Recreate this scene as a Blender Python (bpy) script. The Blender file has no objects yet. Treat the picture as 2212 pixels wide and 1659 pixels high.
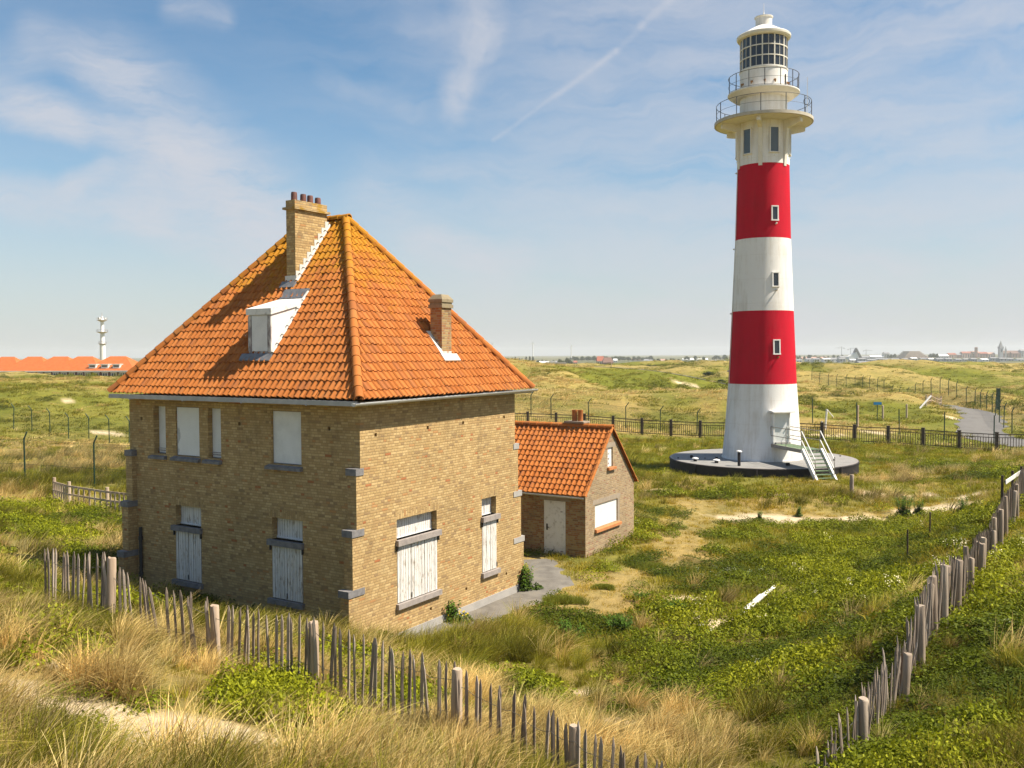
import bpy, math, random
import numpy as np
from mathutils import Vector, Matrix

random.seed(7)
RNG = np.random.default_rng(11)
sc = bpy.context.scene
COL = sc.collection
R = math.radians
PI = math.pi

# ------------------------------------------------------------------ camera
CAM_H = 7.0
FOC = 1982.0                      # focal length in pixels of a 2212 wide picture
PITCH = math.atan(65.0 / FOC)
cam_d = bpy.data.cameras.new('camera')
cam = bpy.data.objects.new('camera', cam_d)
COL.objects.link(cam)
cam.location = (0, 0, CAM_H)
ROLL = .0047
cam.rotation_euler = (Matrix.Rotation(R(90) - PITCH, 4, 'X') @ Matrix.Rotation(-ROLL, 4, 'Z')).to_euler()
cam_d.sensor_width = 36
cam_d.lens = 36 * FOC / 2212
cam_d.clip_start = 0.1
cam_d.clip_end = 20000
sc.camera = cam
CP, SP = math.cos(PITCH), math.sin(PITCH)

def ray(x, y):
    a, b = (x - 1106) / FOC, (y - 829.5) / FOC
    u = a * math.cos(ROLL) - b * math.sin(ROLL)
    v = a * math.sin(ROLL) + b * math.cos(ROLL)
    return Vector((u, CP - v * SP, -SP - v * CP))

def at(x, y, Y):
    d = ray(x, y)
    return Vector((0, 0, CAM_H)) + d * (Y / d.y)

# ------------------------------------------------------------------ noise
def _hash(ix, iy, seed):
    n = (ix.astype(np.int64) * 374761393 + iy.astype(np.int64) * 668265263 + seed * 1274126177) & 0xffffffff
    n = ((n ^ (n >> 13)) * 1274126177) & 0xffffffff
    return ((n ^ (n >> 16)) & 0xffff) / 65535.0

def vnoise(x, y, seed=0):
    ix, iy = np.floor(x), np.floor(y)
    fx, fy = x - ix, y - iy
    fx = fx * fx * fx * (fx * (fx * 6 - 15) + 10)
    fy = fy * fy * fy * (fy * (fy * 6 - 15) + 10)
    a = _hash(ix, iy, seed); b = _hash(ix + 1, iy, seed)
    c = _hash(ix, iy + 1, seed); d = _hash(ix + 1, iy + 1, seed)
    return (a + (b - a) * fx) * (1 - fy) + (c + (d - c) * fx) * fy

def fbm(x, y, seed=0, octv=4, rough=.5):
    s, a, t = 0, 1, 0
    for k in range(octv):
        s = s + a * vnoise(x * 2 ** k + 17.3 * k, y * 2 ** k - 9.1 * k, seed + k)
        t += a
        a *= rough
    return s / t

def sstep(a, b, x):
    t = np.clip((x - a) / (b - a), 0, 1)
    return t * t * (3 - 2 * t)

# ------------------------------------------------------------------ terrain heights
CTRL = np.array([
 # valley round the house and the tower
 (-2.78, 22.15, 0), (-1.46, 23.7, 0), (.2, 26.2, 0), (1.8, 27.7, -.02), (.4, 31, -.12), (5.96, 23.7, .1), (7.5, 26.2, .05),
 (4.4, 30, 0), (13.4, 30.9, .1), (16, 34.9, .1), (8.4, 40, -.12), (20.2, 40.6, -.1), (10, 48.3, .15), (16.5, 48.0, .33), (13, 47.6, .22), (17.3, 47.2, .34), (20.5, 50, .05), (5, 36, .05),
 (13, 43.5, -.12), (16.7, 45.0, -.02), (22, 52, 0), (8, 55, 0), (15, 62, 0), (25, 62, .1), (5, 60, 0), (0, 70, .2), (20, 75, .1), (36, 64, -.1), (15, 55, 0),
 # along the shaded wall
 (-3.6, 20.7, .55), (-6.9, 23.0, .55), (-10.8, 25.4, .6), (-12.6, 28, .7), (-12, 24, .9), (-9, 21, 1.1), (-6, 18.5, 1.25), (-3.5, 18.5, .95), (-2.6, 20.5, .35),
 (-4, 28, .2), (-6, 33, .3),
 # left paling and the dune before it
 (-7.9, 14.6, 2.9), (-6.1, 13.5, 3.05), (-4.36, 13.3, 2.4), (-2.72, 12.3, 2.42), (-.71, 11, 2.22), (.65, 10, 1.95), (2, 9.1, 1.75),
 (-3, 8, 2.95), (-6, 9.5, 3.5), (-4, 6, 3.6), (0, 8, 2.55), (2, 7.8, 2.1), (0, 5, 3.0), (4, 8, 2.2), (-9, 13, 3.3), (-12, 18, 2.6), (-14, 24, 1.7), (5, 6, 2.8),
 (-7, 6, 3.9), (0, 2, 3.3), (-5, 2, 3.8), (6, 2, 3.3),
 # right paling on its crest, dune to its right
 (4.0, 10.5, 2.1), (5.48, 12.7, 2.15), (6.36, 14, 2.15), (7.09, 15, 2.36), (7.86, 15.8, 2.33), (9.74, 19, 1.9), (10.1, 19.5, 2.0), (12.4, 23, 1.6), (13.6, 25, 1.6),
 (15.8, 29, 1.6), (18.1, 32.5, 1.75), (20.5, 36, 1.8), (26, 44, 1.0), (30, 52, .4),
 (7, 12, 2.55), (9, 14.5, 2.6), (12, 20, 2.15), (16, 26, 1.9), (20, 31, 1.9), (11, 14, 3), (8, 9, 3.2), (23, 36, 1.7), (14, 18, 2.8),
 # valley side of the right paling
 (3.0, 11.3, 1.55), (4.2, 13.6, 1.3), (5.6, 16.2, 1.2), (7.8, 19.7, 1.0), (10.4, 24.2, .7), (14, 30.5, .4), (18, 37, .25),
 (1.5, 11.6, 1.4), (2.5, 15, .8), (0, 15, 1.05), (-1, 18, .55), (1.5, 19, .3), (4, 20, .2), (7, 22, .25), (10, 27, .15),
 # left middle distance
 (-18, 40, .7), (-14, 34, .6), (-20, 32, 1.2), (-25, 45, .9), (-19.6, 38, .6), (-24, 54, .3), (-36, 72, .2), (-38, 85, .2), (-32, 78, -.3), (-45, 100, 2.6), (-64, 115, 3.4),
 (-50, 115, 3.3), (-48, 130, 2.8), (-75, 150, 3), (-30, 110, 1.5), (-80, 110, 3.7), (-58, 85, .6), (-130, 260, 1.2), (-110, 290, 1.2), (-85, 250, 1.2), (-40, 60, .7), (-20, 85, .3),
 # behind the iron fence
 (10, 84, .3), (20, 84, .2), (14, 95, 2.7), (24, 95, 2.7), (34, 92, 1.6), (12, 112, 1.0), (24, 114, 1.0), (-5, 95, 1.5), (12, 150, 5.0), (0, 150, 4.8), (24, 150, 4.2), (34, 150, 2.3), (41, 150, 1.0), (14, 195, .8), (34, 190, .6), (-8, 200, 1.2),
 (38, 78, -.2), (40, 78, -.25), (47.8, 93, -.1), (52.7, 105, 0), (54, 112, 0), (55, 126, 0), (55, 134, 0), (50, 141, 0), (46, 146, 0), (38, 152, .2), (35.5, 98, 1.5), (42, 101, 1.6), (46, 118, 1.0), (38, 118, .6),
 (60, 124, -.2), (44.5, 80, -.2), (78, 165, -1.2), (70, 150, -.6), (75, 130, 1.6), (62, 95, .8), (60, 70, .8), (70, 200, 3.0), (50, 215, 3.2), (110, 210, 2.2), (30, 250, 2.2), (0, 260, 2.5), (60, 300, 2.6), (30, 320, 2.8), (90, 290, 2.5), (0, 330, 3.0), (45, 370, 1.8), (110, 350, 2.0),
 (140, 260, 2.4), (-30, 300, 1.5), (-150, 400, 1), (0, 400, .8), (120, 400, .8), (220, 400, .8),
], float)

def _warp(x, y):
    r = np.hypot(x, y)
    return np.arctan2(x, np.maximum(y, -1e9)), np.log(np.maximum(r, .5)) * .9

_cu, _cv = _warp(CTRL[:, 0], CTRL[:, 1])
def _ker(d2):
    return np.sqrt(d2 + .05 ** 2)
_K = _ker((_cu[:, None] - _cu[None]) ** 2 + (_cv[:, None] - _cv[None]) ** 2)
_n = len(CTRL)
_A = np.zeros((_n + 1, _n + 1))
_A[:_n, :_n] = _K - np.eye(_n) * .012
_A[:_n, _n] = 1
_A[_n, :_n] = 1
_w = np.linalg.solve(_A, np.append(CTRL[:, 2], 0))

ROAD = np.array([(44, 58), (40.5, 66), (40, 72), (40.6, 78), (43.5, 85), (47.8, 93), (51, 100), (53.6, 108), (55.2, 118), (55.4, 127), (53.5, 134), (49.5, 139.5), (44, 143.5), (36, 147), (24, 150), (8, 154)], float)
def _chain(P, per=10):
    out = []
    for i in range(len(P) - 1):
        p0, p1, p2, p3 = P[max(i - 1, 0)], P[i], P[i + 1], P[min(i + 2, len(P) - 1)]
        for t in np.linspace(0, 1, per, endpoint=False):
            out.append(.5 * (2 * p1 + (p2 - p0) * t + (2 * p0 - 5 * p1 + 4 * p2 - p3) * t * t + (3 * p1 - p0 - 3 * p2 + p3) * t ** 3))
    out.append(P[-1])
    return np.array(out)
ROADC = _chain(ROAD)

def dist_line(x, y, P):
    best = np.full(np.shape(x), 1e9)
    for a, b in zip(P[:-1], P[1:]):
        d = b - a
        t = np.clip(((x - a[0]) * d[0] + (y - a[1]) * d[1]) / (d @ d), 0, 1)
        best = np.minimum(best, np.hypot(x - a[0] - t * d[0], y - a[1] - t * d[1]))
    return best

# house and shed frames: local x runs along the sunlit wall, local y along the shaded wall
TH = R(32.3)
HC = np.array([-3.503, 21.042])
SC_ = np.array([2.51, 31.46])
DR = np.array([math.sin(TH), math.cos(TH)])
DL = np.array([-math.cos(TH), math.sin(TH)])
LH = np.array([14.98, 54.9])

def local(x, y, o):
    return (x - o[0]) * DR[0] + (y - o[1]) * DR[1], (x - o[0]) * DL[0] + (y - o[1]) * DL[1]

PATH1 = np.array([(-3.0, 21.6), (-2.3, 22.3), (-1.1, 24.0), (.35, 26.1), (1.05, 27.6), (.9, 29.3), (.6, 31.3)], float)
TRAIL = np.array([(1.8, 25.5), (2.6, 27.2), (3.9, 29.4), (5.6, 32.0), (7.2, 35.5), (8.2, 39.5), (8.6, 43)], float)

def height(x, y):
    x = np.asarray(x, float); y = np.asarray(y, float)
    shp = x.shape
    x = x.ravel(); y = y.ravel()
    u, v = _warp(x, y)
    z = np.full(x.shape, _w[_n])
    for k in range(_n):
        z += _w[k] * _ker((u - _cu[k]) ** 2 + (v - _cv[k]) ** 2)
    r = np.hypot(x, y)
    # far land levels out
    f = sstep(380, 700, r)
    z = z * (1 - f) + f * (-5 + 2.0 * (fbm(x / 90, y / 90, 40, 3) - .5) * (1 - sstep(700, 1200, r)))
    back = sstep(-.2, -.6, y / np.maximum(r, 1))
    z = z * (1 - back) + back * 1.0
    # dune relief
    lx, ly = local(x, y, HC)
    dh = np.maximum(np.maximum(-lx, lx - 6.7), np.maximum(-ly, ly - 8.5))
    sx, sy = local(x, y, SC_)
    ds = np.maximum(np.maximum(-sx, sx - 3.95), np.maximum(-sy, sy - 4.2))
    dt = np.hypot(x - LH[0], y - LH[1]) - 5.5
    keep = sstep(.2, 2.5, np.minimum(np.minimum(dh, ds), dt)) * sstep(1.0, 2.2, dist_line(x, y, PATH1))
    rd = dist_line(x, y, ROADC)
    keep_r = sstep(2.2, 7, rd)
    near = .30 * (fbm(x / 2.3, y / 2.3, 3, 3) - .5) * (1 - sstep(60, 100, r))
    mid = (4.4 * (1 - .5 * sstep(-25, -50, x)) * (fbm(x / 19, y / 19, 5, 3) - .5) + .5 * (fbm(x / 5, y / 5, 9, 3) - .5)) * sstep(70, 105, r) * (1 - sstep(300, 500, r))
    mid += 5.2 * (1 - .7 * sstep(-25, -50, x)) * (fbm(x / 46, y / 40, 15, 3) - .5) * sstep(150, 220, r) * (1 - sstep(350, 600, r))
    z = z + keep * keep_r * (near + mid)
    return z.reshape(shp)

def hz(x, y):
    return float(height(np.array([x]), np.array([y]))[0])

def gnd(px, py, far=500):
    """the point of the ground seen along one line of sight"""
    d = ray(px, py)
    Y = np.geomspace(4, far, 900)
    X = d.x / d.y * Y
    Z = CAM_H + d.z / d.y * Y
    k = np.argmax(Z < height(X, Y))
    return Vector((X[k], Y[k], float(height(X[k:k + 1], Y[k:k + 1])[0])))

# ------------------------------------------------------------------ mesh builder
class MB:
    def __init__(s):
        s.v = []; s.f = []; s.m = []; s.uv = []; s.a = []
    def face(s, pts, m=0, uv=None, a=0.0):
        i = len(s.v)
        s.v += [tuple(p) for p in pts]
        s.f.append(tuple(range(i, i + len(pts))))
        s.m.append(m); s.uv.append(uv); s.a.append(a)
    def shared(s, verts, faces, m=0, a=0.0):
        i = len(s.v)
        s.v += [tuple(p) for p in verts]
        for f in faces:
            s.f.append(tuple(i + k for k in f)); s.m.append(m); s.uv.append(None); s.a.append(a)
    def box(s, x0, x1, y0, y1, z0, z1, m=0, skip='', T=None):
        P = [(x0, y0, z0), (x1, y0, z0), (x1, y1, z0), (x0, y1, z0), (x0, y0, z1), (x1, y0, z1), (x1, y1, z1), (x0, y1, z1)]
        Q = [Vector(p) for p in P]
        if T: Q = [T @ q for q in Q]
        F = {'b': (3, 2, 1, 0), 't': (4, 5, 6, 7), 'f': (0, 1, 5, 4), 'k': (2, 3, 7, 6), 'l': (3, 0, 4, 7), 'r': (1, 2, 6, 5)}
        for k, f in F.items():
            if k in skip: continue
            if k in 'fk': uv = [(P[i][0], P[i][2]) for i in f]
            elif k in 'lr': uv = [(P[i][1], P[i][2]) for i in f]
            else: uv = [(P[i][0], P[i][1]) for i in f]
            s.face([Q[i] for i in f], m, uv)
    def tube(s, p0, p1, r0, r1=None, n=8, m=0, caps=True, a=0.0):
        p0, p1 = Vector(p0), Vector(p1)
        r1 = r0 if r1 is None else r1
        d = (p1 - p0).normalized()
        e = d.orthogonal().normalized(); g = d.cross(e)
        V = []
        for p, r in ((p0, r0), (p1, r1)):
            for k in range(n):
                t = 2 * PI * k / n
                V.append(p + (e * math.cos(t) + g * math.sin(t)) * r)
        F = [(k, (k + 1) % n, n + (k + 1) % n, n + k) for k in range(n)]
        if caps: F += [tuple(range(n - 1, -1, -1)), tuple(range(n, 2 * n))]
        s.shared(V, F, m, a)
    def path(s, pts, r, n=6, m=0):
        for a, b in zip(pts[:-1], pts[1:]): s.tube(a, b, r, r, n, m)
    def lathe(s, prof, n=64, m=0, closed=False, c=(0, 0), a0=0, a1=2 * PI):
        full = abs(a1 - a0 - 2 * PI) < 1e-6
        k = n if full else n + 1
        V = []
        for r, z in prof:
            for i in range(k):
                t = a0 + (a1 - a0) * i / n
                V.append((c[0] + r * math.cos(t), c[1] + r * math.sin(t), z))
        F = []
        for j in range(len(prof) - 1):
            for i in range(n):
                i2 = (i + 1) % k
                F.append((j * k + i, j * k + i2, (j + 1) * k + i2, (j + 1) * k + i))
        mm = m if isinstance(m, (list, tuple)) else [m] * (len(prof) - 1)
        i0 = len(s.v)
        s.v += V
        for q, f in enumerate(F):
            s.f.append(tuple(i0 + w for w in f)); s.m.append(mm[q // n]); s.uv.append(None); s.a.append(0.0)
    def prism(s, poly, fn, d0, d1, m=0):
        """outline poly (u, v) carried from depth d0 to d1 by fn(u, v, d)"""
        n = len(poly)
        A = [fn(u, v, d0) for u, v in poly]; B = [fn(u, v, d1) for u, v in poly]
        s.face(A, m, poly); s.face(B[::-1], m, poly[::-1])
        for i in range(n):
            j = (i + 1) % n
            L = math.hypot(poly[j][0] - poly[i][0], poly[j][1] - poly[i][1])
            s.face([A[j], A[i], B[i], B[j]], m, [(0, 0), (L, 0), (L, d1 - d0), (0, d1 - d0)])
    def build(s, name, mats, parent=None, smooth=None, loc=None, fix=True, link=True):
        me = bpy.data.meshes.new(name)
        me.from_pydata(s.v, [], s.f)
        if not isinstance(mats, (list, tuple)): mats = [mats]
        for q in mats: me.materials.append(q)
        me.polygons.foreach_set('material_index', s.m)
        if any(u is not None for u in s.uv):
            lay = me.uv_layers.new(name='UVMap')
            flat = []
            for f, u in zip(s.f, s.uv):
                flat += list(u) if u is not None else [(0, 0)] * len(f)
            lay.data.foreach_set('uv', np.array(flat, np.float32).ravel())
        if any(s.a):
            at_ = me.attributes.new('rnd', 'FLOAT', 'FACE')
            at_.data.foreach_set('value', np.array(s.a, np.float32))
        if fix:
            import bmesh
            bm = bmesh.new(); bm.from_mesh(me)
            bmesh.ops.recalc_face_normals(bm, faces=bm.faces)
            bm.to_mesh(me); bm.free()
        if smooth is not None:
            me.polygons.foreach_set('use_smooth', [True] * len(s.f))
            if smooth < 180: me.set_sharp_from_angle(angle=R(smooth))
        me.update()
        o = bpy.data.objects.new(name, me)
        if link: COL.objects.link(o)
        if parent: o.parent = parent
        if loc is not None: o.location = loc
        return o

def tag(o, label=None, cat=None, group=None, kind=None):
    if label: o['label'] = label
    if cat: o['category'] = cat
    if group: o['group'] = group
    if kind: o['kind'] = kind
    return o

def empty(name, loc, rz=0, label=None, cat=None, group=None):
    o = bpy.data.objects.new(name, None)
    o.empty_display_size = .3
    COL.objects.link(o)
    o.location = loc; o.rotation_euler = (0, 0, rz)
    return tag(o, label, cat, group)

KIDS = {}
def copy_tree(o, parent=None):
    c = o.copy(); COL.objects.link(c)
    if parent: c.parent = parent
    for ch in [q for q in bpy.data.objects if q.parent == o]: copy_tree(ch, c)
    return c

# ------------------------------------------------------------------ materials
class NT:
    def __init__(s, nt): s.nt = nt
    def n(s, typ, ins=None, **kw):
        nd = s.nt.nodes.new(typ)
        for k, v in kw.items(): setattr(nd, k, v)
        for k, v in (ins or {}).items(): s.set(nd, k, v)
        return nd
    def set(s, nd, k, v):
        sock = nd.inputs[k]
        if isinstance(v, bpy.types.NodeSocket): s.nt.links.new(v, sock)
        elif isinstance(v, bpy.types.Node): s.nt.links.new(v.outputs[0], sock)
        else:
            if sock.type == 'RGBA' and len(v) == 3: v = (*v, 1)
            sock.default_value = v
    def m(s, op, a, b=0.0, c=0.0, clamp=False):
        nd = s.n('ShaderNodeMath', operation=op, use_clamp=clamp)
        for i, q in enumerate((a, b, c)): s.set(nd, i, q)
        return nd.outputs[0]
    def mix(s, fac, a, b, typ='MIX'):
        nd = s.n('ShaderNodeMix', data_type='RGBA', blend_type=typ)
        s.set(nd, 0, fac); s.set(nd, 6, a); s.set(nd, 7, b)
        return nd.outputs[2]
    def ramp(s, fac, stops, mode='LINEAR'):
        nd = s.n('ShaderNodeValToRGB', {'Fac': fac})
        cr = nd.color_ramp; cr.interpolation = mode
        while len(cr.elements) < len(stops): cr.elements.new(.5)
        for e, (p, c) in zip(cr.elements, stops):
            e.position = p
            e.color = (*c, 1) if not isinstance(c, (int, float)) else (c, c, c, 1)
        return nd.outputs[0]
    def noise(s, vec, scale, detail=4, rough=.55, dist=0.0):
        return s.n('ShaderNodeTexNoise', {'Vector': vec, 'Scale': scale, 'Detail': detail, 'Roughness': rough, 'Distortion': dist}).outputs[0]
    def scl(s, vec, k):
        return s.n('ShaderNodeVectorMath', {0: vec, 1: k}, operation='MULTIPLY').outputs[0]

def newmat(name):
    mt = bpy.data.materials.new(name); mt.use_nodes = True
    nt = mt.node_tree; nt.nodes.clear()
    N = NT(nt)
    out = N.n('ShaderNodeOutputMaterial')
    bs = N.n('ShaderNodeBsdfPrincipled')
    nt.links.new(bs.outputs[0], out.inputs[0])
    return mt, N, bs, out

def noisy(name, stops, scale=6, rough=.75, bump=0.0, stretch=(1, 1, 1), detail=6, metal=0.0, spec=.3, coord='Object', rnd=0.0, bscale=None):
    """paint, metal, stone or wood whose own colour varies in patches"""
    mt, N, bs, out = newmat(name)
    tc = N.n('ShaderNodeTexCoord').outputs[coord]
    v = N.scl(tc, stretch)
    f = N.noise(v, scale, detail, .6)
    if rnd:
        oi = N.n('ShaderNodeObjectInfo').outputs['Random']
        f = N.m('ADD', f, N.m('MULTIPLY', N.m('SUBTRACT', oi, .5), rnd))
    c = N.ramp(f, stops)
    N.set(bs, 'Base Color', c); N.set(bs, 'Roughness', rough); N.set(bs, 'Metallic', metal); N.set(bs, 'Specular IOR Level', spec)
    if bump:
        b = N.n('ShaderNodeBump', {'Height': N.noise(v, bscale or scale * 3, 5, .6), 'Strength': bump, 'Distance': .02})
        N.set(bs, 'Normal', b)
    return mt

def brick_mat(name, palette, mortar, bw=.215, bh=.0655, dark=.35, lichen=0.0):
    mt, N, bs, out = newmat(name)
    uv = N.n('ShaderNodeTexCoord').outputs['UV']
    wob = N.n('ShaderNodeVectorMath', {0: N.n('ShaderNodeTexNoise', {'Vector': uv, 'Scale': 9.0, 'Detail': 2.0}).outputs['Color'], 1: (.5, .5, .5)}, operation='SUBTRACT').outputs[0]
    uvw = N.n('ShaderNodeVectorMath', {0: uv, 1: N.scl(wob, (.012, .012, 0))}, operation='ADD').outputs[0]
    sp = N.n('ShaderNodeSeparateXYZ', {0: uvw})
    v = N.m('DIVIDE', sp.outputs[1], bh)
    row = N.m('FLOOR', v)
    odd = N.m('FLOORED_MODULO', row, 2.0)
    wid = N.m('SUBTRACT', bw, N.m('MULTIPLY', odd, bw * .47))
    u = N.m('ADD', N.m('DIVIDE', sp.outputs[0], wid), N.m('MULTIPLY', row, .37))
    cl = N.m('FLOOR', u)
    fu = N.m('FRACT', u); fv = N.m('FRACT', v)
    du = N.m('MULTIPLY', N.m('MINIMUM', fu, N.m('SUBTRACT', 1.0, fu)), wid)
    dv = N.m('MULTIPLY', N.m('MINIMUM', fv, N.m('SUBTRACT', 1.0, fv)), bh)
    d = N.m('MINIMUM', du, dv)
    br = N.n('ShaderNodeMapRange', {0: d, 1: .003, 2: .0085, 3: 0.0, 4: 1.0}).outputs[0]
    idv = N.n('ShaderNodeCombineXYZ', {0: cl, 1: row})
    wn = N.n('ShaderNodeTexWhiteNoise', {'Vector': idv.outputs[0]}, noise_dimensions='2D')
    c = N.ramp(wn.outputs[0], palette, 'CONSTANT')
    big = N.noise(uv, .55, 5, .65)
    mid = N.noise(uv, 5.0, 4, .6)
    c = N.mix(N.m('MULTIPLY', mid, .16), c, (.12, .085, .045))
    c = N.mix(br, mortar, c)
    c = N.mix(N.n('ShaderNodeMapRange', {0: N.noise(uv, 1.7, 6, .7, .6), 1: .50, 2: .68, 3: 0.0, 4: .22}).outputs[0], c, (.50, .38, .20))
    c = N.mix(N.n('ShaderNodeMapRange', {0: N.noise(N.scl(uv, (1, .12, 1)), 2.6, 5, .7), 1: .56, 2: .72, 3: 0.0, 4: .35}).outputs[0], c, (.12, .088, .05))
    st = N.n('ShaderNodeMapRange', {0: big, 1: .46, 2: .7, 3: 0.0, 4: dark}).outputs[0]
    c = N.mix(st, c, (.085, .065, .038))
    if lichen:
        l = N.n('ShaderNodeMapRange', {0: N.noise(uv, 3.0, 4, .6), 1: .5, 2: .62, 3: 0.0, 4: lichen}).outputs[0]
        c = N.mix(l, c, (.36, .20, .01))
    N.set(bs, 'Base Color', c); N.set(bs, 'Roughness', .9); N.set(bs, 'Specular IOR Level', .15)
    hgt = N.m('ADD', N.m('MULTIPLY', br, .7), N.m('MULTIPLY', N.noise(uv, 60.0, 3, .6), .5))
    N.set(bs, 'Normal', N.n('ShaderNodeBump', {'Height': hgt, 'Strength': .7, 'Distance': .012}))
    return mt

def tile_mat(name, k=1.0):
    mt, N, bs, out = newmat(name)
    ob = N.n('ShaderNodeTexCoord').outputs['Object']
    at_ = N.n('ShaderNodeAttribute', attribute_name='rnd').outputs['Fac']
    c = N.ramp(at_, [(p, tuple(q * k for q in w)) for p, w in ((0, (.35, .105, .022)), (.3, (.44, .145, .032)), (.55, (.47, .162, .040)), (.8, (.40, .132, .032)), (.95, (.32, .11, .035)), (1, (.46, .18, .05)))])
    n1 = N.noise(ob, 1.6, 6, .65)
    n2 = N.noise(ob, 14.0, 4, .6)
    c = N.mix(N.m('MULTIPLY', n2, .34), c, (.24, .105, .042))
    # yellow lichen, thick towards the ridge and hips
    z = N.n('ShaderNodeSeparateXYZ', {0: ob}).outputs[2]
    zz = N.n('ShaderNodeMapRange', {0: z, 1: 6.5, 2: 10.3, 3: -.16, 4: .20}).outputs[0]
    l = N.n('ShaderNodeMapRange', {0: N.m('ADD', N.m('ADD', N.m('MULTIPLY', n1, .6), N.m('MULTIPLY', N.noise(ob, 9.0, 5, .7), .4)), zz), 1: .54, 2: .72, 3: 0.0, 4: .8}).outputs[0]
    c = N.mix(l, c, (.42, .20, .012))
    # grey sooty patches
    g = N.n('ShaderNodeMapRange', {0: N.noise(ob, .9, 5, .7), 1: .64, 2: .82, 3: 0.0, 4: .35}).outputs[0]
    c = N.mix(g, c, (.20, .13, .09))
    N.set(bs, 'Base Color', c); N.set(bs, 'Roughness', .85); N.set(bs, 'Specular IOR Level', .12)
    N.set(bs, 'Normal', N.n('ShaderNodeBump', {'Height': N.noise(ob, 70.0, 4, .6), 'Strength': .25, 'Distance': .008}))
    return mt

M = {}
YB = [(0, (.47, .32, .142)), (.14, (.51, .35, .160)), (.3, (.42, .28, .125)), (.44, (.55, .385, .18)), (.58, (.48, .325, .148)), (.7, (.43, .28, .125)), (.8, (.58, .415, .20)), (.9, (.33, .22, .11)), (.958, (.46, .245, .10)), (.99, (.41, .16, .065))]
M['brick'] = brick_mat('yellow_brick', YB, (.315, .215, .105), dark=.24)
M['brick_soldier'] = M['brick']
M['brick_old'] = brick_mat('lichen_brick', YB, (.30, .24, .16), dark=.6, lichen=.75)
M['brick_red'] = brick_mat('mixed_red_brick', [(0, (.36, .20, .085)), (.25, (.40, .27, .12)), (.5, (.33, .15, .065)), (.75, (.42, .29, .13)), (.9, (.25, .14, .07))], (.30, .25, .18), dark=.4)
M['brick_shed'] = brick_mat('shed_brick', [(0, (.33, .23, .125)), (.2, (.38, .28, .16)), (.4, (.29, .205, .12)), (.6, (.42, .30, .17)), (.8, (.34, .225, .115)), (.93, (.30, .15, .085))], (.36, .31, .245), dark=.45)
M['tile'] = tile_mat('clay_pantiles')
M['tile_shed'] = tile_mat('paler_clay_pantiles', 1.12)
M['white_board'] = noisy('white_board', [(.3, (.66, .65, .63)), (.62, (.76, .75, .73)), (.8, (.70, .69, .66))], 3, .6, .05)
def shutter_mat():
    mt, N, bs, out = newmat('flaking_white_paint')
    ob = N.n('ShaderNodeTexCoord').outputs['UV']
    f = N.noise(N.scl(ob, (1.0, .16, 1)), 16, 7, .72)
    c = N.mix(N.noise(ob, 4, 4), (.62, .60, .56), (.78, .76, .73))
    p = N.n('ShaderNodeMapRange', {0: f, 1: .53, 2: .63, 3: 0.0, 4: .9}).outputs[0]
    c = N.mix(p, c, (.29, .22, .15))
    u = N.n('ShaderNodeSeparateXYZ', {0: ob}).outputs[0]
    gr = N.m('FRACT', N.m('DIVIDE', u, .085))
    g = N.n('ShaderNodeMapRange', {0: N.m('ABSOLUTE', N.m('SUBTRACT', gr, .5)), 1: .40, 2: .47, 3: 0.0, 4: 1.0}).outputs[0]
    c = N.mix(N.m('MULTIPLY', g, .55), c, (.22, .18, .14))
    N.set(bs, 'Base Color', c); N.set(bs, 'Roughness', .65); N.set(bs, 'Specular IOR Level', .2)
    N.set(bs, 'Normal', N.n('ShaderNodeBump', {'Height': N.m('SUBTRACT', N.m('MULTIPLY', p, -.3), g), 'Strength': .8, 'Distance': .012}))
    return mt
M['shutter'] = shutter_mat()
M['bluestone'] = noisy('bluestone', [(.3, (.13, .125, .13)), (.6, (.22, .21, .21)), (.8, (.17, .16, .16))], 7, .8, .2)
M['sill_sun'] = noisy('sunlit_stone', [(.3, (.24, .21, .195)), (.6, (.33, .29, .265)), (.8, (.27, .23, .205))], 7, .8, .25)  # bluestone again, with the sunlit wall's light put into a paler, warmer colour
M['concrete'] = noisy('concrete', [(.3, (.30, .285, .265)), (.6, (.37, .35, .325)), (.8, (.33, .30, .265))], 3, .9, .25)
M['pathc'] = noisy('path_concrete', [(.3, (.12, .108, .092)), (.55, (.175, .16, .138)), (.75, (.21, .185, .145))], 2.2, .95, .3)
M['zinc'] = noisy('zinc', [(.3, (.50, .50, .50)), (.7, (.62, .61, .59))], 4, .5, .03, metal=.35)
M['fascia'] = noisy('grey_fascia', [(.3, (.36, .35, .33)), (.7, (.50, .48, .45))], 3, .7, .05)
M['lead'] = noisy('lead_flashing', [(.3, (.12, .125, .135)), (.7, (.22, .22, .23))], 6, .6, .1)
M['flash_white'] = noisy('pale_flashing', [(.3, (.50, .48, .44)), (.7, (.66, .64, .60))], 6, .6, .1)
M['pot'] = noisy('dark_clay_pot', [(.3, (.10, .05, .045)), (.7, (.20, .085, .065))], 5, .6, .1)
M['pot_orange'] = noisy('orange_clay_pot', [(.3, (.36, .12, .035)), (.7, (.46, .17, .05))], 6, .7, .1)
M['dark'] = noisy('dark_recess', [(.3, (.015, .013, .011)), (.7, (.03, .026, .022))], 5, .9)
M['pipe'] = noisy('dark_pipe', [(.3, (.035, .035, .035)), (.7, (.06, .058, .055))], 5, .6)
M['peel'] = noisy('peeled_frame', [(.35, (.17, .14, .15)), (.5, (.30, .26, .25)), (.62, (.55, .53, .50))], 12, .8, .2, stretch=(1, 1, .3))
M['terracotta'] = noisy('terracotta_sill', [(.3, (.42, .16, .055)), (.7, (.52, .22, .09))], 5, .75, .1)
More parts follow.
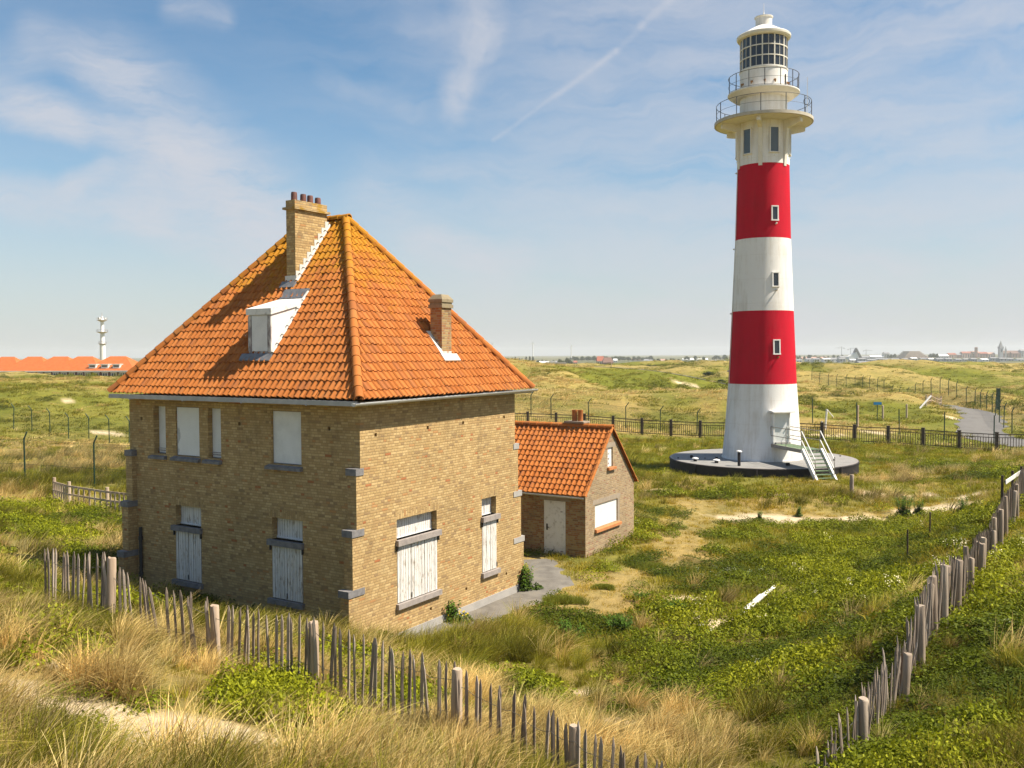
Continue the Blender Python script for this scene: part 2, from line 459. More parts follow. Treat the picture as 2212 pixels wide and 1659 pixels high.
M['lintel'] = noisy('cement_lintel', [(.3, (.27, .22, .165)), (.7, (.35, .29, .225))], 4, .9, .2)
def paint(name, c, dirt, amt):
    mt, N, bs, out = newmat(name)
    ob = N.n('ShaderNodeTexCoord').outputs['Object']
    st = N.noise(N.scl(ob, (1, 1, .07)), 3.2, 7, .7)
    bl = N.noise(ob, .8, 5, .6)
    f = N.n('ShaderNodeMapRange', {0: N.m('ADD', N.m('MULTIPLY', st, .6), N.m('MULTIPLY', bl, .4)), 1: .47, 2: .68, 3: 0.0, 4: amt}).outputs[0]
    z = N.n('ShaderNodeSeparateXYZ', {0: ob}).outputs[2]
    seam = N.m('MULTIPLY', N.m('LESS_THAN', N.m('FRACT', N.m('DIVIDE', z, 1.41)), .014), N.noise(ob, 1.1, 3))
    run = N.n('ShaderNodeMapRange', {0: N.noise(N.scl(ob, (1, 1, .03)), 6.5, 5, .75), 1: .62, 2: .74, 3: 0.0, 4: .55}).outputs[0]
    run = N.m('MULTIPLY', run, N.n('ShaderNodeMapRange', {0: N.noise(ob, .5, 3, .6), 1: .45, 2: .6, 3: 0.0, 4: 1.0}).outputs[0])
    cc = N.mix(f, c, dirt)
    cc = N.mix(N.m('MULTIPLY', seam, .55), cc, dirt)
    cc = N.mix(run, cc, tuple(q * .55 + w_ for q, w_ in zip(dirt, (.06, .02, .0))))
    N.set(bs, 'Base Color', cc); N.set(bs, 'Roughness', .75); N.set(bs, 'Specular IOR Level', .12)
    N.set(bs, 'Normal', N.n('ShaderNodeBump', {'Height': N.noise(ob, 5.0, 5, .6), 'Strength': .12, 'Distance': .03}))
    return mt
M['lh_white'] = paint('tower_white_paint', (.78, .765, .74), (.52, .46, .38), .75)
M['lh_red'] = paint('tower_red_paint', (.50, .006, .024), (.37, .008, .018), .8)
M['lh_cream'] = noisy('cream_concrete', [(.3, (.65, .61, .53)), (.7, (.74, .71, .64))], 3, .7, .1)
M['lh_rim'] = noisy('gallery_rim', [(.3, (.40, .36, .29)), (.7, (.52, .48, .40))], 4, .8, .1)
M['rail'] = noisy('dark_grey_rail', [(.3, (.06, .065, .07)), (.7, (.11, .11, .11))], 5, .55, metal=.3)
M['rust'] = noisy('rust', [(.3, (.20, .09, .03)), (.7, (.34, .20, .09))], 9, .9)
M['steel'] = noisy('white_steel', [(.3, (.74, .72, .69)), (.7, (.82, .80, .77))], 6, .5)
M['steel_dark'] = noisy('tarnished_steel', [(.3, (.25, .22, .19)), (.7, (.36, .32, .28))], 6, .55, metal=.3)
M['tread'] = noisy('green_tread', [(.3, (.10, .16, .085)), (.7, (.19, .25, .15))], 7, .8, .2)
M['deck'] = noisy('bitumen_deck', [(.3, (.20, .195, .185)), (.55, (.26, .252, .24)), (.75, (.22, .208, .19))], 1.2, .85, .1)
M['bitumen'] = noisy('black_bitumen', [(.3, (.010, .009, .010)), (.7, (.028, .024, .026))], 3, .7, .2)
M['door_grey'] = noisy('pale_grey_door', [(.3, (.58, .59, .585)), (.7, (.66, .67, .66))], 3, .5)
M['wood'] = noisy('weathered_wood', [(.25, (.15, .115, .09)), (.5, (.30, .24, .19)), (.75, (.46, .385, .32))], 7, .9, .5, stretch=(1, 1, .12), rnd=.35, bscale=20)
M['wood_post'] = noisy('round_post_wood', [(.25, (.19, .14, .105)), (.5, (.34, .27, .205)), (.75, (.47, .39, .305))], 6, .9, .5, stretch=(1, 1, .1), rnd=.25, bscale=20)
M['wood_tan'] = noisy('tan_post_wood', [(.25, (.30, .215, .15)), (.5, (.43, .325, .235)), (.75, (.53, .43, .32))], 6, .9, .5, stretch=(1, 1, .1), rnd=.2, bscale=20)
M['wood_dark'] = noisy('dark_wood', [(.3, (.05, .035, .025)), (.7, (.11, .08, .06))], 7, .9, .3, stretch=(1, 1, .15))
M['white_wood'] = noisy('white_painted_wood', [(.3, (.50, .47, .42)), (.45, (.74, .72, .68)), (.8, (.80, .78, .75))], 6, .7, .1)
M['iron'] = noisy('brown_iron', [(.3, (.045, .032, .025)), (.7, (.085, .062, .048))], 5, .6)
M['green_post'] = noisy('dark_green_steel', [(.3, (.010, .035, .022)), (.7, (.02, .06, .04))], 5, .5)
M['wire'] = noisy('fence_wire', [(.3, (.12, .11, .10)), (.7, (.2, .19, .17))], 8, .5, metal=.5)
M['blue'] = noisy('blue_sign_face', [(.3, (.01, .18, .42)), (.7, (.015, .23, .5))], 3, .4)
def glass_mat(name, c, rough=.08):
    mt, N, bs, out = newmat(name)
    ob = N.n('ShaderNodeTexCoord').outputs['Object']
    N.set(bs, 'Base Color', N.mix(N.noise(ob, 1.3, 3), c, tuple(q * 1.6 for q in c))); N.set(bs, 'Roughness', rough); N.set(bs, 'Specular IOR Level', .6)
    return mt
M['glass'] = glass_mat('dark_glass', (.018, .022, .028))
M['glass_cab'] = glass_mat('cabin_glass', (.06, .075, .08))
def mesh_mat():
    mt, N, bs, out = newmat('green_wire_mesh')
    uv = N.n('ShaderNodeTexCoord').outputs['UV']
    sp = N.n('ShaderNodeSeparateXYZ', {0: uv})
    a = N.m('FRACT', N.m('DIVIDE', N.m('ADD', sp.outputs[0], sp.outputs[1]), .07))
    b = N.m('FRACT', N.m('DIVIDE', N.m('SUBTRACT', sp.outputs[0], sp.outputs[1]), .07))
    w = N.m('MAXIMUM', N.m('LESS_THAN', a, .085), N.m('LESS_THAN', b, .085))
    N.set(bs, 'Base Color', (.03, .13, .085)); N.set(bs, 'Roughness', .5)
    tr = N.n('ShaderNodeBsdfTransparent')
    mx = N.n('ShaderNodeMixShader', {0: w, 1: tr, 2: bs})
    mt.node_tree.links.new(mx.outputs[0], out.inputs[0])
    return mt
M['mesh'] = mesh_mat()
HAZE = 0.00018
# ------------------------------------------------------------------ pantiled roofs
def pantile(u, tw):
    f = (u / tw) % 1.0
    # a raised roll beside a shallow pan
    k = np.where(f < .48, np.sin(f / .48 * PI) ** 1.0 * .042, -np.sin((f - .48) / .52 * PI) * .014)
    return k

def tile_plane(mb, O, U, S, length, bounds, tw=.19, ch=.27, sub=8, seed=0):
    O, U, S = np.array(O, float), np.array(U, float), np.array(S, float)
    Nn = np.cross(U, S); Nn /= np.linalg.norm(Nn)
    if Nn[2] < 0: Nn = -Nn
    rng = np.random.default_rng(seed)
    rows = int(math.ceil(length / ch))
    for r in range(rows):
        v0 = r * ch - (.04 if r else 0); v1 = min((r + 1) * ch + .02, length)
        a0, b0 = bounds(max(v0, 0)); a1, b1 = bounds(v1)
        lo, hi = min(a0, a1), max(b0, b1)
        k0, k1 = int(math.floor(lo / tw)), int(math.ceil(hi / tw))
        for k in range(k0, k1):
            us = (k + np.linspace(0, 1, sub + 1)) * tw
            us[-1] -= 1e-6
            ub = np.clip(us, a0, b0); ut = np.clip(us, a1, b1)
            if ub[-1] - ub[0] < 1e-4 and ut[-1] - ut[0] < 1e-4: continue
            j = rng.normal(0, .004); t = rng.normal(0, .003); jl = rng.normal(0, .006)
            pb = pantile(us, tw)
            B = O + ub[:, None] * U + (v0 + jl) * S + (pb + .047 + j)[:, None] * Nn
            T = O + ut[:, None] * U + v1 * S + (pb + .012 + t)[:, None] * Nn
            Lp = O + ub[:, None] * U + (v0 + jl) * S + (pb + .012 + j)[:, None] * Nn
            a = float(np.clip(rng.random() * .98 + .01, .01, 1))
            n = sub + 1
            mb.shared(list(B) + list(T), [(i, i + 1, n + i + 1, n + i) for i in range(sub)], 0, a)
            mb.shared(list(Lp) + list(B), [(i, i + 1, n + i + 1, n + i) for i in range(sub)], 0, a * .999)

def hip_tiles(mb, A, B, r=.105, seg=.33, seed=0, flat=False):
    A, B = Vector(A), Vector(B)
    d = (B - A); L = d.length; d.normalize()
    side = d.cross(Vector((0, 0, 1))).normalized(); up = side.cross(d).normalized()
    rng = random.Random(seed)
    n = int(L / seg)
    seg = L / n
    for k in range(n):
        p = A + d * (k * seg - .03); q = A + d * ((k + 1) * seg + .02)
        V = []
        r0, r1 = r * 1.12, r * .96
        off = rng.uniform(-.006, .006)
        for pt, rr in ((p, r0), (q, r1)):
            for i in range(11):
                t = -.15 + (PI + .3) * i / 10
                V.append(pt + side * (math.cos(t) * rr + off) + up * (math.sin(t) * rr * 1.05 + .01))
        V2 = [p + side * (math.cos(-.15 + (PI + .3) * i / 10) * r0 * .78 + off) + up * (math.sin(-.15 + (PI + .3) * i / 10) * r0 * .78 + .01) for i in range(11)]
        a = rng.uniform(.2, 1)
        mb.shared(V, [(i, i + 1, 12 + i, 11 + i) for i in range(10)], 0, a)
        mb.shared(V2 + V[:11], [(i, i + 1, 12 + i, 11 + i) for i in range(10)], 0, a)

def wall(mb, u0, u1, v0, v1, holes, fn, m=0, back=1):
    """brick wall face with real openings; fn(u, v, d) gives the point d behind the face"""
    us = sorted({u0, u1} | {h[0] for h in holes} | {h[1] for h in holes})
    vs = sorted({v0, v1} | {h[2] for h in holes} | {h[3] for h in holes})
    for a, b in zip(us[:-1], us[1:]):
        for c, d in zip(vs[:-1], vs[1:]):
            mu, mv = (a + b) / 2, (c + d) / 2
            if any(h[0] < mu < h[1] and h[2] < mv < h[3] for h in holes): continue
            mb.face([fn(a, c, 0), fn(b, c, 0), fn(b, d, 0), fn(a, d, 0)], m, [(a, c), (b, c), (b, d), (a, d)])
    for h in holes:
        a, b, c, d, dep = h[:5]
        for (p, q) in (((a, c), (a, d)), ((b, d), (b, c)), ((a, d), (b, d)), ((b, c), (a, c))):
            L = abs(p[0] - q[0]) + abs(p[1] - q[1])
            vert = p[0] == q[0]
            uv = [(0, p[1]), (dep, p[1]), (dep, q[1]), (0, q[1])] if vert else [(p[0], 0), (p[0], dep), (q[0], dep), (q[0], 0)]
            mb.face([fn(*p, 0), fn(*p, dep), fn(*q, dep), fn(*q, 0)], m, uv)
        mb.face([fn(a, c, dep), fn(b, c, dep), fn(b, d, dep), fn(a, d, dep)], back)

# ------------------------------------------------------------------ the brick house
HZ = math.atan2(DR[1], DR[0])
house = empty('brick_house', (HC[0], HC[1], 0), HZ, 'two storey yellow brick house with tall orange tiled hip roof and boarded white windows', 'house')
ZE, OV, OY, OB, MS, ZA = 5.98, .40, .33, .22, 1.275, 10.76
LW, RW = 8.5, 6.7

def fl(u, v, d): return (d, u, v)          # shaded wall: u = y
def fr(u, v, d): return (u, d, v)          # sunlit wall: u = x

mb = MB()
vent_l = [(t - .045, t + .045, 5.215, 5.305, .1) for t in (.96, 4.03, 7.97)]
vent_r = [(s - .045, s + .045, z, z + .085, .1) for s, z in ((.55, 5.07), (2.55, 5.10), (4.1, 5.12), (6.12, 5.15), (2.62, .45), (4.2, .62), (6.2, .62))]
UP = [(6.94, 7.45, .20), (5.57, 6.52, .07), (4.73, 5.23, .17), (1.87, 2.90, .10)]
LO = [(5.55, 6.58), (1.86, 2.91)]
hl = [(a, b, 4.33, 5.63, d) for a, b, d in UP] + vent_l
for a, b in LO: hl += [(a, b, 2.45, 2.99, .20), (a, b, .98, 2.45, .03)]
RO = [(1.29, 2.90), (4.96, 5.68)]
hr = list(vent_r)
for a, b in RO: hr += [(a, b, 2.49, 2.99, .22), (a, b, .93, 2.49, .035)]
wall(mb, 0, LW, -.6, 5.92, hl, fl, 0, 1)
wall(mb, 0, RW, .215, 5.92, hr, fr, 0, 1)
mb.face([(RW, 0, -.5), (RW, LW, -.5), (RW, LW, 5.92), (RW, 0, 5.92)], 0, [(0, -.5), (LW, -.5), (LW, 5.92), (0, 5.92)])
mb.face([(RW, LW, -.5), (0, LW, -.5), (0, LW, 5.92), (RW, LW, 5.92)], 0, [(RW, -.5), (0, -.5), (0, 5.92), (RW, 5.92)])
TIERS = [(-.6, 1.45, .43), (1.6, 2.82, .29), (2.95, 4.22, .14)]
for (z0, z1, off) in TIERS:
    zz = max(z0, .215)
    for y0, y1 in ((0, .27), (LW - .27, LW)):
        mb.box(-off, 0, y0, y1, z0 if y0 else zz, z1 + .1, 0, 'rb')
    mb.box(RW, RW + off + .03, 0, .27, zz, z1 + .1, 0, 'lb')
mb.build('wall', [M['brick'], M['dark']], house, fix=False)
# stones that cap each step of the corner buttresses
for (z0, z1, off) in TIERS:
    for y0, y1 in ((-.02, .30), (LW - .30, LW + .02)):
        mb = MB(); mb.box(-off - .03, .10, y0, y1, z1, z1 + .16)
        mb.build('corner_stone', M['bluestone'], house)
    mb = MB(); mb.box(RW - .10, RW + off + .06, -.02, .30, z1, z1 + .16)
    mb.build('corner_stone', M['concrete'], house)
mb = MB()
mb.box(-.45, RW + .48, -.03, .2, -.6, .213); mb.build('foundation', M['concrete'], house)
# soldier courses over the ground floor openings
for a, b in LO:
    mb = MB(); z0, z1 = 2.995, 3.2
    mb.box(-.004, .02, a - .08, b + .08, z0, z1)
    for i in range(len(mb.uv)): mb.uv[i] = [(v, u) for u, v in mb.uv[i]]
    mb.build('lintel', M['brick'], house)
for a, b in RO:
    mb = MB(); mb.box(a - .08, b + .08, -.004, .02, 2.995, 3.2)
    for i in range(len(mb.uv)): mb.uv[i] = [(v, u) for u, v in mb.uv[i]]
    mb.build('lintel', M['brick'], house)
# boarded windows, upper floor
for i, (a, b, d) in enumerate(UP):
    mb = MB(); mb.box(d - .03, d - .002, a + .012, b - .012, 4.345, 5.618)
    w = mb.build('window', M['white_board'] if i != 1 else noisy('scuffed_board', [(.3, (.70, .69, .67)), (.6, (.76, .75, .73)), (.66, (.45, .44, .43)), (.8, (.70, .69, .66))], 2.2, .6, .05, stretch=(1, 1, .6)), house)
    tag(w, label='white boarded upper window with grey scuffs' if i == 1 else None)
    if i in (0, 2):
        mb = MB(); mb.box(d - .06, d - .031, a + .012, b - .012, 4.40, 4.42); mb.box(d - .06, d - .031, a + .012, b - .012, 4.46, 4.475)
        mb.build('frame', M['peel'], w)
    mb = MB()
    y0, y1 = a - .04, b + .14
    mb.face([(-.10, y0, 4.19), (-.10, y1, 4.19), (-.10, y1, 4.26), (-.10, y0, 4.26)])
    mb.face([(-.10, y0, 4.26), (-.10, y1, 4.26), (d, y1 - .1, 4.345), (d, y0, 4.345)])
    mb.face([(-.10, y0, 4.19), (-.10, y0, 4.26), (d, y0, 4.345), (d, y0, 4.19)])
    mb.face([(-.10, y1, 4.19), (-.10, y1, 4.26), (d, y1 - .1, 4.345), (d, y1, 4.19)])
    mb.face([(-.10, y0, 4.19), (-.10, y1, 4.19), (d, y1, 4.19), (d, y0, 4.19)])
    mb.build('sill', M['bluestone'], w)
def ground_window(a, b, fn, lay, n_sh, zs, stone, ledge):
    """transom board, stone ledge, plank shutters and a stone sill"""
    def bx(mb, u0, u1, d0, d1, z0, z1):
        if lay == 'l': mb.box(d0, d1, u0, u1, z0, z1)
        else: mb.box(u0, u1, d0, d1, z0, z1)
    mb = MB(); bx(mb, a + .01, b - .01, .165, .195, 2.45, 2.98)
    w = mb.build('window', M['shutter'], house)
    mb = MB()
    if n_sh != 3: bx(mb, (a + b) / 2 - .008, (a + b) / 2 + .008, .15, .163, 2.47, 2.97)
    bx(mb, a + .012, b - .012, .145, .163, 2.47, 2.51)
    mb.build('frame', M['white_board'], w)
    mb = MB(); bx(mb, a - .05, b + .09, -.10, .16, ledge - .11, ledge + .03); mb.build('ledge', stone, w)
    g = (b - a) / n_sh
    for k in range(n_sh):
        mb = MB()
        x0, x1 = a + k * g + .008, a + (k + 1) * g - .008
        npl = max(3, int(round((x1 - x0) / .105)))
        pw = (x1 - x0) / npl
        for q in range(npl):
            jj = RNG.uniform(-.004, .004)
            bx(mb, x0 + q * pw + .004, x0 + (q + 1) * pw - .004, -.012 + jj, .012 + jj, zs + .02, ledge - .115)
        mb.build('shutter', M['shutter'], w)
    mb = MB(); bx(mb, a - .05, b + .10, -.09, .03, zs - .13, zs); mb.build('sill', stone, w)
    mb = MB()
    for u in (a - .03, b + .02):
        bx(mb, u, u + .025, -.055, -.002, ledge - .24, ledge - .115); mb.build('hinge', M['pipe'], w); mb = MB()
    bx(mb, (a + b) / 2 - .012 if n_sh == 2 else a + g - .012, (a + b) / 2 + .012 if n_sh == 2 else a + g + .012, -.03, -.014, zs + .05, zs + .18)
    mb.build('latch', M['pipe'], w)
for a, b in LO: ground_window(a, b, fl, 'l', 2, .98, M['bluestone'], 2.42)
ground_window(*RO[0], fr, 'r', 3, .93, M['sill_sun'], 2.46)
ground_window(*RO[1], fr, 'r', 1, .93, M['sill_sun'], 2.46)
mb = MB(); mb.tube((-.06, 8.02, -.2), (-.06, 8.02, 2.25), .045); mb.tube((-.06, 8.02, 1.9), (-.06, 8.02, 2.0), .06); mb.tube((-.06, 8.02, .9), (-.06, 8.02, 1.0), .06)
mb.build('drainpipe', M['pipe'], house, 40)

# roof
mb = MB()
SL = math.hypot(1, MS)
run = (RW + 2 * OV) / 2
length = run * SL
cs, sn = 1 / SL, MS / SL
E0, F0 = -OV, -OY
def bd_long(Ltot): return lambda v: (v * cs, Ltot - v * cs)
WL, WR = LW + OY + OB, RW + 2 * OV
tile_plane(mb, (E0, F0, ZE), (0, 1, 0), (cs, 0, sn), length, bd_long(WL), seed=1)
tile_plane(mb, (E0, F0, ZE), (1, 0, 0), (0, cs, sn), length, bd_long(WR), seed=2)
tile_plane(mb, (RW + OV, LW + OB, ZE), (0, -1, 0), (-cs, 0, sn), length, bd_long(WL), seed=3)
tile_plane(mb, (RW + OV, LW + OB, ZE), (-1, 0, 0), (0, -cs, sn), length, bd_long(WR), seed=4)
roof = mb.build('roof', M['tile'], house, 60)
mx = RW / 2
A1, A2 = (mx, run - OY, ZA), (mx, LW + OB - run, ZA)
for k, (c0, ap) in enumerate((((E0, F0, ZE), A1), ((RW + OV, F0, ZE), A1), ((E0, LW + OB, ZE), A2), ((RW + OV, LW + OB, ZE), A2))):
    mb = MB(); hip_tiles(mb, (c0[0], c0[1], c0[2] + .03), (ap[0], ap[1], ap[2] + .03), seed=k); mb.build('hip_tiles', M['tile'], roof, 50, fix=False)
mb = MB(); hip_tiles(mb, (mx, A1[1] - .1, ZA + .03), (mx, A2[1] + .1, ZA + .03), seed=9); mb.build('ridge_tiles', M['tile'], roof, 50, fix=False)
mb = MB()
for x0, x1, y0, y1 in ((-.36, RW + .36, -.29, .02), (-.36, .02, .02, LW - .02), (RW - .02, RW + .36, .02, LW - .02), (-.36, RW + .36, LW - .02, LW + .2)):
    mb.box(x0, x1, y0, y1, 5.86, 5.90)
mb.build('soffit', M['fascia'], house)
mb = MB()
mb.box(-.47, -.36, -.26, LW + .24, 5.84, 5.95)
for y in (1.2, 3.4, 5.6, 7.8): mb.box(-.478, -.352, y, y + .05, 5.82, 5.845)
mb.build('gutter', M['fascia'], house)
mb = MB()
def half_gutter(mb, p0, p1, r, n=8, brk=1.1):
    p0, p1 = Vector(p0), Vector(p1); d = (p1 - p0); L = d.length; d.normalize()
    s_ = d.cross(Vector((0, 0, 1))).normalized(); up = Vector((0, 0, 1))
    V = []
    for p in (p0, p1):
        for rr in (r, r - .008):
            for i in range(n + 1):
                t = PI + PI * i / n
                V.append(p + s_ * math.cos(t) * rr + up * math.sin(t) * rr)
    k = n + 1
    F = [(i, i + 1, 2 * k + i + 1, 2 * k + i) for i in range(n)] + [(k + i + 1, k + i, 3 * k + i, 3 * k + i + 1) for i in range(n)]
    F += [(0, k, 3 * k, 2 * k), (n, 2 * k + n, 3 * k + n, k + n)]
    F += [tuple(range(0, n + 1)), tuple(range(2 * k + n, 2 * k - 1, -1))]
    mb.shared(V, F)
    q = .4
    while q < L:
        c = p0 + d * q
        W = []
        for pp in (c, c + d * .035):
            for i in range(n + 1):
                t = PI + PI * i / n
                W.append(pp + s_ * math.cos(t) * (r + .008) + up * math.sin(t) * (r + .008))
        mb.shared(W, [(i, i + 1, k + i + 1, k + i) for i in range(n)])
        q += brk
half_gutter(mb, (-.62, -.375, 5.91), (RW + .60, -.375, 5.97), .068)
mb.build('gutter', M['zinc'], house, 40)
mb = MB()
half_gutter(mb, (RW + .47, -.3, 5.92), (RW + .47, LW + .2, 5.95), .075)
mb.build('gutter', M['zinc'], house, 40)

def roof_l(x): return ZE + (x + OV) * MS
# big chimney
mb = MB()
cx0, cx1, cy0, cy1 = 1.92, 3.14, 3.94, 4.27
mb.box(cx0, cx1, cy0, cy1, roof_l(cx0) - .5, 10.92, 0, 'bt')
mb.box(cx0 - .07, cx1 + .07, cy0 - .07, cy1 + .07, 10.92, 10.98, 1)
mb.box(cx0 - .005, cx1 + .005, cy0 - .005, cy1 + .005, 10.98, 11.17, 1)
ch = mb.build('chimney', [M['brick'], M['brick_old']], roof, fix=False)
for x, h in ((2.06, .23), (2.40, .22), (2.66, .22), (2.96, .20)):
    mb = MB(); mb.lathe([(.085, 11.16), (.082, 11.17 + h * .8), (.072, 11.17 + h), (.058, 11.17 + h), (.055, 11.17)], 16, c=(x, (cy0 + cy1) / 2)); mb.build('chimney_pot', M['pot'], ch, 40)
mb = MB()
x = cx0
yo = cy0 - .012
while x < 3.08:
    z0 = roof_l(x) + .03
    mb.face([(x, yo, z0 - .06), (x + .142, yo, z0 + .10), (x + .142, yo, z0 + .30), (x, yo, z0 + .30)])
    mb.face([(x, yo, z0 + .30), (x + .142, yo, z0 + .30), (x + .142, cy0 + .01, z0 + .30), (x, cy0 + .01, z0 + .30)])
    mb.face([(x, yo, z0 - .06), (x, yo, z0 + .30), (x, cy0 + .01, z0 + .30), (x, cy0 + .01, z0 - .06)])
    p = Vector((x - .02, cy0 - .05, roof_l(x - .02) + .075)); q = Vector((x + .15, cy0 - .05, roof_l(x + .15) + .05))
    mb.tube(p, q, .055, .045, 8)
    x += .142
mb.box(cx0 - .02, cx0 - .005, cy0 - .05, cy1 + .05, roof_l(cx0) - .05, roof_l(cx0) + .2)
mb.build('flashing', M['flash_white'], ch)
mb = MB()
n3 = Vector((-sn, 0, cs))
def slab_on_roof_l(mb, x0, x1, y0, y1, h=.07, m=0):
    P = [Vector((x0, y0, roof_l(x0))), Vector((x1, y0, roof_l(x1))), Vector((x1, y1, roof_l(x1))), Vector((x0, y1, roof_l(x0)))]
    T = [p + n3 * h for p in P]
    mb.face(T, m)
    for i in range(4): mb.face([P[i], P[(i + 1) % 4], T[(i + 1) % 4], T[i]], m)
slab_on_roof_l(mb, cx0 - .13, cx0, cy0 - .08, cy1 + .12, .08); mb.build('apron', M['lead'], ch)
# small chimney on the sunlit slope
def roof_r(y): return ZE + (y + OY) * MS
mb = MB()
sx0, sx1, sy0, sy1 = 3.77, 4.20, .44, .82
mb.box(sx0, sx1, sy0, sy1, roof_r(sy0) - .4, 8.24, 0, 'bt')
mb.box(sx0 - .04, sx1 + .04, sy0 - .04, sy1 + .04, 8.24, 8.33, 1); mb.box(sx0 - .015, sx1 + .015, sy0 - .015, sy1 + .015, 8.33, 8.39, 1)
mb.box(sx0 - .04, sx1 + .04, sy0 - .04, sy1 + .04, 8.39, 8.47, 1)
b4 = [(sx0 - .04, sy0 - .04, 8.47), (sx1 + .04, sy0 - .04, 8.47), (sx1 + .04, sy1 + .04, 8.47), (sx0 - .04, sy1 + .04, 8.47)]
t4 = [(sx0 + .06, sy0 + .06, 8.6), (sx1 - .06, sy0 + .06, 8.6), (sx1 - .06, sy1 - .06, 8.6), (sx0 + .06, sy1 - .06, 8.6)]
mb.face(t4, 1)
for i in range(4): mb.face([b4[i], b4[(i + 1) % 4], t4[(i + 1) % 4], t4[i]], 1)
capm = noisy('chimney_cap_stone', [(.3, (.20, .16, .10)), (.55, (.27, .22, .14)), (.75, (.25, .19, .07))], 5, .9, .2)
ch2 = mb.build('chimney', [M['brick_red'], capm], roof, fix=False)
mb = MB()
n3r = Vector((0, -sn, cs))
def slab_on_roof_r(mb, x0, x1, y0, y1, h=.09):
    P = [Vector((x0, y0, roof_r(y0))), Vector((x1, y0, roof_r(y0))), Vector((x1, y1, roof_r(y1))), Vector((x0, y1, roof_r(y1)))]
    T = [p + n3r * h for p in P]
    mb.face(T)
    for i in range(4): mb.face([P[i], P[(i + 1) % 4], T[(i + 1) % 4], T[i]])
slab_on_roof_r(mb, sx0 - .14, sx1 + .14, sy0 - .14, sy0); slab_on_roof_r(mb, sx0 - .13, sx0, sy0, sy1 + .1)
y = sy0
while y < sy1:
    z0 = roof_r(y)
    mb.box(sx0 - .012, sx0 + .01, y, y + .12, z0 - .05, z0 + .2); y += .12
mb.box(sx0, sx1, sy0 - .014, sy0 + .01, roof_r(sy0) - .1, roof_r(sy0) + .12)
mb.build('flashing', M['flash_white'], ch2)
# dormer
dx, dy0, dy1, db, dt_ = .40, 3.26, 4.08, 6.97, 8.16
mb = MB()
bk = 1.50
zk = roof_l(bk)
side = [(dx, db - .3), (bk + .2, db - .3), (bk + .2, 8.38), (dx, 8.02)]
for y in (dy0, dy1):
    mb.face([(x, y, z) for x, z in side])
mb.face([(dx, dy0, db), (dx, dy1, db), (dx, dy1, 8.02), (dx, dy0, 8.02)])
dm = mb.build('dormer', M['white_board'], roof)
mb = MB()
P = [(dx - .05, 8.02), (bk + .15, 8.36), (bk + .15, 8.52), (dx - .05, 8.18)]
mb.prism(P, lambda u, v, d: (u, d, v), dy0 - .04, dy1 + .05); mb.build('dormer_roof', M['white_wood'], dm)
mb = MB()
mb.box(dx - .03, dx - .004, dy0 + .0, dy0 + .12, db + .05, 8.0); mb.box(dx - .03, dx - .004, dy1 - .12, dy1, db + .05, 8.0); mb.box(dx - .03, dx - .004, dy0 + .12, dy1 - .12, db + .03, db + .12)
mb.build('frame', M['peel'], dm)
mb = MB(); mb.box(dx - .022, dx - .003, dy0 + .13, dy1 - .13, db + .13, 7.99); mb.build('window', M['white_board'], dm)
mb = MB()
x = dx
while x < bk + .1:
    p = Vector((x - .02, dy0 - .05, roof_l(x - .02) + .075)); q = Vector((x + .19, dy0 - .05, roof_l(x + .19) + .05)); mb.tube(p, q, .06, .05, 8); x += .178
mb.build('flashing', M['flash_white'], dm)
mb = MB(); slab_on_roof_l(mb, dx - .14, dx - .004, dy0 - .1, dy1 + .2, .075); mb.build('apron', M['lead'], dm); mb = MB(); slab_on_roof_l(mb, bk + .04, bk + .24, dy0 - .05, dy1 + .03, .075); mb.build('apron', M['lead'], dm)

# ------------------------------------------------------------------ the brick shed
shed = empty('brick_shed', (SC_[0], SC_[1], 0), HZ, 'small brick shed with orange pantile gable roof, one white door and a boarded white window', 'shed')
GW, GL, GE, GA = 3.95, 4.3, 2.2, 4.26
gs = (GA - GE) / (GW / 2)
mb = MB()
wall(mb, 0, GL, -.5, 2.14, [(.78, 1.66, -.14, 1.84, .07)], fl, 1, 2)
gh = [(.72, 2.53, .86, 1.67, .14)]
wall(mb, 0, GW, -.5, GE, gh, fr, 0, 2)
# gable triangle with its slit window
wx0, wx1, wz0, wz1 = 1.72, 2.14, 2.90, 3.60
def gz(x): return GE + gs * min(x, GW - x)
xs = [0, wx0, GW / 2, wx1, GW]
for a, b in zip(xs[:-1], xs[1:]):
    if a >= wx0 - 1e-6 and b <= wx1 + 1e-6:
        mb.face([fr(a, GE, 0), fr(b, GE, 0), fr(b, wz0, 0), fr(a, wz0, 0)], 0, [(a, GE), (b, GE), (b, wz0), (a, wz0)])
        mb.face([fr(a, wz1, 0), fr(b, wz1, 0), fr(b, gz(b), 0), fr(a, gz(a), 0)], 0, [(a, wz1), (b, wz1), (b, gz(b)), (a, gz(a))])
    else:
        mb.face([fr(a, GE, 0), fr(b, GE, 0), fr(b, gz(b), 0), fr(a, gz(a), 0)], 0, [(a, GE), (b, GE), (b, gz(b)), (a, gz(a))])
for p, q in (((wx0, wz0), (wx0, wz1)), ((wx1, wz1), (wx1, wz0)), ((wx0, wz1), (wx1, wz1)), ((wx1, wz0), (wx0, wz0))):
    mb.face([fr(*p, 0), fr(*p, .13), fr(*q, .13), fr(*q, 0)], 0, [(0, p[1]), (.13, p[1]), (.13, q[1]), (0, q[1])])
mb.face([(GW, 0, -.5), (GW, GL, -.5), (GW, GL, 2.14), (GW, 0, 2.14)], 0, [(0, -.5), (GL, -.5), (GL, 2.14), (0, 2.14)])
mb.face([(GW, GL, -.5), (0, GL, -.5), (0, GL, GE), (GW / 2, GL, GA), (GW, GL, GE)], 0, [(GW, -.5), (0, -.5), (0, GE), (GW / 2, GA), (GW, GE)])
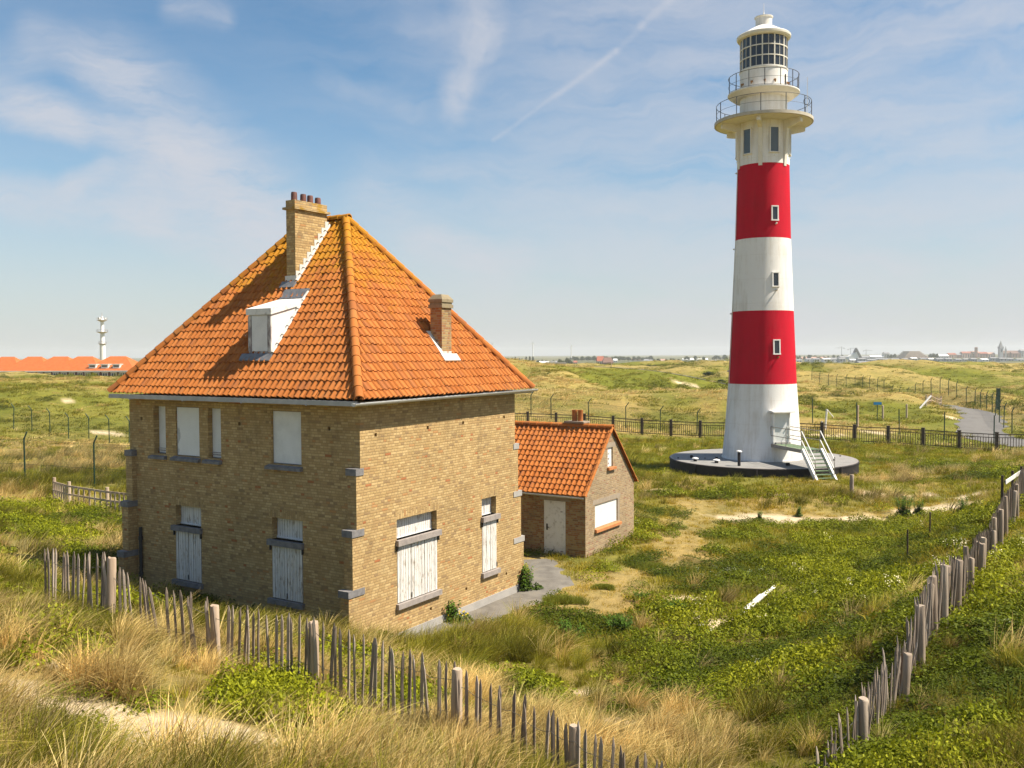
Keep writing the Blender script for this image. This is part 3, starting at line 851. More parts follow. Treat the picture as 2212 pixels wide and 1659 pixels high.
mb.build('wall', [M['brick_shed'], M['brick_red'], M['dark']], shed, fix=False)
mb = MB()
gsl = math.hypot(1, gs); gc, gn = 1 / gsl, gs / gsl
o_ = .14
glen = (GW / 2 + o_) * gsl
bdg = lambda v: (0, GL + .06)
tile_plane(mb, (-o_, -.05, GE - o_ * gs + .03), (0, 1, 0), (gc, 0, gn), glen, bdg, .2, .235, seed=21)
tile_plane(mb, (GW + o_, -.05, GE - o_ * gs + .03), (0, 1, 0), (-gc, 0, gn), glen, bdg, .2, .235, seed=22)
mb.build('roof', M['tile_shed'], shed, 60)
sroof = [q for q in shed.children if q.name.startswith('roof')][0]
mb = MB(); hip_tiles(mb, (GW / 2, -.07, GA + .05), (GW / 2, GL + .05, GA + .05), r=.10, seg=.31, seed=31); mb.build('ridge_tiles', M['tile_shed'], sroof, 50, fix=False)
mb = MB()
for sgn in (1, -1):
    bx_ = GW / 2 - sgn * (GW / 2 + o_)
    a = Vector((bx_, -.06, GE - o_ * gs + .05)); b = Vector((GW / 2, -.06, GA + .05))
    hip_tiles(mb, a, b, r=.055, seg=.235, seed=33)
mb.build('verge_tiles', M['tile_shed'], sroof, 50, fix=False)
mb = MB(); half_gutter(mb, (-.19, -.02, 2.05), (-.19, GL, 2.06), .055); mb.build('gutter', M['zinc'], shed, 40)
mb = MB(); mb.box(-.004, .03, .62, 1.82, 1.845, 1.98); mb.build('lintel', M['lintel'], shed)
mb = MB(); mb.box(.0, .06, .79, 1.65, -.13, 1.83); mb.box(-.016, .002, .86, 1.58, -.11, 1.77)
door = mb.build('door', M['white_wood'], shed)
mb = MB(); mb.box(-.05, -.016, 1.50, 1.54, .86, .90); mb.box(-.026, -.016, 1.49, 1.55, .78, 1.0); mb.box(-.05, -.04, 1.42, 1.54, .87, .895); mb.build('handle', M['pipe'], door)
for z in (1.45, .05):
    mb = MB(); mb.box(-.028, -.016, .87, .97, z, z + .04); mb.build('hinge', M['peel'], door)
mb = MB(); mb.box(.73, 2.52, .04, .09, .86, 1.66); w = mb.build('window', M['white_board'], shed)
mb = MB(); mb.box(.68, 2.72, -.09, .1, .70, .80)
mb.face([(.68, -.09, .80), (2.72, -.09, .80), (2.56, .12, .87), (.7, .12, .87)])
mb.build('sill', M['terracotta'], w)
mb = MB(); mb.box(.55, 2.76, -.005, .03, 1.69, 1.86); mb.box(2.535, 2.70, -.005, .03, .80, 1.69); mb.build('lintel', M['lintel'], w)
mb = MB(); mb.box(1.73, 2.13, .05, .1, 2.91, 3.59); w = mb.build('window', M['white_wood'], shed)
for z in (3.0, 3.17, 3.36):
    mb = MB(); mb.box(1.85, 1.92, .035, .052, z, z + .06); mb.build('panel_hole', M['peel'], w)
mb = MB(); mb.box(1.66, 2.28, -.10, .06, 2.80, 2.89); mb.build('sill', M['terracotta'], w)
mb = MB(); mb.box(1.64, 2.36, -.005, .03, 3.61, 3.78); mb.build('lintel', M['lintel'], w)
mb = MB(); mb.box(1.92, 2.33, 1.10, 1.80, 3.6, 4.44); mb.box(1.87, 2.38, 1.05, 1.86, 4.44, 4.50)
sch = mb.build('chimney', M['lintel'], sroof)
for y in (1.32, 1.56):
    mb = MB(); mb.lathe([(.10, 4.49), (.096, 4.86), (.106, 4.88), (.106, 4.91), (.082, 4.91), (.078, 4.5)], 16, c=(2.12, y)); mb.build('chimney_pot', M['pot_orange'], sch, 40)

# ------------------------------------------------------------------ lighthouse
LA = math.atan2(-LH[1], -LH[0])
lh = empty('lighthouse', (LH[0], LH[1], 0), LA, 'tall red and white banded lighthouse with a glazed lantern room and two round galleries', 'lighthouse')
def pol(r, a, z): return Vector((r * math.cos(a), r * math.sin(a), z))
def rad(z): return float(np.interp(z, [.7, 2.6, 5.17, 9.45, 13.68, 18.0, 20.6], [2.33, 2.16, 1.98, 1.787, 1.61, 1.50, 1.45]))
mb = MB()
stops = [.7, 1.6, 2.6, 3.9, 5.17, 7.3, 9.45, 11.5, 13.68, 15.8, 18.0]
prof = [(rad(z), z) for z in stops]
cols = [0 if z < 5.1 else 1 if z < 9.4 else 0 if z < 13.6 else 1 for z in stops[:-1]]
mb.lathe(prof, 96, cols)
mb.lathe([(rad(18.0), 18.0), (rad(18.0) + .012, 18.0), (1.45, 20.66)], 96, 0)
mb.lathe([(2.36, .70), (2.36, .78), (2.32, .80)], 96, 0)
mb.build('tower', [M['lh_white'], M['lh_red']], lh, 30)
def on_wall(mb, ang, z0, z1, w, d0, d1, m=0, r=None, tilt=True):
    """block on the tower wall: width w, from depth d0 to d1 outside the shaft"""
    zc = (z0 + z1) / 2
    c, s_ = math.cos(ang), math.sin(ang)
    def P(o, t, z):
        rr = (rad(z) if r is None else r) + o
        return Vector((c * rr - s_ * t, s_ * rr + c * t, z))
    V = [P(d0, -w / 2, z0), P(d1, -w / 2, z0), P(d1, w / 2, z0), P(d0, w / 2, z0), P(d0, -w / 2, z1), P(d1, -w / 2, z1), P(d1, w / 2, z1), P(d0, w / 2, z1)]
    mb.shared(V, [(3, 2, 1, 0), (4, 5, 6, 7), (0, 1, 5, 4), (2, 3, 7, 6), (3, 0, 4, 7), (1, 2, 6, 5)], m)
WA = R(25)
for z in (7.33, 11.24, 15.07):
    mb = MB(); h, w_ = .78, .44
    for (za, zb, wa, ta) in ((z - h / 2, z + h / 2, .07, -w_ / 2 + .035), (z - h / 2, z + h / 2, .07, w_ / 2 - .035)):
        c, s_ = math.cos(WA), math.sin(WA)
        V = []
        for zz in (za, zb):
            for o, t in ((-.1, ta - .035), (.05, ta - .035), (.05, ta + .035), (-.1, ta + .035)):
                rr = rad(zz) + o; V.append((c * rr - s_ * t, s_ * rr + c * t, zz))
        mb.shared(V, [(3, 2, 1, 0), (4, 5, 6, 7), (0, 1, 5, 4), (1, 2, 6, 5), (2, 3, 7, 6), (3, 0, 4, 7)])
    on_wall(mb, WA, z - h / 2 - .05, z - h / 2 + .02, w_ + .03, -.1, .07); on_wall(mb, WA, z + h / 2 - .02, z + h / 2 + .05, w_, -.1, .06)
    w = mb.build('window', M['lh_white'], lh)
    mb = MB(); on_wall(mb, WA, z - h / 2 + .02, z + h / 2 - .02, w_ - .14, -.06, .018); mb.build('pane', M['glass'], w)
    mb = MB(); p = pol(rad(z - .62), WA + .02, z - .62); q = pol(rad(z - .62) + .14, WA + .02, z - .62); mb.tube(p, q, .035, .035); mb.tube(q, q + Vector((0, 0, .08)), .05, .04)
    mb.build('wall_lamp', M['rust'] if z < 8 else M['lh_white'], w)
for z, a in ((9.35, -88), (13.2, -85), (17.7, -84), (5.9, -88)):
    mb = MB(); p = pol(rad(z) - .02, R(a), z); mb.tube(p, pol(rad(z) + .1, R(a), z), .05, .04); mb.build('wall_fitting', M['lh_white'], lh)
mb = MB()
zz = [.75 + k * 1.15 for k in range(16)]
for a, b in zip(zz[:-1], zz[1:]): mb.tube(pol(rad(a) + .03, R(-72), a), pol(rad(b) + .03, R(-72), b), .018, n=5)
mb.build('conductor', M['lh_white'], lh)
# cabin windows and ribs
RIB = [R(-6 + 60 * k) for k in range(6)]
for a in RIB:
    mb = MB()
    c, s_ = math.cos(a), math.sin(a)
    poly = [(1.44, 17.85), (1.54, 17.85), (1.60, 18.5), (1.72, 20.0), (2.60, 20.20), (2.60, 20.36), (2.52, 20.49), (1.36, 20.60), (1.36, 18.3)]
    mb.prism(poly, lambda u, v, d: Vector((c * u - s_ * d, s_ * u + c * d, v)), -.11, .11)
    mb.build('bracket', M['lh_cream'], lh)
for k in range(6):
    a = RIB[k] + R(30)
    mb = MB(); w_, z0, z1 = .58, 18.62, 20.02
    for t in (-w_ / 2, w_ / 2 - .05):
        c, s_ = math.cos(a), math.sin(a)
        V = []
        for zz in (z0, z1):
            for o, tt in ((1.30, t), (1.575, t), (1.575, t + .05), (1.30, t + .05)): V.append((c * o - s_ * tt, s_ * o + c * tt, zz))
        mb.shared(V, [(3, 2, 1, 0), (4, 5, 6, 7), (0, 1, 5, 4), (1, 2, 6, 5), (2, 3, 7, 6), (3, 0, 4, 7)])
    on_wall(mb, a, z0 - .05, z0, w_ + .06, -.1, .15, r=1.44); on_wall(mb, a, z1, z1 + .05, w_, -.1, .14, r=1.44)
    w = mb.build('window', M['lh_white'], lh)
    mb = MB(); on_wall(mb, a, z0 + .002, z1 - .002, w_ - .1, -.12, .088, r=1.44); mb.build('pane', M['glass_cab'], w)
    mb = MB(); p = pol(1.46, a, 18.42); mb.tube(p, pol(1.56, a, 18.40), .04, .03); mb.build('vent_cap', M['lh_cream'], w)
# lower gallery
mb = MB()
mb.lathe([(1.40, 20.50), (2.74, 20.485), (2.84, 20.50), (2.84, 20.68), (1.3, 20.70)], 96, [0, 1, 1, 1])
mb.build('gallery_floor', [M['lh_cream'], M['lh_rim']], lh, 30)
mb = MB(); mb.lathe([(1.36, 20.69), (1.36, 22.02)], 72); mb.build('watch_room', M['lh_white'], lh, 30)
def railing(r, z0, h, n, a0, rails):
    rl = None
    for zr in rails:
        mb = MB()
        rr_ = .018 if zr == rails[0] else .010
        mb.lathe([(r + rr_ * math.cos(q), z0 + zr + rr_ * math.sin(q)) for q in np.linspace(0, 2 * PI, 6)], 72)
        q = mb.build('rail' if rl else 'railing', M['rail'], rl or lh)
        rl = rl or q
    for k in range(n):
        a = a0 + 2 * PI * k / n
        mb = MB(); mb.tube(pol(r, a, z0 - .06), pol(r, a, z0 + h), .024, n=6); mb.build('post', M['rail'], rl)
    return rl
railing(2.72, 20.70, .98, 12, R(-3), [.98, .5])
mb = MB(); mb.lathe([(1.36, 21.98), (1.72, 21.98), (2.04, 22.22), (2.07, 22.25), (2.07, 22.31), (1.3, 22.33)], 96, [0, 0, 1, 1, 1])
mb.build('gallery_floor', [M['lh_cream'], M['lh_white']], lh, 30)
railing(2.02, 22.30, .98, 14, R(2), [.98, .5, .06])
mb = MB(); mb.lathe([(1.36, 22.32), (1.36, 23.55), (1.40, 23.56), (1.40, 23.62), (1.30, 23.63)], 72); mb.build('lantern_base', M['lh_white'], lh, 30)
for a in (-58, -28, 3, 27, 75):
    mb = MB(); p = pol(1.35, R(a), 22.78); mb.tube(p, pol(1.47, R(a), 22.74), .07, .055, 8); mb.tube(pol(1.47, R(a), 22.80), pol(1.47, R(a), 22.62), .05, .03, 6); mb.build('bracket_stub', M['rust'], lh)
mb = MB(); on_wall(mb, R(63), 22.34, 23.2, .07, 0, .06, r=1.36); mb.build('cable_box', M['rail'], lh)
# lantern
mb = MB(); mb.lathe([(1.325, 23.60), (1.325, 25.5)], 72); gl = mb.build('lantern_glass', M['glass'], lh, 30)
mb = MB()
for z in (23.63, 24.23, 24.84, 25.44):
    mb.lathe([(1.31, z - .03), (1.37, z - .03), (1.37, z + .03), (1.31, z + .03)], 72)
for k in range(12):
    a = R(-3) + 2 * PI * k / 12
    on_wall(mb, a, 23.6, 25.46, .07, -.04, .04, r=1.33)
    on_wall(mb, a + PI / 12, 23.6, 25.46, .022, -.03, .018, r=1.33)
mb.build('lantern_frame', M['lh_cream'], lh, 30)
mb = MB(); mb.lathe([(1.30, 25.42), (1.48, 25.44), (1.55, 25.52), (1.56, 25.64), (1.50, 25.70), (1.42, 25.71), (.56, 26.22), (.50, 26.24)], 72, [0, 0, 0, 0, 0, 1, 1])
lr = mb.build('lantern_roof', [M['lh_cream'], M['lh_white']], lh, 30)
mb = MB(); mb.lathe([(.60, 26.20), (.47, 26.24), (.47, 26.72), (.54, 26.76), (.54, 26.80), (.46, 26.83), (.02, 26.86)], 40); mb.build('ventilator', M['lh_white'], lr, 30)
mb = MB(); mb.tube((0, 0, 26.84), (0, 0, 27.1), .05, .03); mb.tube((0, 0, 27.1), (0, 0, 27.62), .018, .008); mb.build('lightning_rod', M['lh_white'], lr)
mb = MB(); mb.tube(pol(2.72, R(63), 20.7), pol(2.72, R(63), 22.75), .016, n=5); mb.build('aerial', M['lh_white'], lh)
mb = MB()
pts = [pol(2.75 + .0 * k, R(60), 21.15) + Vector((0, .16 * math.cos(k * .5), .2 + .2 * math.sin(k * .5))) for k in range(14)]
mb.path(pts, .018, 5); mb.build('cable_coil', M['rail'], lh)
# door, its hood and the stair
DA = R(28)
zf = 1.80
mb = MB()
for t in (-.53, .45):
    c, s_ = math.cos(DA), math.sin(DA)
    V = []
    for zz in (zf, 3.55):
        for o, tt in ((1.9, t), (2.34, t), (2.34, t + .08), (1.9, t + .08)): V.append((c * o - s_ * tt, s_ * o + c * tt, zz))
    mb.shared(V, [(3, 2, 1, 0), (4, 5, 6, 7), (0, 1, 5, 4), (1, 2, 6, 5), (2, 3, 7, 6), (3, 0, 4, 7)])
on_wall(mb, DA, 3.47, 3.55, 1.06, -.3, .25, r=2.09); on_wall(mb, DA, zf - .02, zf + .04, 1.06, -.3, .25, r=2.09)
fr_ = mb.build('door', M['lh_white'], lh)
mb = MB(); on_wall(mb, DA, zf + .04, 3.47, .9, -.3, .20, r=2.09); mb.build('door_leaf', M['door_grey'], fr_)
mb = MB(); c, s_ = math.cos(DA), math.sin(DA)
q0 = Vector((c * 2.29 - s_ * .36, s_ * 2.29 + c * .36, 2.72)); mb.tube(q0, q0 + Vector((c, s_, 0)) * .1, .035, .045, 8); mb.tube(q0 + Vector((0, 0, -.5)), q0 + Vector((c * .03, s_ * .03, -.46)), .02); mb.build('handle', M['steel'], fr_)
mb = MB(); on_wall(mb, DA, 3.56, 3.64, 1.36, -.3, .52, r=2.09); on_wall(mb, DA, 3.64, 3.68, 1.30, -.3, .3, r=2.09); mb.build('hood', M['lh_white'], fr_)
def loc(o, t, z):
    c, s_ = math.cos(DA), math.sin(DA)
    return Vector((c * o - s_ * t, s_ * o + c * t, z))
T = Matrix.Rotation(DA, 4, 'Z')
st = MB(); st.box(2.0, 5.52, -.52, .52, 1.70, 1.745, T=T); st = st.build('stairs', M['tread'], lh)
mb = MB(); mb.box(2.05, 2.45, -.40, .50, 1.75, 1.86, T=T); mb.build('door_step', M['concrete'], st)
mb = MB()
for t in (-.56, .56): mb.box(2.0, 5.54, t - .025, t + .025, 1.56, 1.76, T=T)
mb.box(5.50, 5.54, -.53, .53, 1.56, 1.70, T=T); mb.build('platform_beam', M['steel_dark'], st)
S0, S1 = (5.52, 1.74), (6.98, .22)
for t in (-.56, .56):
    mb = MB()
    nx, nz = (S0[1] - S1[1]), (S1[0] - S0[0]); L = math.hypot(nx, nz); nx, nz = nx / L * .115, nz / L * .115
    poly = [(S0[0] + nx, S0[1] + nz), (S1[0] + nx, S1[1] + nz), (S1[0] - nx, S1[1] - nz), (S0[0] - nx, S0[1] - nz)]
    mb.prism(poly, lambda u, v, d: loc(u, d, v), t - .055, t + .055); mb.build('stringer', M['steel'], st)
for k in range(8):
    f = (k + .8) / 8.6
    o, z = S0[0] + (S1[0] - S0[0]) * f, S0[1] + (S1[1] - S0[1]) * f
    mb = MB(); mb.box(o - .12, o + .12, -.52, .52, z - .02, z + .02, T=T); mb.build('tread', M['tread'], st)
for t in (-.56, .56):
    mb = MB()
    for h in (1.0, .5):
        mb.path([loc(2.1, t, 1.74 + h), loc(5.45, t, 1.74 + h)], .022, 6, 1)
        mb.path([loc(5.45, t, 1.74 + h), loc(6.78, t, .36 + h)], .034, 6, 0)
    mb.path([loc(6.78, t, 1.36), loc(6.84, t, 1.15), loc(6.84, t, .3)], .02, 6, 1)
    mb.path([loc(2.1, t, 1.7), loc(2.1, t, 2.74)], .02, 6, 1); mb.path([loc(3.8, t, 1.7), loc(3.8, t, 2.74)], .02, 6, 1); mb.path([loc(5.42, t, 1.7), loc(5.42, t, 2.74)], .02, 6, 1)
    mb.build('handrail', [M['steel'], M['steel_dark']], st)
# round base with its vents
PR = 5.45
mb = MB(); mb.lathe([(PR, -.8), (PR, .60), (PR + .03, .61), (PR + .03, .66), (PR - .02, .70), (PR - .12, .702), (2.2, .715)], 128, [1, 1, 1, 1, 2, 0])
base = mb.build('base_platform', [M['deck'], M['bitumen'], M['steel_dark']], lh, 25)
def base_pt(Vx, Vy, z=.7):
    d = ray(Vx, Vy); t = (z - CAM_H) / d.z
    p = Vector((0, 0, CAM_H)) + d * t - Vector((LH[0], LH[1], 0))
    return Matrix.Rotation(-LA, 4, 'Z') @ p
def c6(x, y): return ((1600 + x * .24864) * .8848, (950 + y * .24864) * .8848)
for (x, y, h, r, cap) in ((392, 708, .13, .10, 1), (600, 725, .13, .11, 1), (822, 755, .78, .085, 1), (1300, 752, .16, .12, 0), (355, 675, .16, .09, 0), (600, 682, .10, .09, 0), (1645, 645, .14, .09, 0), (1755, 703, .2, .06, 0), (1685, 660, .05, .05, 0), (1815, 660, .05, .05, 0), (225, 680, .06, .05, 0), (488, 682, .05, .05, 0)):
    p = base_pt(*c6(x, y))
    mb = MB(); mb.tube((p.x, p.y, .69), (p.x, p.y, .7 + h), r, r, 12)
    v = mb.build('vent_pipe', M['bitumen'], base, 40)
    if cap:
        mb = MB(); mb.lathe([(r * .9, .7 + h), (r * 1.9, .71 + h), (r * 1.8, .76 + h), (r * .5, .80 + h), (.005, .81 + h)], 16, c=(p.x, p.y)); mb.build('cap', M['steel'], v, 40)
for a in (50, -3, -42):
    mb = MB(); mb.tube(pol(PR + .04, R(a), -.2), pol(PR + .04, R(a), .68), .06, .06, 8); mb.build('downpipe', M['bitumen'], base)
# ------------------------------------------------------------------ ground sheet
def ring_grid():
    fine = np.linspace(R(-42), R(42), 300)
    side = np.linspace(R(42), R(318), 60)[1:-1]
    ang = np.concatenate([fine, side])
    rad_ = np.concatenate([np.linspace(1.2, 4, 6)[:-1], np.geomspace(4, 400, 330), np.geomspace(400, 5200, 60)[1:]])
    A, B = np.meshgrid(ang, rad_)
    return A, B
gA, gR = ring_grid()
gX, gY = gR * np.sin(gA), gR * np.cos(gA)
gZ = height(gX, gY)

def zones(x, y):
    """what grows where: sand, short dry turf, leafy green, marram"""
    r = np.hypot(x, y)
    n1 = fbm(x / 3.1, y / 3.1, 60, 4)
    n2 = fbm(x / 1.2, y / 1.2, 70, 3)
    n3 = fbm(x / 14, y / 14, 80, 4)
    def blob(cx, cy, rx, ry=None, rot=0.0):
        ry = ry or rx
        c, s = math.cos(rot), math.sin(rot)
        u = (x - cx) * c + (y - cy) * s; v = -(x - cx) * s + (y - cy) * c
        return np.clip(1.25 - np.hypot(u / rx, v / ry) + (n2 - .5) * 1.1, 0, 1)
    sand = np.zeros_like(x)
    for b in SANDS: sand = np.maximum(sand, blob(*b))
    trail = np.clip(1.15 - dist_line(x, y, TRAIL) / 1.35 + (n1 - .5) * 1.5, 0, 1)
    strip = np.clip(1.2 - np.abs(y - 40.6 - .06 * (x - 14)) / 1.7 + (n2 - .5) * 1.2, 0, 1) * sstep(6.5, 9, x) * (1 - sstep(20.5, 22.5, x))
    dry = np.maximum(trail, strip)
    green = np.zeros_like(x)
    for b in GREENS: green = np.maximum(green, blob(*b))
    green = np.clip(green * 1.15, 0, 1)
    turf = np.zeros_like(x)
    turf = np.maximum(turf, sstep(50, 56, y + (n1 - .5) * 8) * (1 - sstep(74, 82, y + (n1 - .5) * 8 - .0 * x)) * sstep(2, 6, x))
    turf = np.maximum(turf, blob(6, 40, 5, 3)); turf = np.maximum(turf, blob(12, 36.5, 5, 2) * .8)
    far = sstep(75, 100, r)
    crest = fbm(x / 19, y / 19, 5, 3)
    turf = turf * (1 - far) + far * sstep(.56, .44, crest + .22 * (n1 - .5) + .12 * (n3 - .5)) * .8 * (1 - .45 * sstep(-20, -35, x))
    far2 = sstep(350, 450, r)
    return sand, dry, green, turf, n1, n2, n3

SANDS = []
for px, py, rx, ry in ((198, 1545, .55, .3), (140, 1440, .3, .25), (700, 1640, .6, .25), (416, 1590, .9, .45), (300, 1625, .5, .3), (1278, 1500, .55, .4), (8, 1490, .3, .4), (1560, 1350, 1.3, .7), (1440, 1370, 1.1, .6), (1500, 1320, 1.2, .4), (1330, 1560, .5, .4), (1480, 1295, .7, .5)):
    p = gnd(px, py); k_ = 1.45 if py > 1480 and px < 1000 else 1.0; SANDS.append((p.x, p.y, rx * k_, ry * k_))
SANDS += [(19.2, 40.9, 3.2, 1.1, .05), (15.0, 40.2, 2.5, .7), (11.0, 40.0, 3.0, .9), (21.5, 43.0, 1.2, .5), (20.0, 44.5, 1.5, .35), (13.0, 45.0, 1.2, .3), (7.5, 46, 1.5, .35), (17.5, 45, 2.0, .4)]
for px, py, rx, ry in ((230, 938, 2.4, 1.2), (140, 868, 2.2, .9), (1900, 935, 3, .8), (1800, 940, 2.5, .8), (2070, 907, .8, 3), (1480, 770 + 60, 3, 1)):
    p = gnd(px, py); SANDS.append((p.x, p.y, rx, ry))
GREENS = []
for px, py, rx, ry in ((1640, 1240, 3.2, 2.4), (1800, 1200, 4.0, 3.2), (1900, 1260, 2.5, 3), (2000, 1180, 2.6, 3.5), (1750, 1330, 2.5, 2.0), (1880, 1370, 1.4, 2.0), (1560, 1430, 1.8, 1.5), (1680, 1470, 1.6, 1.4), (1500, 1500, 1.0, .8),
                       (1790, 1480, 1.2, 1.5), (1640, 1590, .8, .8), (1740, 1570, .9, .8), (2120, 1500, 1.2, 1.6), (2050, 1590, .8, .8), (2180, 1380, 1.4, 2.0), (2150, 1270, .9, 2.0), (2200, 1200, 1.0, 2.0), (1980, 1640, .8, .6),
                       (560, 1530, .5, .4), (300, 1560, .5, .35), (350, 1600, .6, .35), (640, 1500, .6, .4), (700, 1580, .6, .4), (270, 1640, .5, .3), (600, 1650, .7, .35), (220, 1530, .3, .2), (160, 1400, .4, .4), (190, 1395, .3, .3), (820, 1540, .6, .5), (900, 1480, .5, .6),
                       (120, 1110, 2.5, 1.6), (210, 1130, 2.5, 1.6), (40, 1140, 2.0, 1.5), (160, 1160, 1.6, 1.2), (250, 1100, 1.4, 1.0), (1290, 1350, .9, .7), (1230, 1370, .8, .6), (1340, 1400, .7, .5), (1060, 1350, .5, .4), (1400, 1220, .9, .5), (1215, 1298, .7, .4), (1290, 1232, .5, .3), (1300, 1270, .5, .3),
                       (1420, 1325, .8, .5), (1500, 1150, 1.2, .8), (2080, 1010, 3, 1.5), (2150, 1030, 2, 2), (2120, 970, 3, 2), (1980, 1000, 3, 2), (1880, 1110, .9, .6), (1500, 1075, 2.2, .8), (1430, 1110, 1.6, .8),
                       (1700, 1130, 3.5, 1.4), (1900, 1140, 3.5, 1.4), (2060, 1142, 2.2, 1.0), (1600, 1160, 2.5, 1.4)):
    p = gnd(px, py); k_ = 1.2 if py > 1390 and px < 1000 else 1.0; GREENS.append((p.x, p.y, rx * k_, ry * k_))

sand, dry, green, turf, n1, n2, n3 = zones(gX.ravel(), gY.ravel())
straw = np.array([.30, .215, .08]); sandc = np.array([.60, .475, .32]); turfc = np.array([.135, .145, .018]); leafc = np.array([.11, .11, .02]); dryc = np.array([.30, .225, .085])
olive = np.array([.17, .16, .035])
gr = gR.ravel()
w = np.clip((n1 - .35) * 3, 0, 1)[:, None]
col = straw * w + olive * (1 - w)
farw = sstep(70, 130, gr)[:, None]
fm = np.clip((fbm(gX.ravel() / 7, gY.ravel() / 22, 91, 4) - .38) * 2 + (fbm(gX.ravel() / 19, gY.ravel() / 19, 5, 3) - .5) * 4 + .1, 0, 1)[:, None]
col = col * (1 - farw) + farw * (np.array([.30, .235, .075]) * fm + np.array([.165, .165, .022]) * (1 - fm))
for mask, c in ((turf, turfc), (green, leafc), (dry * .8, dryc)):
    col = col * (1 - mask[:, None]) + c * mask[:, None]
sm = sstep(.35, .75, sand)[:, None]
col = col * (1 - sm) + sandc * sm
dist_w = sstep(500, 900, gr)[:, None]
plain = np.array([.085, .095, .04]) * (1 - np.clip((fbm(gX.ravel() / 120, gY.ravel() / 60, 95, 3) - .4) * 4, 0, 1)[:, None]) + np.array([.16, .145, .07]) * np.clip((fbm(gX.ravel() / 120, gY.ravel() / 60, 95, 3) - .4) * 4, 0, 1)[:, None]
col = col * (1 - dist_w) + plain * dist_w

nr, na = gA.shape
verts = np.stack([gX.ravel(), gY.ravel(), gZ.ravel()], 1)
idx = np.arange(nr * na).reshape(nr, na)
i2 = np.roll(idx, -1, 1)
faces = np.stack([idx[:-1], i2[:-1], i2[1:], idx[1:]], -1).reshape(-1, 4)[:, ::-1]
me = bpy.data.meshes.new('ground')
c_i = len(verts)
me.vertices.add(c_i + 1)
me.vertices.foreach_set('co', np.concatenate([verts, [[0, 0, float(gZ[0].mean())]]]).ravel())
tri = [(c_i, int(idx[0, k]), int(i2[0, k])) for k in range(na)]
me.loops.add(len(faces) * 4 + na * 3)
me.loops.foreach_set('vertex_index', np.concatenate([faces.ravel(), np.array([t[::-1] for t in tri]).ravel()]).astype(np.int32))
me.polygons.add(len(faces) + na)
me.polygons.foreach_set('loop_start', np.concatenate([np.arange(len(faces)) * 4, len(faces) * 4 + np.arange(na) * 3]).astype(np.int32))
me.polygons.foreach_set('use_smooth', [True] * (len(faces) + na))
me.update(calc_edges=True); me.validate()
ca = me.color_attributes.new('ground_colour', 'FLOAT_COLOR', 'POINT')
ca.data.foreach_set('color', np.concatenate([np.concatenate([col, np.ones((len(col), 1))], 1), [[.3, .25, .12, 1]]]).astype(np.float32).ravel())
mt, N, bs, out = newmat('dune_soil')
ob = N.n('ShaderNodeTexCoord').outputs['Object']
gc_ = N.n('ShaderNodeAttribute', attribute_name='ground_colour').outputs['Color']
f = N.noise(ob, 2.2, 8, .7); f2 = N.noise(ob, .35, 6, .65)
c = N.mix(1.0, gc_, N.ramp(f, [(.3, (.62, .62, .60)), (.5, (1, 1, 1)), (.72, (1.28, 1.22, 1.12))]), 'MULTIPLY')
c = N.mix(1.0, c, N.ramp(f2, [(.35, (.82, .86, .78)), (.5, (1, 1, 1)), (.65, (1.2, 1.14, 1.08))]), 'MULTIPLY')
N.set(bs, 'Base Color', c); N.set(bs, 'Roughness', .95); N.set(bs, 'Specular IOR Level', .1)
N.set(bs, 'Normal', N.n('ShaderNodeBump', {'Height': N.noise(ob, 9.0, 8, .7), 'Strength': .8, 'Distance': .08}))
me.materials.append(mt)
ground = bpy.data.objects.new('ground', me); COL.objects.link(ground)
tag(ground, 'rolling dune ground of sand, straw and turf', None, None, 'structure')

def ribbon(name, line, width, m, lift, wob=0.0, seed=0, kind='structure', label=None):
    """sheet laid on the ground along a line"""
    P = line
    d = np.gradient(P, axis=0); d /= np.linalg.norm(d, axis=1)[:, None]
    nrm = np.stack([-d[:, 1], d[:, 0]], 1)
    K = 7
    V = []
    for k in range(K):
        t = (k / (K - 1) - .5) * 2
        wd = np.array([w_ for w_ in (width if np.ndim(width) else [width] * len(P))]) / 2
        edge = (vnoise(np.arange(len(P)) * .37, np.full(len(P), 3.3 * k), seed) - .5) * wob * (abs(t) == 1)
        q = P + nrm * (t * wd + edge)[:, None]
        V.append(np.concatenate([q, height(q[:, 0], q[:, 1])[:, None] + lift - (.06 if abs(t) == 1 else 0)], 1))
    V = np.stack(V, 1).reshape(-1, 3)
    F = [(i * K + k, i * K + k + 1, (i + 1) * K + k + 1, (i + 1) * K + k) for i in range(len(P) - 1) for k in range(K - 1)]
    mb = MB(); mb.shared([tuple(v) for v in V], F)
    o = mb.build(name, m, None, 60)
    return tag(o, label, None, None, kind)
M['asphalt'] = noisy('grey_asphalt', [(.3, (.125, .118, .11)), (.55, (.16, .152, .142)), (.8, (.14, .13, .12))], .9, .95, .2)
ribbon('road', _chain(ROAD, 10), 4.1, M['asphalt'], .09, .9, 4, label='grey asphalt path curving through the dunes')
ribbon('path', _chain(PATH1, 14), np.concatenate([np.full(28, 1.15), np.linspace(1.15, 1.5, 29), np.full(len(_chain(PATH1, 14)) - 57, 1.7)]), M['pathc'], .035, .5, 8, label='worn concrete path along the sunlit wall of the house')

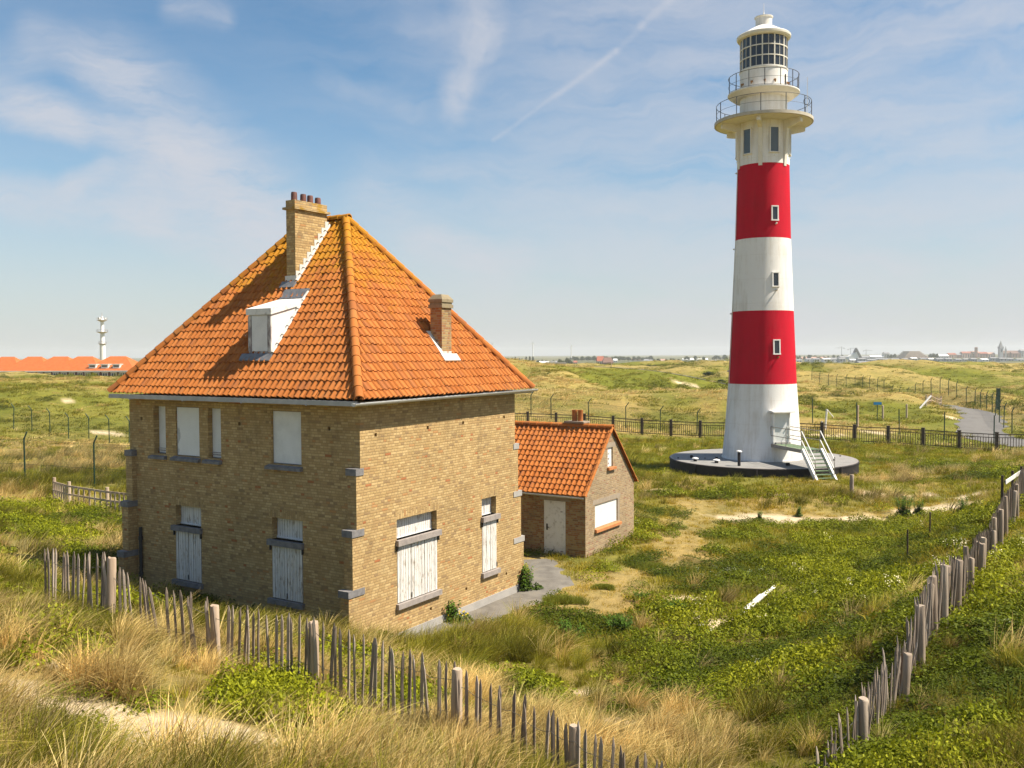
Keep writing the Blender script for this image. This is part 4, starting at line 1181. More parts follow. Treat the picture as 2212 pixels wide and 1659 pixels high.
# ------------------------------------------------------------------ fences
def stake_mesh(mb, L, w, d, rng):
    """riven chestnut pale with a cut point"""
    b = [rng.uniform(-.006, .006) for _ in range(8)]
    pr = [(-w / 2, -d * .3), (-w * .1, -d / 2), (w / 2, -d * .2), (w * .35, d / 2), (-w * .3, d * .45)]
    V = []
    zs = [0, L * .33, L * .66, L - .09]
    for i, z in enumerate(zs):
        for x, y in pr: V.append((x * (1 - .05 * i) + b[i], y + b[i + 4], z))
    tipx = b[3] + rng.uniform(-.008, .008)
    for x, y in pr: V.append((tipx + x * .22, b[7] + y * .3, L))
    n = len(pr)
    F = [(i * n + k, i * n + (k + 1) % n, (i + 1) * n + (k + 1) % n, (i + 1) * n + k) for i in range(4) for k in range(n)]
    F += [tuple(range(4 * n, 5 * n)), tuple(range(n - 1, -1, -1))]
    mb.shared(V, F)
rng = random.Random(5)
PALES = []
for k in range(12):
    mb = MB(); stake_mesh(mb, 1.22, rng.uniform(.030, .046), rng.uniform(.016, .026), rng)
    o = mb.build('pale', M['wood'], link=False); PALES.append(o.data); bpy.data.objects.remove(o)
def round_post(mb, L, r, rng):
    pts = []
    n = 10
    V = []
    for i, z in enumerate((0, L * .4, L * .8, L - .02, L)):
        rr = r * (1.05 - .05 * i / 4) * (1 if i < 4 else .88)
        ox, oy = rng.uniform(-.006, .006), rng.uniform(-.006, .006)
        for k in range(n):
            t = 2 * PI * k / n
            V.append((ox + rr * math.cos(t) * rng.uniform(.95, 1.05), oy + rr * math.sin(t) * rng.uniform(.95, 1.05), z + (rng.uniform(-.012, .012) if i == 4 else 0)))
    F = [(i * n + k, i * n + (k + 1) % n, (i + 1) * n + (k + 1) % n, (i + 1) * n + k) for i in range(4) for k in range(n)]
    F += [tuple(range(4 * n, 5 * n))]
    mb.shared(V, F)
POSTS = []
for k in range(5):
    mb = MB(); round_post(mb, 1.7, .062, rng)
    o = mb.build('post', M['wood_tan'], smooth=50, link=False); POSTS.append(o.data); bpy.data.objects.remove(o)
POSTS_G = []
for k in range(4):
    mb = MB(); round_post(mb, 1.7, .060, rng)
    o = mb.build('post', M['wood_post'], smooth=50, link=False); POSTS_G.append(o.data); bpy.data.objects.remove(o)

def inst(name, me, parent, loc, rot=(0, 0, 0), scale=(1, 1, 1)):
    o = bpy.data.objects.new(name, me); COL.objects.link(o)
    o.parent = parent; o.location = loc; o.rotation_euler = rot; o.scale = scale
    return o

# paling in the foreground: tops of its posts as seen, with their distance
LP = [(95, 1192, 14.6), (232, 1198, 13.5), (470, 1302, 13.3), (676, 1336, 12.3), (985, 1435, 11.0), (1233, 1561, 10.0), (1460, 1665, 9.2)]
pts = [at(*q) for q in LP]
pf = empty('paling_fence', (pts[0].x, pts[0].y, hz(pts[0].x, pts[0].y)), 0, 'low weathered chestnut paling in the foreground dune grass before the brick house', 'fence')
o0 = Vector(pf.location)
for i, p in enumerate(pts):
    if i in (0, 6): continue
    q = inst('post', POSTS[i % 5], pf, Vector((p.x, p.y, p.z - 1.74)) - o0, (rng.uniform(-.05, .05), rng.uniform(-.03, .06), rng.uniform(0, 6)), (1.05, 1.05, 1))
npale = 0
rails = [[], []]
for i in range(len(pts) - 1):
    a, b = pts[i], pts[i + 1]
    L = (b.xy - a.xy).length
    n = int(round(L / (.095 if i == 0 else .112)))
    for k in range(n):
        f = (k + .5) / n
        p = a.lerp(b, f)
        sag = .012 - .03 * math.sin(f * PI) + (.03 if i < 1 else 0)
        if i == 1: sag -= .13 * (1 - f) * min(1, f * 8)
        if abs(f) < .02 or (i in (0, 2) and rng.random() < .02): continue
        top = p.z + sag + rng.uniform(-.035, .035)
        lean = rng.gauss(.02, .02) if i != 1 else rng.gauss(-.10, .06)
        inst('pale', PALES[rng.randrange(12)], pf, Vector((p.x + rng.uniform(-.012, .012), p.y + rng.uniform(-.02, .02), top - 1.22)) - o0, (rng.gauss(0, .03), lean, rng.uniform(-.4, .4) + math.atan2(b.y - a.y, b.x - a.x)), (1.28, 1.2, 1))
        npale += 1
        for r_, dz in ((0, .22), (1, .62)): rails[r_].append(Vector((p.x, p.y - .02, top - dz)) - o0)
for r_ in rails:
    mb = MB()
    for a, b in zip(r_[:-1], r_[1:]):
        m_ = (a + b) / 2 + Vector((0, 0, -.008)); mb.tube(a, m_, .0035, n=4); mb.tube(m_, b, .0035, n=4)
    mb.build('wire', M['wire'], pf)

# paling that climbs the dune on the right
RPp = [(1790, 1640, 10.4), (1870, 1508, 11.2), (1946, 1409, 12.8), (1994, 1306, 14.0), (2024, 1246, 15.0), (2045, 1223, 15.5), (2068, 1210, 16.2), (2099, 1206, 18.6), (2112, 1172, 19.5), (2121, 1159, 20.2), (2143, 1147, 22.8), (2151, 1117, 23.8), (2162, 1100, 25.0),
       (2175, 1072, 27), (2186, 1060, 28.5), (2198, 1045, 30), (2212, 1020, 32), (2228, 988, 35), (2250, 975, 38)]
pts = [at(*q) for q in RPp]
rf = empty('paling_fence', (pts[0].x, pts[0].y, hz(pts[0].x, pts[0].y)), 0, 'tall grey paling with thick round posts climbing the dune crest on the right', 'fence')
o0 = Vector(rf.location)
for i, p in enumerate(pts[1:], 1):
    inst('post', POSTS_G[i % 4], rf, Vector((p.x, p.y, p.z - 1.7)) - o0, (rng.uniform(-.05, .05), rng.uniform(-.06, .05), rng.uniform(0, 6)), (1, 1, 1))
    if i in (4, 6, 8, 9): inst('post', POSTS_G[(i + 1) % 4], rf, Vector((p.x - .16, p.y + .10, p.z - 1.80)) - o0, (rng.uniform(-.08, .08), rng.uniform(-.12, .02), 1), (.9, .9, 1))
pos = []
for i in range(len(pts) - 1):
    a, b = pts[i], pts[i + 1]
    n = max(1, int(round((b.xy - a.xy).length / .078)))
    for k in range(n): pos.append((a.lerp(b, (k + .5) / n), math.atan2(b.y - a.y, b.x - a.x), math.sin((k + .5) / n * PI)))
mbk = MB(); r2 = random.Random(8)
wr = [[], []]
for i, (p, an, s_) in enumerate(pos):
    top = p.z + .07 - .05 * s_ + rng.uniform(-.05, .05)
    q = Vector((p.x - .05 + rng.uniform(-.02, .02), p.y + .05 + rng.uniform(-.03, .03), top - 1.22)) - o0
    rot = (rng.gauss(0, .05), rng.gauss(-.02, .06), rng.uniform(-.4, .4) + an)
    if i < 96: inst('pale', PALES[rng.randrange(12)], rf, q, rot, (1.2, 1.2, 1))
    else:
        T = Matrix.Translation(q) @ Matrix.Rotation(rot[2], 4, 'Z') @ Matrix.Rotation(rot[1], 4, 'Y')
        me_ = PALES[rng.randrange(12)]
        mbk.shared([T @ v.co for v in me_.vertices], [tuple(f.vertices) for f in me_.polygons])
    for j, dz in ((0, .25), (1, .7)): wr[j].append(q + Vector((0, 0, 1.22 - dz)))
pr_ = mbk.build('pale_row', M['wood'], rf); pr_['kind'] = 'stuff'
for w_ in wr:
    mb = MB(); mb.path(w_, .004, 4); mb.build('wire', M['wire'], rf)

# brown iron fence behind the tower
IF = [(-6, 79.5), (8.6, 78.6), (20, 74.8), (36.5, 64.3), (43, 58.6)]
ifp = _chain(np.array(IF, float), 30)
cum = np.concatenate([[0], np.cumsum(np.linalg.norm(np.diff(ifp, axis=0), axis=1))])
def along(s): return np.array([np.interp(s, cum, ifp[:, 0]), np.interp(s, cum, ifp[:, 1])])
p0 = along(0)
iron = empty('iron_fence', (p0[0], p0[1], hz(*p0)), 0, 'long brown iron bar fence with square posts behind the lighthouse', 'fence')
io = Vector(iron.location)
sp_, s_ = 2.45, 0.0
while s_ + sp_ < cum[-1]:
    a, b = along(s_), along(s_ + sp_)
    za, zb = hz(*a), hz(*b)
    an = math.atan2(b[1] - a[1], b[0] - a[0])
    mb = MB()
    T = Matrix.Translation(Vector((a[0], a[1], za)) - io) @ Matrix.Rotation(an, 4, 'Z')
    mb.box(-.11, .11, -.11, .11, -.4, 1.38, T=T); mb.box(-.13, .13, -.13, .13, 1.38, 1.43, T=T); mb.build('post', M['iron'], iron)
    mb = MB()
    for h, r_ in ((1.25, .045), (1.02, .034), (.16, .038)):
        mb.tube(Vector((a[0], a[1], za + h)) - io, Vector((b[0], b[1], zb + h)) - io, r_, n=4)
    nb = 14
    for k in range(1, nb):
        f = k / nb
        q = Vector((a[0] + (b[0] - a[0]) * f, a[1] + (b[1] - a[1]) * f, za + (zb - za) * f)) - io
        mb.tube(q + Vector((0, 0, .1)), q + Vector((0, 0, 1.03)), .024, n=4)
        if k % 2: mb.tube(q + Vector((0, 0, 1.03)), q + Vector((0, 0, 1.25)), .012, n=4)
    mb.build('railing', M['iron'], iron)
    s_ += sp_

# green wire mesh fences with cranked posts
def bent_post(h, arm, r=.032, tip=True):
    mb = MB()
    mb.tube((0, 0, -.4), (0, 0, h - .38), r, r, 8)
    mb.tube((0, 0, h - .38), (arm, 0, h), r, r * .9, 8)
    o = mb.build('post', M['green_post'], link=False); me_ = o.data; bpy.data.objects.remove(o); return me_
def mesh_fence(label, P, h, arm, per=None, mesh=True, bent=True, r=.032, dead=0.0):
    root = empty('chain_link_fence', tuple(P[0]), 0, label, 'fence')
    o = Vector(P[0])
    me_ = bent_post(h, arm, r) if bent else bent_post(h, 0.001, r)
    for i, p in enumerate(P):
        j = min(i, len(P) - 2)
        an = math.atan2(P[j + 1].y - P[j].y, P[j + 1].x - P[j].x)
        inst('post', me_, root, p - o, (0, rng.gauss(0, .015), dead), (1, 1, 1))
    if mesh:
        mb = MB(); u = 0
        for a, b in zip(P[:-1], P[1:]):
            L = (b - a).length
            K = max(1, int(L / 2))
            for k in range(K):
                p, q = a.lerp(b, k / K), a.lerp(b, (k + 1) / K)
                zp, zq = hz(p.x, p.y), hz(q.x, q.y)
                hh = h - .4
                pts4 = [Vector((p.x, p.y, zp + .05)), Vector((q.x, q.y, zq + .05)), Vector((q.x, q.y, p.z + (q.z - p.z) + hh)), Vector((p.x, p.y, p.z + hh))]
                mb.face([v - o for v in pts4], 0, [(u, 0), (u + L / K, 0), (u + L / K, hh), (u, hh)])
                u += L / K
        mb.build('wire_mesh', M['mesh'], root, fix=False)
        mb = MB()
        for hh in (h - .4, .9):
            mb.path([p - o + Vector((0, 0, hh)) for p in P], .008, 4)
        mb.build('wire', M['green_post'], root)
    return root
def on_ground(px, py, Y, dz=0.0):
    p = at(px, py, Y); return Vector((p.x, p.y, hz(p.x, p.y)))
far_l = [at(x, y, Y) for x, y, Y in ((-10, 914, 88), (29.5, 918, 86), (69, 920, 85), (108, 930, 83), (148, 935, 81), (192, 936, 80), (236, 942, 78), (279, 953, 76), (330, 960, 74))]
far_l = [Vector((p.x, p.y, min(p.z, hz(p.x, p.y) + .3))) for p in far_l]
mesh_fence('dark green wire fence with cranked post tops below the far left dune', far_l, 2.15, -.28, dead=0, r=.04)
near_l = [on_ground(-90, 1020, 46), on_ground(54, 1025, 45), on_ground(204, 1040, 44), on_ground(360, 1060, 43)]
mesh_fence('pair of tall green fence posts with mesh in the pale grass left of the house', near_l, 2.5, .16, r=.04)
c4b = lambda x, y: (1061.8 + x * .28, 725.5 + y * .28)
bk_ = [on_ground(*c4b(x, 660), 86 - i * .9) for i, x in enumerate((160, 305, 460, 748, 1037, 1300, 1585, 1850))]
mesh_fence('green wire fence with bent post tops behind the shed roof and iron fence', bk_, 2.3, .28, r=.04)
c5b = lambda x, y: (1681 + x * .24, 725.5 + y * .24)
bk2 = [on_ground(*c5b(x, 850), Y) for x, Y in ((310, 82), (705, 80), (1090, 77), (1495, 75), (1943, 71))]
mesh_fence('sparse row of plain green posts just behind the iron fence right of the tower', bk2, 2.3, 0, mesh=False, bent=False, r=.045)
pr2 = [on_ground(*c5b(x, 800), Y) for x, Y in ((2300, 74), (2105, 80), (2030, 85), (1990, 90), (1955, 97), (1925, 103), (1872, 109), (1820, 112), (1770, 115), (1690, 119), (1605, 124), (1530, 127), (1453, 130), (1375, 134), (1300, 138), (1230, 142), (1165, 146), (1095, 150), (1020, 154), (950, 158), (890, 161), (820, 164), (755, 166), (690, 168), (610, 170), (525, 172), (450, 174), (370, 176), (300, 178))]
mesh_fence('long green wire fence following the outer side of the curving asphalt path', pr2, 2.35, .2, r=.045)
gp = on_ground(*c5b(1978, 790), 106)
mb = MB(); mb.box(-.16, .16, -.16, .16, -.3, 2.6); mb.box(-.2, .2, -.2, .2, 2.6, 2.68)
for z in (.5, 1.2, 1.9): mb.box(-.19, .19, -.19, .19, z, z + .1)
tag(mb.build('gate_post', M['green_post'], None, loc=gp), 'thick dark green gate post where the wire fence meets the path', 'post')

# small wooden things about the dunes
def rail_fence(label, P, h, mat, rails, nb, post_r=.06, group=None, posts=None):
    root = empty('wooden_fence', tuple(P[0]), 0, label, 'fence', group)
    o = Vector(P[0])
    for i, p in enumerate(P):
        mb = MB(); mb.tube((0, 0, -.4), (0, 0, h + .12), post_r, post_r * .92, 8); mb.build('post', mat, root, 40, loc=p - o)
    for hh in rails:
        for a, b in zip(P[:-1], P[1:]):
            mb = MB()
            d = (b - a); an = math.atan2(d.y, d.x); L = d.length
            T = Matrix.Translation(a - o + Vector((0, 0, hh))) @ Matrix.Rotation(an, 4, 'Z') @ Matrix.Rotation(-math.asin(d.z / L), 4, 'Y')
            mb.box(0, L, -.09, -.06, -.04, .04, T=T); mb.build('rail', mat, root)
    for a, b in zip(P[:-1], P[1:]):
        for k in range(1, nb):
            p = a.lerp(b, k / nb) - o
            mb = MB(); mb.box(-.03, .03, -.135, -.095, -.1, h * rng.uniform(.88, 1.0)); mb.build('pale', mat, root, loc=p)
    return root
P = [on_ground(*q) for q in ((118, 1078, 40.5), (150, 1077, 39.8), (232, 1078, 38), (300, 1076, 37))]
rail_fence('low tan rail fence of thin pales in green weeds left of the house', P, .78, M['wood_tan'], (.72, .36), 7, .08)
P = [on_ground(*c5b(x, y), Y) for x, y, Y in ((1330, 780, 101), (1375, 755, 106), (1430, 695, 113), (1465, 670, 117))]
rail_fence('short weathered pale fence leading to the bend of the asphalt path', P, 1.15, M['wood_tan'], (.95, .5), 4, .09)
P = [on_ground(2165, 1055, 33), on_ground(2187, 1050, 34.5), on_ground(2206, 1045, 36)]
rail_fence('short dark post and board fence at the upper end of the right paling', P, 1.0, M['wood_dark'], (.9,), 1, .05)
mb = MB()
a, b = on_ground(2168, 1055, 32.6), on_ground(2200, 1045, 35.3)
d = b - a; T = Matrix.Translation(a + Vector((0, -.1, .84))) @ Matrix.Rotation(math.atan2(d.y, d.x), 4, 'Z')
mb.box(0, d.length, -.03, .0, 0, .14, T=T); tag(mb.build('board', M['white_wood']), 'pale plank hung on the short dark fence above the sandy hollow', 'plank')
for (px, py, Y, h, m_, lb, r_) in ((1960, 1212, 0, .98, M['wood_dark'], 'thin dark stake in the leafy green hollow, nearer of two', .03), (2008, 1162, 0, .92, M['wood_dark'], 'thin dark stake beside the sand patch, farther of two', .032), (1840, 1072, 0, 1.0, M['wood'], 'single weathered wooden post on the grassy bank before the round base', .095)):
    p = gnd(px, py)
    mb = MB()
    if r_ > .05: round_post(mb, h + .3, r_, rng)
    else: mb.tube((0, 0, 0), (rng.uniform(-.02, .02), 0, h + .3), r_, r_ * .8, 6)
    tag(mb.build('post' if r_ > .05 else 'stake', m_, None, 40, loc=p - Vector((0, 0, .3))), lb, 'post' if r_ > .05 else 'stake')
for (x, y, Y, h, lb) in ((940, 820, 88, 1.5, 'grey wooden post on the bank right of the blue sign'), (1155, 775, 95, 1.4, 'grey wooden post on the bank nearest the leaning fence'), (715, 860, 81, 1.9, 'pale wooden post beside a green post behind the iron fence')):
    p = on_ground(*c5b(x, y), Y); mb = MB(); round_post(mb, h + .3, .09, rng); tag(mb.build('post', M['wood_tan'], None, 40, loc=p - Vector((0, 0, .3))), lb, 'post')
p = on_ground(*c5b(1272, 785), 99)
mb = MB(); mb.tube((0, 0, 0), (1.45, .5, 1.35), .10, .09, 8); tag(mb.build('strut', M['white_wood'], None, 40, loc=p), 'pale strut leaning against the pale fence near the path', 'strut')
p = on_ground(*c5b(790, 585), 136)
mb = MB(); mb.tube((0, 0, 0), (-.6, 0, 1.2), .12, .1, 6); tag(mb.build('leaning_post', M['wood_tan'], None, 40, loc=p), 'wooden post leaning left beside the far strip of path', 'post'); mb = MB(); mb.tube((.6, 0, 0), (1.6, .2, 1.1), .12, .1, 6); tag(mb.build('leaning_post', M['wood_tan'], None, 40, loc=p), 'wooden post leaning right beside the far strip of path', 'post')
# white frame beyond the iron fence
p = on_ground(1782, 948, 79)
mb = MB(); mb.tube((0, 0, -.2), (.15, 0, 1.75), .09, .085, 8); mb.tube((.15, 0, 1.75), (.75, .1, 1.05), .04, .04, 6)
tag(mb.build('white_post', M['white_wood'], None, 40, loc=p), 'white leaning post with a thin brace beyond the iron fence by the stairs', 'post')
mb = MB(); mb.tube((-.45, -.1, -.2), (-.3, -.1, .75), .07, .06, 8)
tag(mb.build('white_post', M['white_wood'], None, 40, loc=p), 'short white leaning stump behind the iron fence beside the taller braced post', 'post')
# blue sign
p = on_ground(1895, 900, 88)
sg = empty('sign_post', p, 0, 'small blue sign on a thin green pole in the dune grass', 'sign')
mb = MB(); mb.tube((0, 0, -.3), (0, 0, 1.75), .04); mb.build('pole', M['green_post'], sg)
mb = MB(); mb.box(-.40, .40, -.06, -.03, 1.50, 1.80); mb.box(-.37, .37, -.064, -.06, 1.53, 1.77, 1); mb.build('panel', [M['steel_dark'], M['blue']], sg)
# broken white pole lying in the leaves
a, b = gnd(1597, 1347), gnd(1672, 1290)
pl = empty('fallen_pole', a, 0, 'broken white painted pole lying on the leafy slope', 'pole')
d = b - a
up = Vector((0, 0, .16))
mb = MB(); mb.tube(up * 1.0 + d * -.02, d * .60 + up * 1.7, .075, .08, 10); mb.build('shaft', M['white_wood'], pl, 40)
mb = MB(); mb.tube(d * .63 + up * 1.6, d * .98 + up * 1.5 + Vector((.05, .12, .02)), .06, .045, 8); mb.tube(d * .70 + up * 1.9, d * 1.0 + up * 2.0, .02, .015, 6); mb.build('splintered_end', M['white_wood'], pl, 40)
# ------------------------------------------------------------------ vegetation
def veg_mat(name, trans=.35, rough=.6):
    mt, N, bs, out = newmat(name)
    c = N.n('ShaderNodeAttribute', attribute_name='col').outputs['Color']
    t = N.n('ShaderNodeAttribute', attribute_name='tint', attribute_type='INSTANCER').outputs['Color']
    c = N.mix(1.0, c, t, 'MULTIPLY')
    N.set(bs, 'Base Color', c); N.set(bs, 'Roughness', rough); N.set(bs, 'Specular IOR Level', .12)
    tl = N.n('ShaderNodeBsdfTranslucent', {'Color': c})
    mx = N.n('ShaderNodeMixShader', {0: trans, 1: bs, 2: tl})
    mt.node_tree.links.new(mx.outputs[0], out.inputs[0])
    return mt
M['grass'] = veg_mat('grass_blades', .35)
M['leaf'] = veg_mat('leaves', .30)

def proto(name, verts, faces, cols, mat):
    me = bpy.data.meshes.new(name)
    me.from_pydata(verts, [], faces)
    a = me.color_attributes.new('col', 'FLOAT_COLOR', 'POINT')
    cc = np.ones((len(verts), 4), np.float32); cc[:, :3] = cols
    a.data.foreach_set('color', cc.ravel())
    me.materials.append(mat)
    me.polygons.foreach_set('use_smooth', [True] * len(faces))
    me.update()
    return me

def tuft(seed, n, h, rad_, w, wind, spread, c0, c1, seg=4, hvar=.35):
    """clump of arching blades blown towards +x"""
    g = np.random.default_rng(seed)
    V, F, C = [], [], []
    for b in range(n):
        a = g.uniform(0, 2 * PI); r0 = rad_ * math.sqrt(g.random())
        hh = h * (1 - hvar * g.random())
        ox, oy = r0 * math.cos(a), r0 * math.sin(a)
        la = g.normal(0, .75)
        lean = np.array([math.cos(la), math.sin(la)]) * wind * g.uniform(.5, 1.25) + np.array([math.cos(a), math.sin(a)]) * spread * g.random()
        ln = np.linalg.norm(lean) + 1e-6
        t = np.linspace(0, 1, seg + 1)
        hor = hh * ln * (.25 * t + .75 * t ** 2)
        ver = hh * (t - .42 * min(ln, 1.2) * t ** 2)
        px, py = ox + lean[0] / ln * hor, oy + lean[1] / ln * hor
        sa = g.uniform(0, PI)
        sx, sy = math.cos(sa), math.sin(sa)
        ww = w * g.uniform(.7, 1.2) * (1 - .85 * t ** 1.6)
        i0 = len(V)
        m = g.random()
        c = np.array(c0) * (1 - m) + np.array(c1) * m
        c = c * g.uniform(.8, 1.2)
        for k in range(seg + 1):
            V.append((px[k] - sx * ww[k] / 2, py[k] - sy * ww[k] / 2, ver[k] - .04)); V.append((px[k] + sx * ww[k] / 2, py[k] + sy * ww[k] / 2, ver[k] - .04))
            C += [c, c]
        for k in range(seg): F.append((i0 + 2 * k, i0 + 2 * k + 1, i0 + 2 * k + 3, i0 + 2 * k + 2))
    return V, F, np.array(C)

def leafy(seed, n, rad_, h, size, c0, c1, flowers=0):
    g = np.random.default_rng(seed)
    V, F, C = [], [], []
    def leaf(p, nrm, s, c, asp=1.7):
        nrm = nrm / np.linalg.norm(nrm)
        t = np.cross(nrm, g.normal(size=3)); t /= np.linalg.norm(t); b = np.cross(nrm, t)
        i0 = len(V)
        for q in (-t * s * asp * .5, b * s * .45 - nrm * s * .10, t * s * asp * .5, -b * s * .45 - nrm * s * .10): V.append(tuple(p + q)); C.append(c)
        F.append((i0, i0 + 1, i0 + 2, i0 + 3))
    for k in range(n):
        a = g.uniform(0, 2 * PI); r = rad_ * math.sqrt(g.random())
        top = h * (1 - (r / rad_) ** 2 * .7) * g.uniform(.35, 1.05)
        p = np.array([r * math.cos(a), r * math.sin(a), top])
        nr_ = np.array([p[0] * .8, p[1] * .8, rad_ * .9]) / rad_ + g.normal(0, .45, 3)
        m = g.random()
        leaf(p, nr_, size * g.uniform(.6, 1.3), (np.array(c0) * (1 - m) + np.array(c1) * m) * g.uniform(.8, 1.2))
    for k in range(flowers):
        a = g.uniform(0, 2 * PI); r = rad_ * math.sqrt(g.random())
        for q in range(7):
            p = np.array([r * math.cos(a), r * math.sin(a), h * 1.05]) + g.normal(0, .03, 3)
            leaf(p, np.array([0, -.3, 1.0]) + g.normal(0, .3, 3), .03, np.array([.62, .60, .44]), 1.1)
    return V, F, np.array(C)

GRN0, GRN1 = (.115, .125, .010), (.30, .265, .032)
STR0, STR1 = (.40, .30, .10), (.63, .49, .205)
DRY0, DRY1 = (.34, .23, .09), (.5, .37, .16)
LEF0, LEF1 = (.080, .100, .005), (.235, .255, .013)
TRF0, TRF1 = (.165, .18, .009), (.36, .325, .032)
def collection(name, meshes):
    c = bpy.data.collections.new(name)
    for i, me in enumerate(meshes):
        o = bpy.data.objects.new('%s_%02d' % (name, i), me); c.objects.link(o)
    return c
G = M['grass']
mar = []
for k in range(4): mar.append(proto('marram_green', *tuft(100 + k, 64, .66, .10, .0105, .62, .62, GRN0, GRN1, 5), G))
for k in range(4): mar.append(proto('marram_straw', *tuft(120 + k, 54, .68, .10, .0095, .66, .66, STR0, STR1, 5), G))
for k in range(2): mar.append(proto('thatch', *tuft(140 + k, 50, .30, .26, .008, .75, .5, DRY0, STR0, 3), G))
for k in range(3): mar.append(proto('marram_mid_green', *tuft(150 + k, 34, .72, .24, .019, .60, .25, GRN0, GRN1, 4), G))
for k in range(3): mar.append(proto('marram_mid_straw', *tuft(160 + k, 32, .70, .24, .018, .70, .3, STR0, STR1, 4), G))
for k in range(3): mar.append(proto('marram_far_green', *tuft(170 + k, 46, .42, .75, .055, 1.1, .8, GRN0, GRN1, 3), G))
for k in range(3): mar.append(proto('marram_far_straw', *tuft(180 + k, 46, .42, .75, .050, 1.1, .8, STR0, STR1, 3), G))
lea = []
for k in range(4): lea.append(proto('leaf_clump', *leafy(200 + k, 170, .26, .24, .028, LEF0, LEF1), M['leaf']))
for k in range(3): lea.append(proto('leaf_mid', *leafy(210 + k, 260, .46, .30, .038, LEF0, LEF1), M['leaf']))
for k in range(2): lea.append(proto('leaf_white_flower', *leafy(220 + k, 240, .44, .32, .038, LEF0, LEF1, 2), M['leaf']))
tur = []
for k in range(3): tur.append(proto('turf_near', *tuft(230 + k, 60, .15, .20, .007, .3, .6, TRF0, TRF1, 2), G))
for k in range(3): tur.append(proto('turf_mid', *tuft(240 + k, 46, .22, .34, .020, .35, .6, TRF0, TRF1, 2), G))
for k in range(3): tur.append(proto('turf_far', *tuft(250 + k, 46, .24, .9, .07, .9, .8, TRF0, TRF1, 2), G))

def scatter(name, label, coll, P, rot, scl, idx_, tint):
    me = bpy.data.meshes.new(name)
    me.vertices.add(len(P)); me.vertices.foreach_set('co', np.asarray(P, np.float32).ravel())
    def attr(n, t, d, key='vector'):
        a = me.attributes.new(n, t, 'POINT'); a.data.foreach_set(key, np.asarray(d).ravel())
    attr('rot', 'FLOAT_VECTOR', np.asarray(rot, np.float32)); attr('scl', 'FLOAT_VECTOR', np.asarray(scl, np.float32))
    attr('idx', 'INT', np.asarray(idx_, np.int32), 'value')
    tc = np.ones((len(P), 4), np.float32); tc[:, :3] = tint
    attr('tint', 'FLOAT_COLOR', tc, 'color')
    o = bpy.data.objects.new(name, me); COL.objects.link(o)
    ng = bpy.data.node_groups.new(name + '_scatter', 'GeometryNodeTree')
    ng.interface.new_socket(name='Geometry', in_out='INPUT', socket_type='NodeSocketGeometry')
    ng.interface.new_socket(name='Geometry', in_out='OUTPUT', socket_type='NodeSocketGeometry')
    N = NT(ng)
    gi = N.n('NodeGroupInput'); go = N.n('NodeGroupOutput')
    ci = N.n('GeometryNodeCollectionInfo'); ci.inputs['Collection'].default_value = coll
    ci.inputs['Separate Children'].default_value = True; ci.inputs['Reset Children'].default_value = True
    def na(n, t):
        q = N.n('GeometryNodeInputNamedAttribute', data_type=t); q.inputs['Name'].default_value = n
        return q.outputs['Attribute']
    e = N.n('FunctionNodeEulerToRotation', {0: na('rot', 'FLOAT_VECTOR')})
    ip = N.n('GeometryNodeInstanceOnPoints', {'Points': gi.outputs[0], 'Instance': ci.outputs[0], 'Pick Instance': True, 'Instance Index': na('idx', 'INT'), 'Rotation': e.outputs[0], 'Scale': na('scl', 'FLOAT_VECTOR')})
    ng.links.new(ip.outputs[0], go.inputs[0])
    md = o.modifiers.new('scatter', 'NODES'); md.node_group = ng
    return tag(o, label, None, None, 'stuff')

def blocked(x, y, pad=.12):
    lx, ly = local(x, y, HC)
    b = (lx > -.45 - pad * .5) & (lx < RW + .1 + pad) & (ly > -.03 - pad) & (ly < LW + pad)
    b &= ~((lx < -pad * .5) & (ly > .4))
    b |= (lx > -pad) & (lx < RW + pad) & (ly > -pad) & (ly < LW + pad)
    sx, sy = local(x, y, SC_)
    b |= (sx > -pad) & (sx < GW + pad) & (sy > -pad) & (sy < GL + pad)
    b |= np.hypot(x - LH[0], y - LH[1]) < PR + .1 + pad
    return b

def cand(n, r0, r1, half=R(37), p=2.0):
    """random ground spots, evenly spread over the wedge between two distances"""
    u = RNG.random(n)
    r = np.sqrt(r0 ** 2 + (r1 ** 2 - r0 ** 2) * u) if p == 2 else r0 * (r1 / r0) ** u
    a = RNG.uniform(-half, half, n)
    return r * np.sin(a), r * np.cos(a)

GP, GRt, GS, GI, GT = [], [], [], [], []
LP_, LRt, LS, LI, LT = [], [], [], [], []
TP, TRt, TS, TI, TT = [], [], [], [], []
def put(store, x, y, z, yaw, s, sz, i, tint, tilt=.12):
    P, Ro, S, I, T_ = store
    n = len(x)
    P.append(np.stack([x, y, z], 1)); Ro.append(np.stack([RNG.normal(0, tilt, n), RNG.normal(0, tilt, n), yaw], 1)); S.append(np.stack([s, s, sz], 1)); I.append(i); T_.append(tint)
MAR, LEA, TUR = (GP, GRt, GS, GI, GT), (LP_, LRt, LS, LI, LT), (TP, TRt, TS, TI, TT)

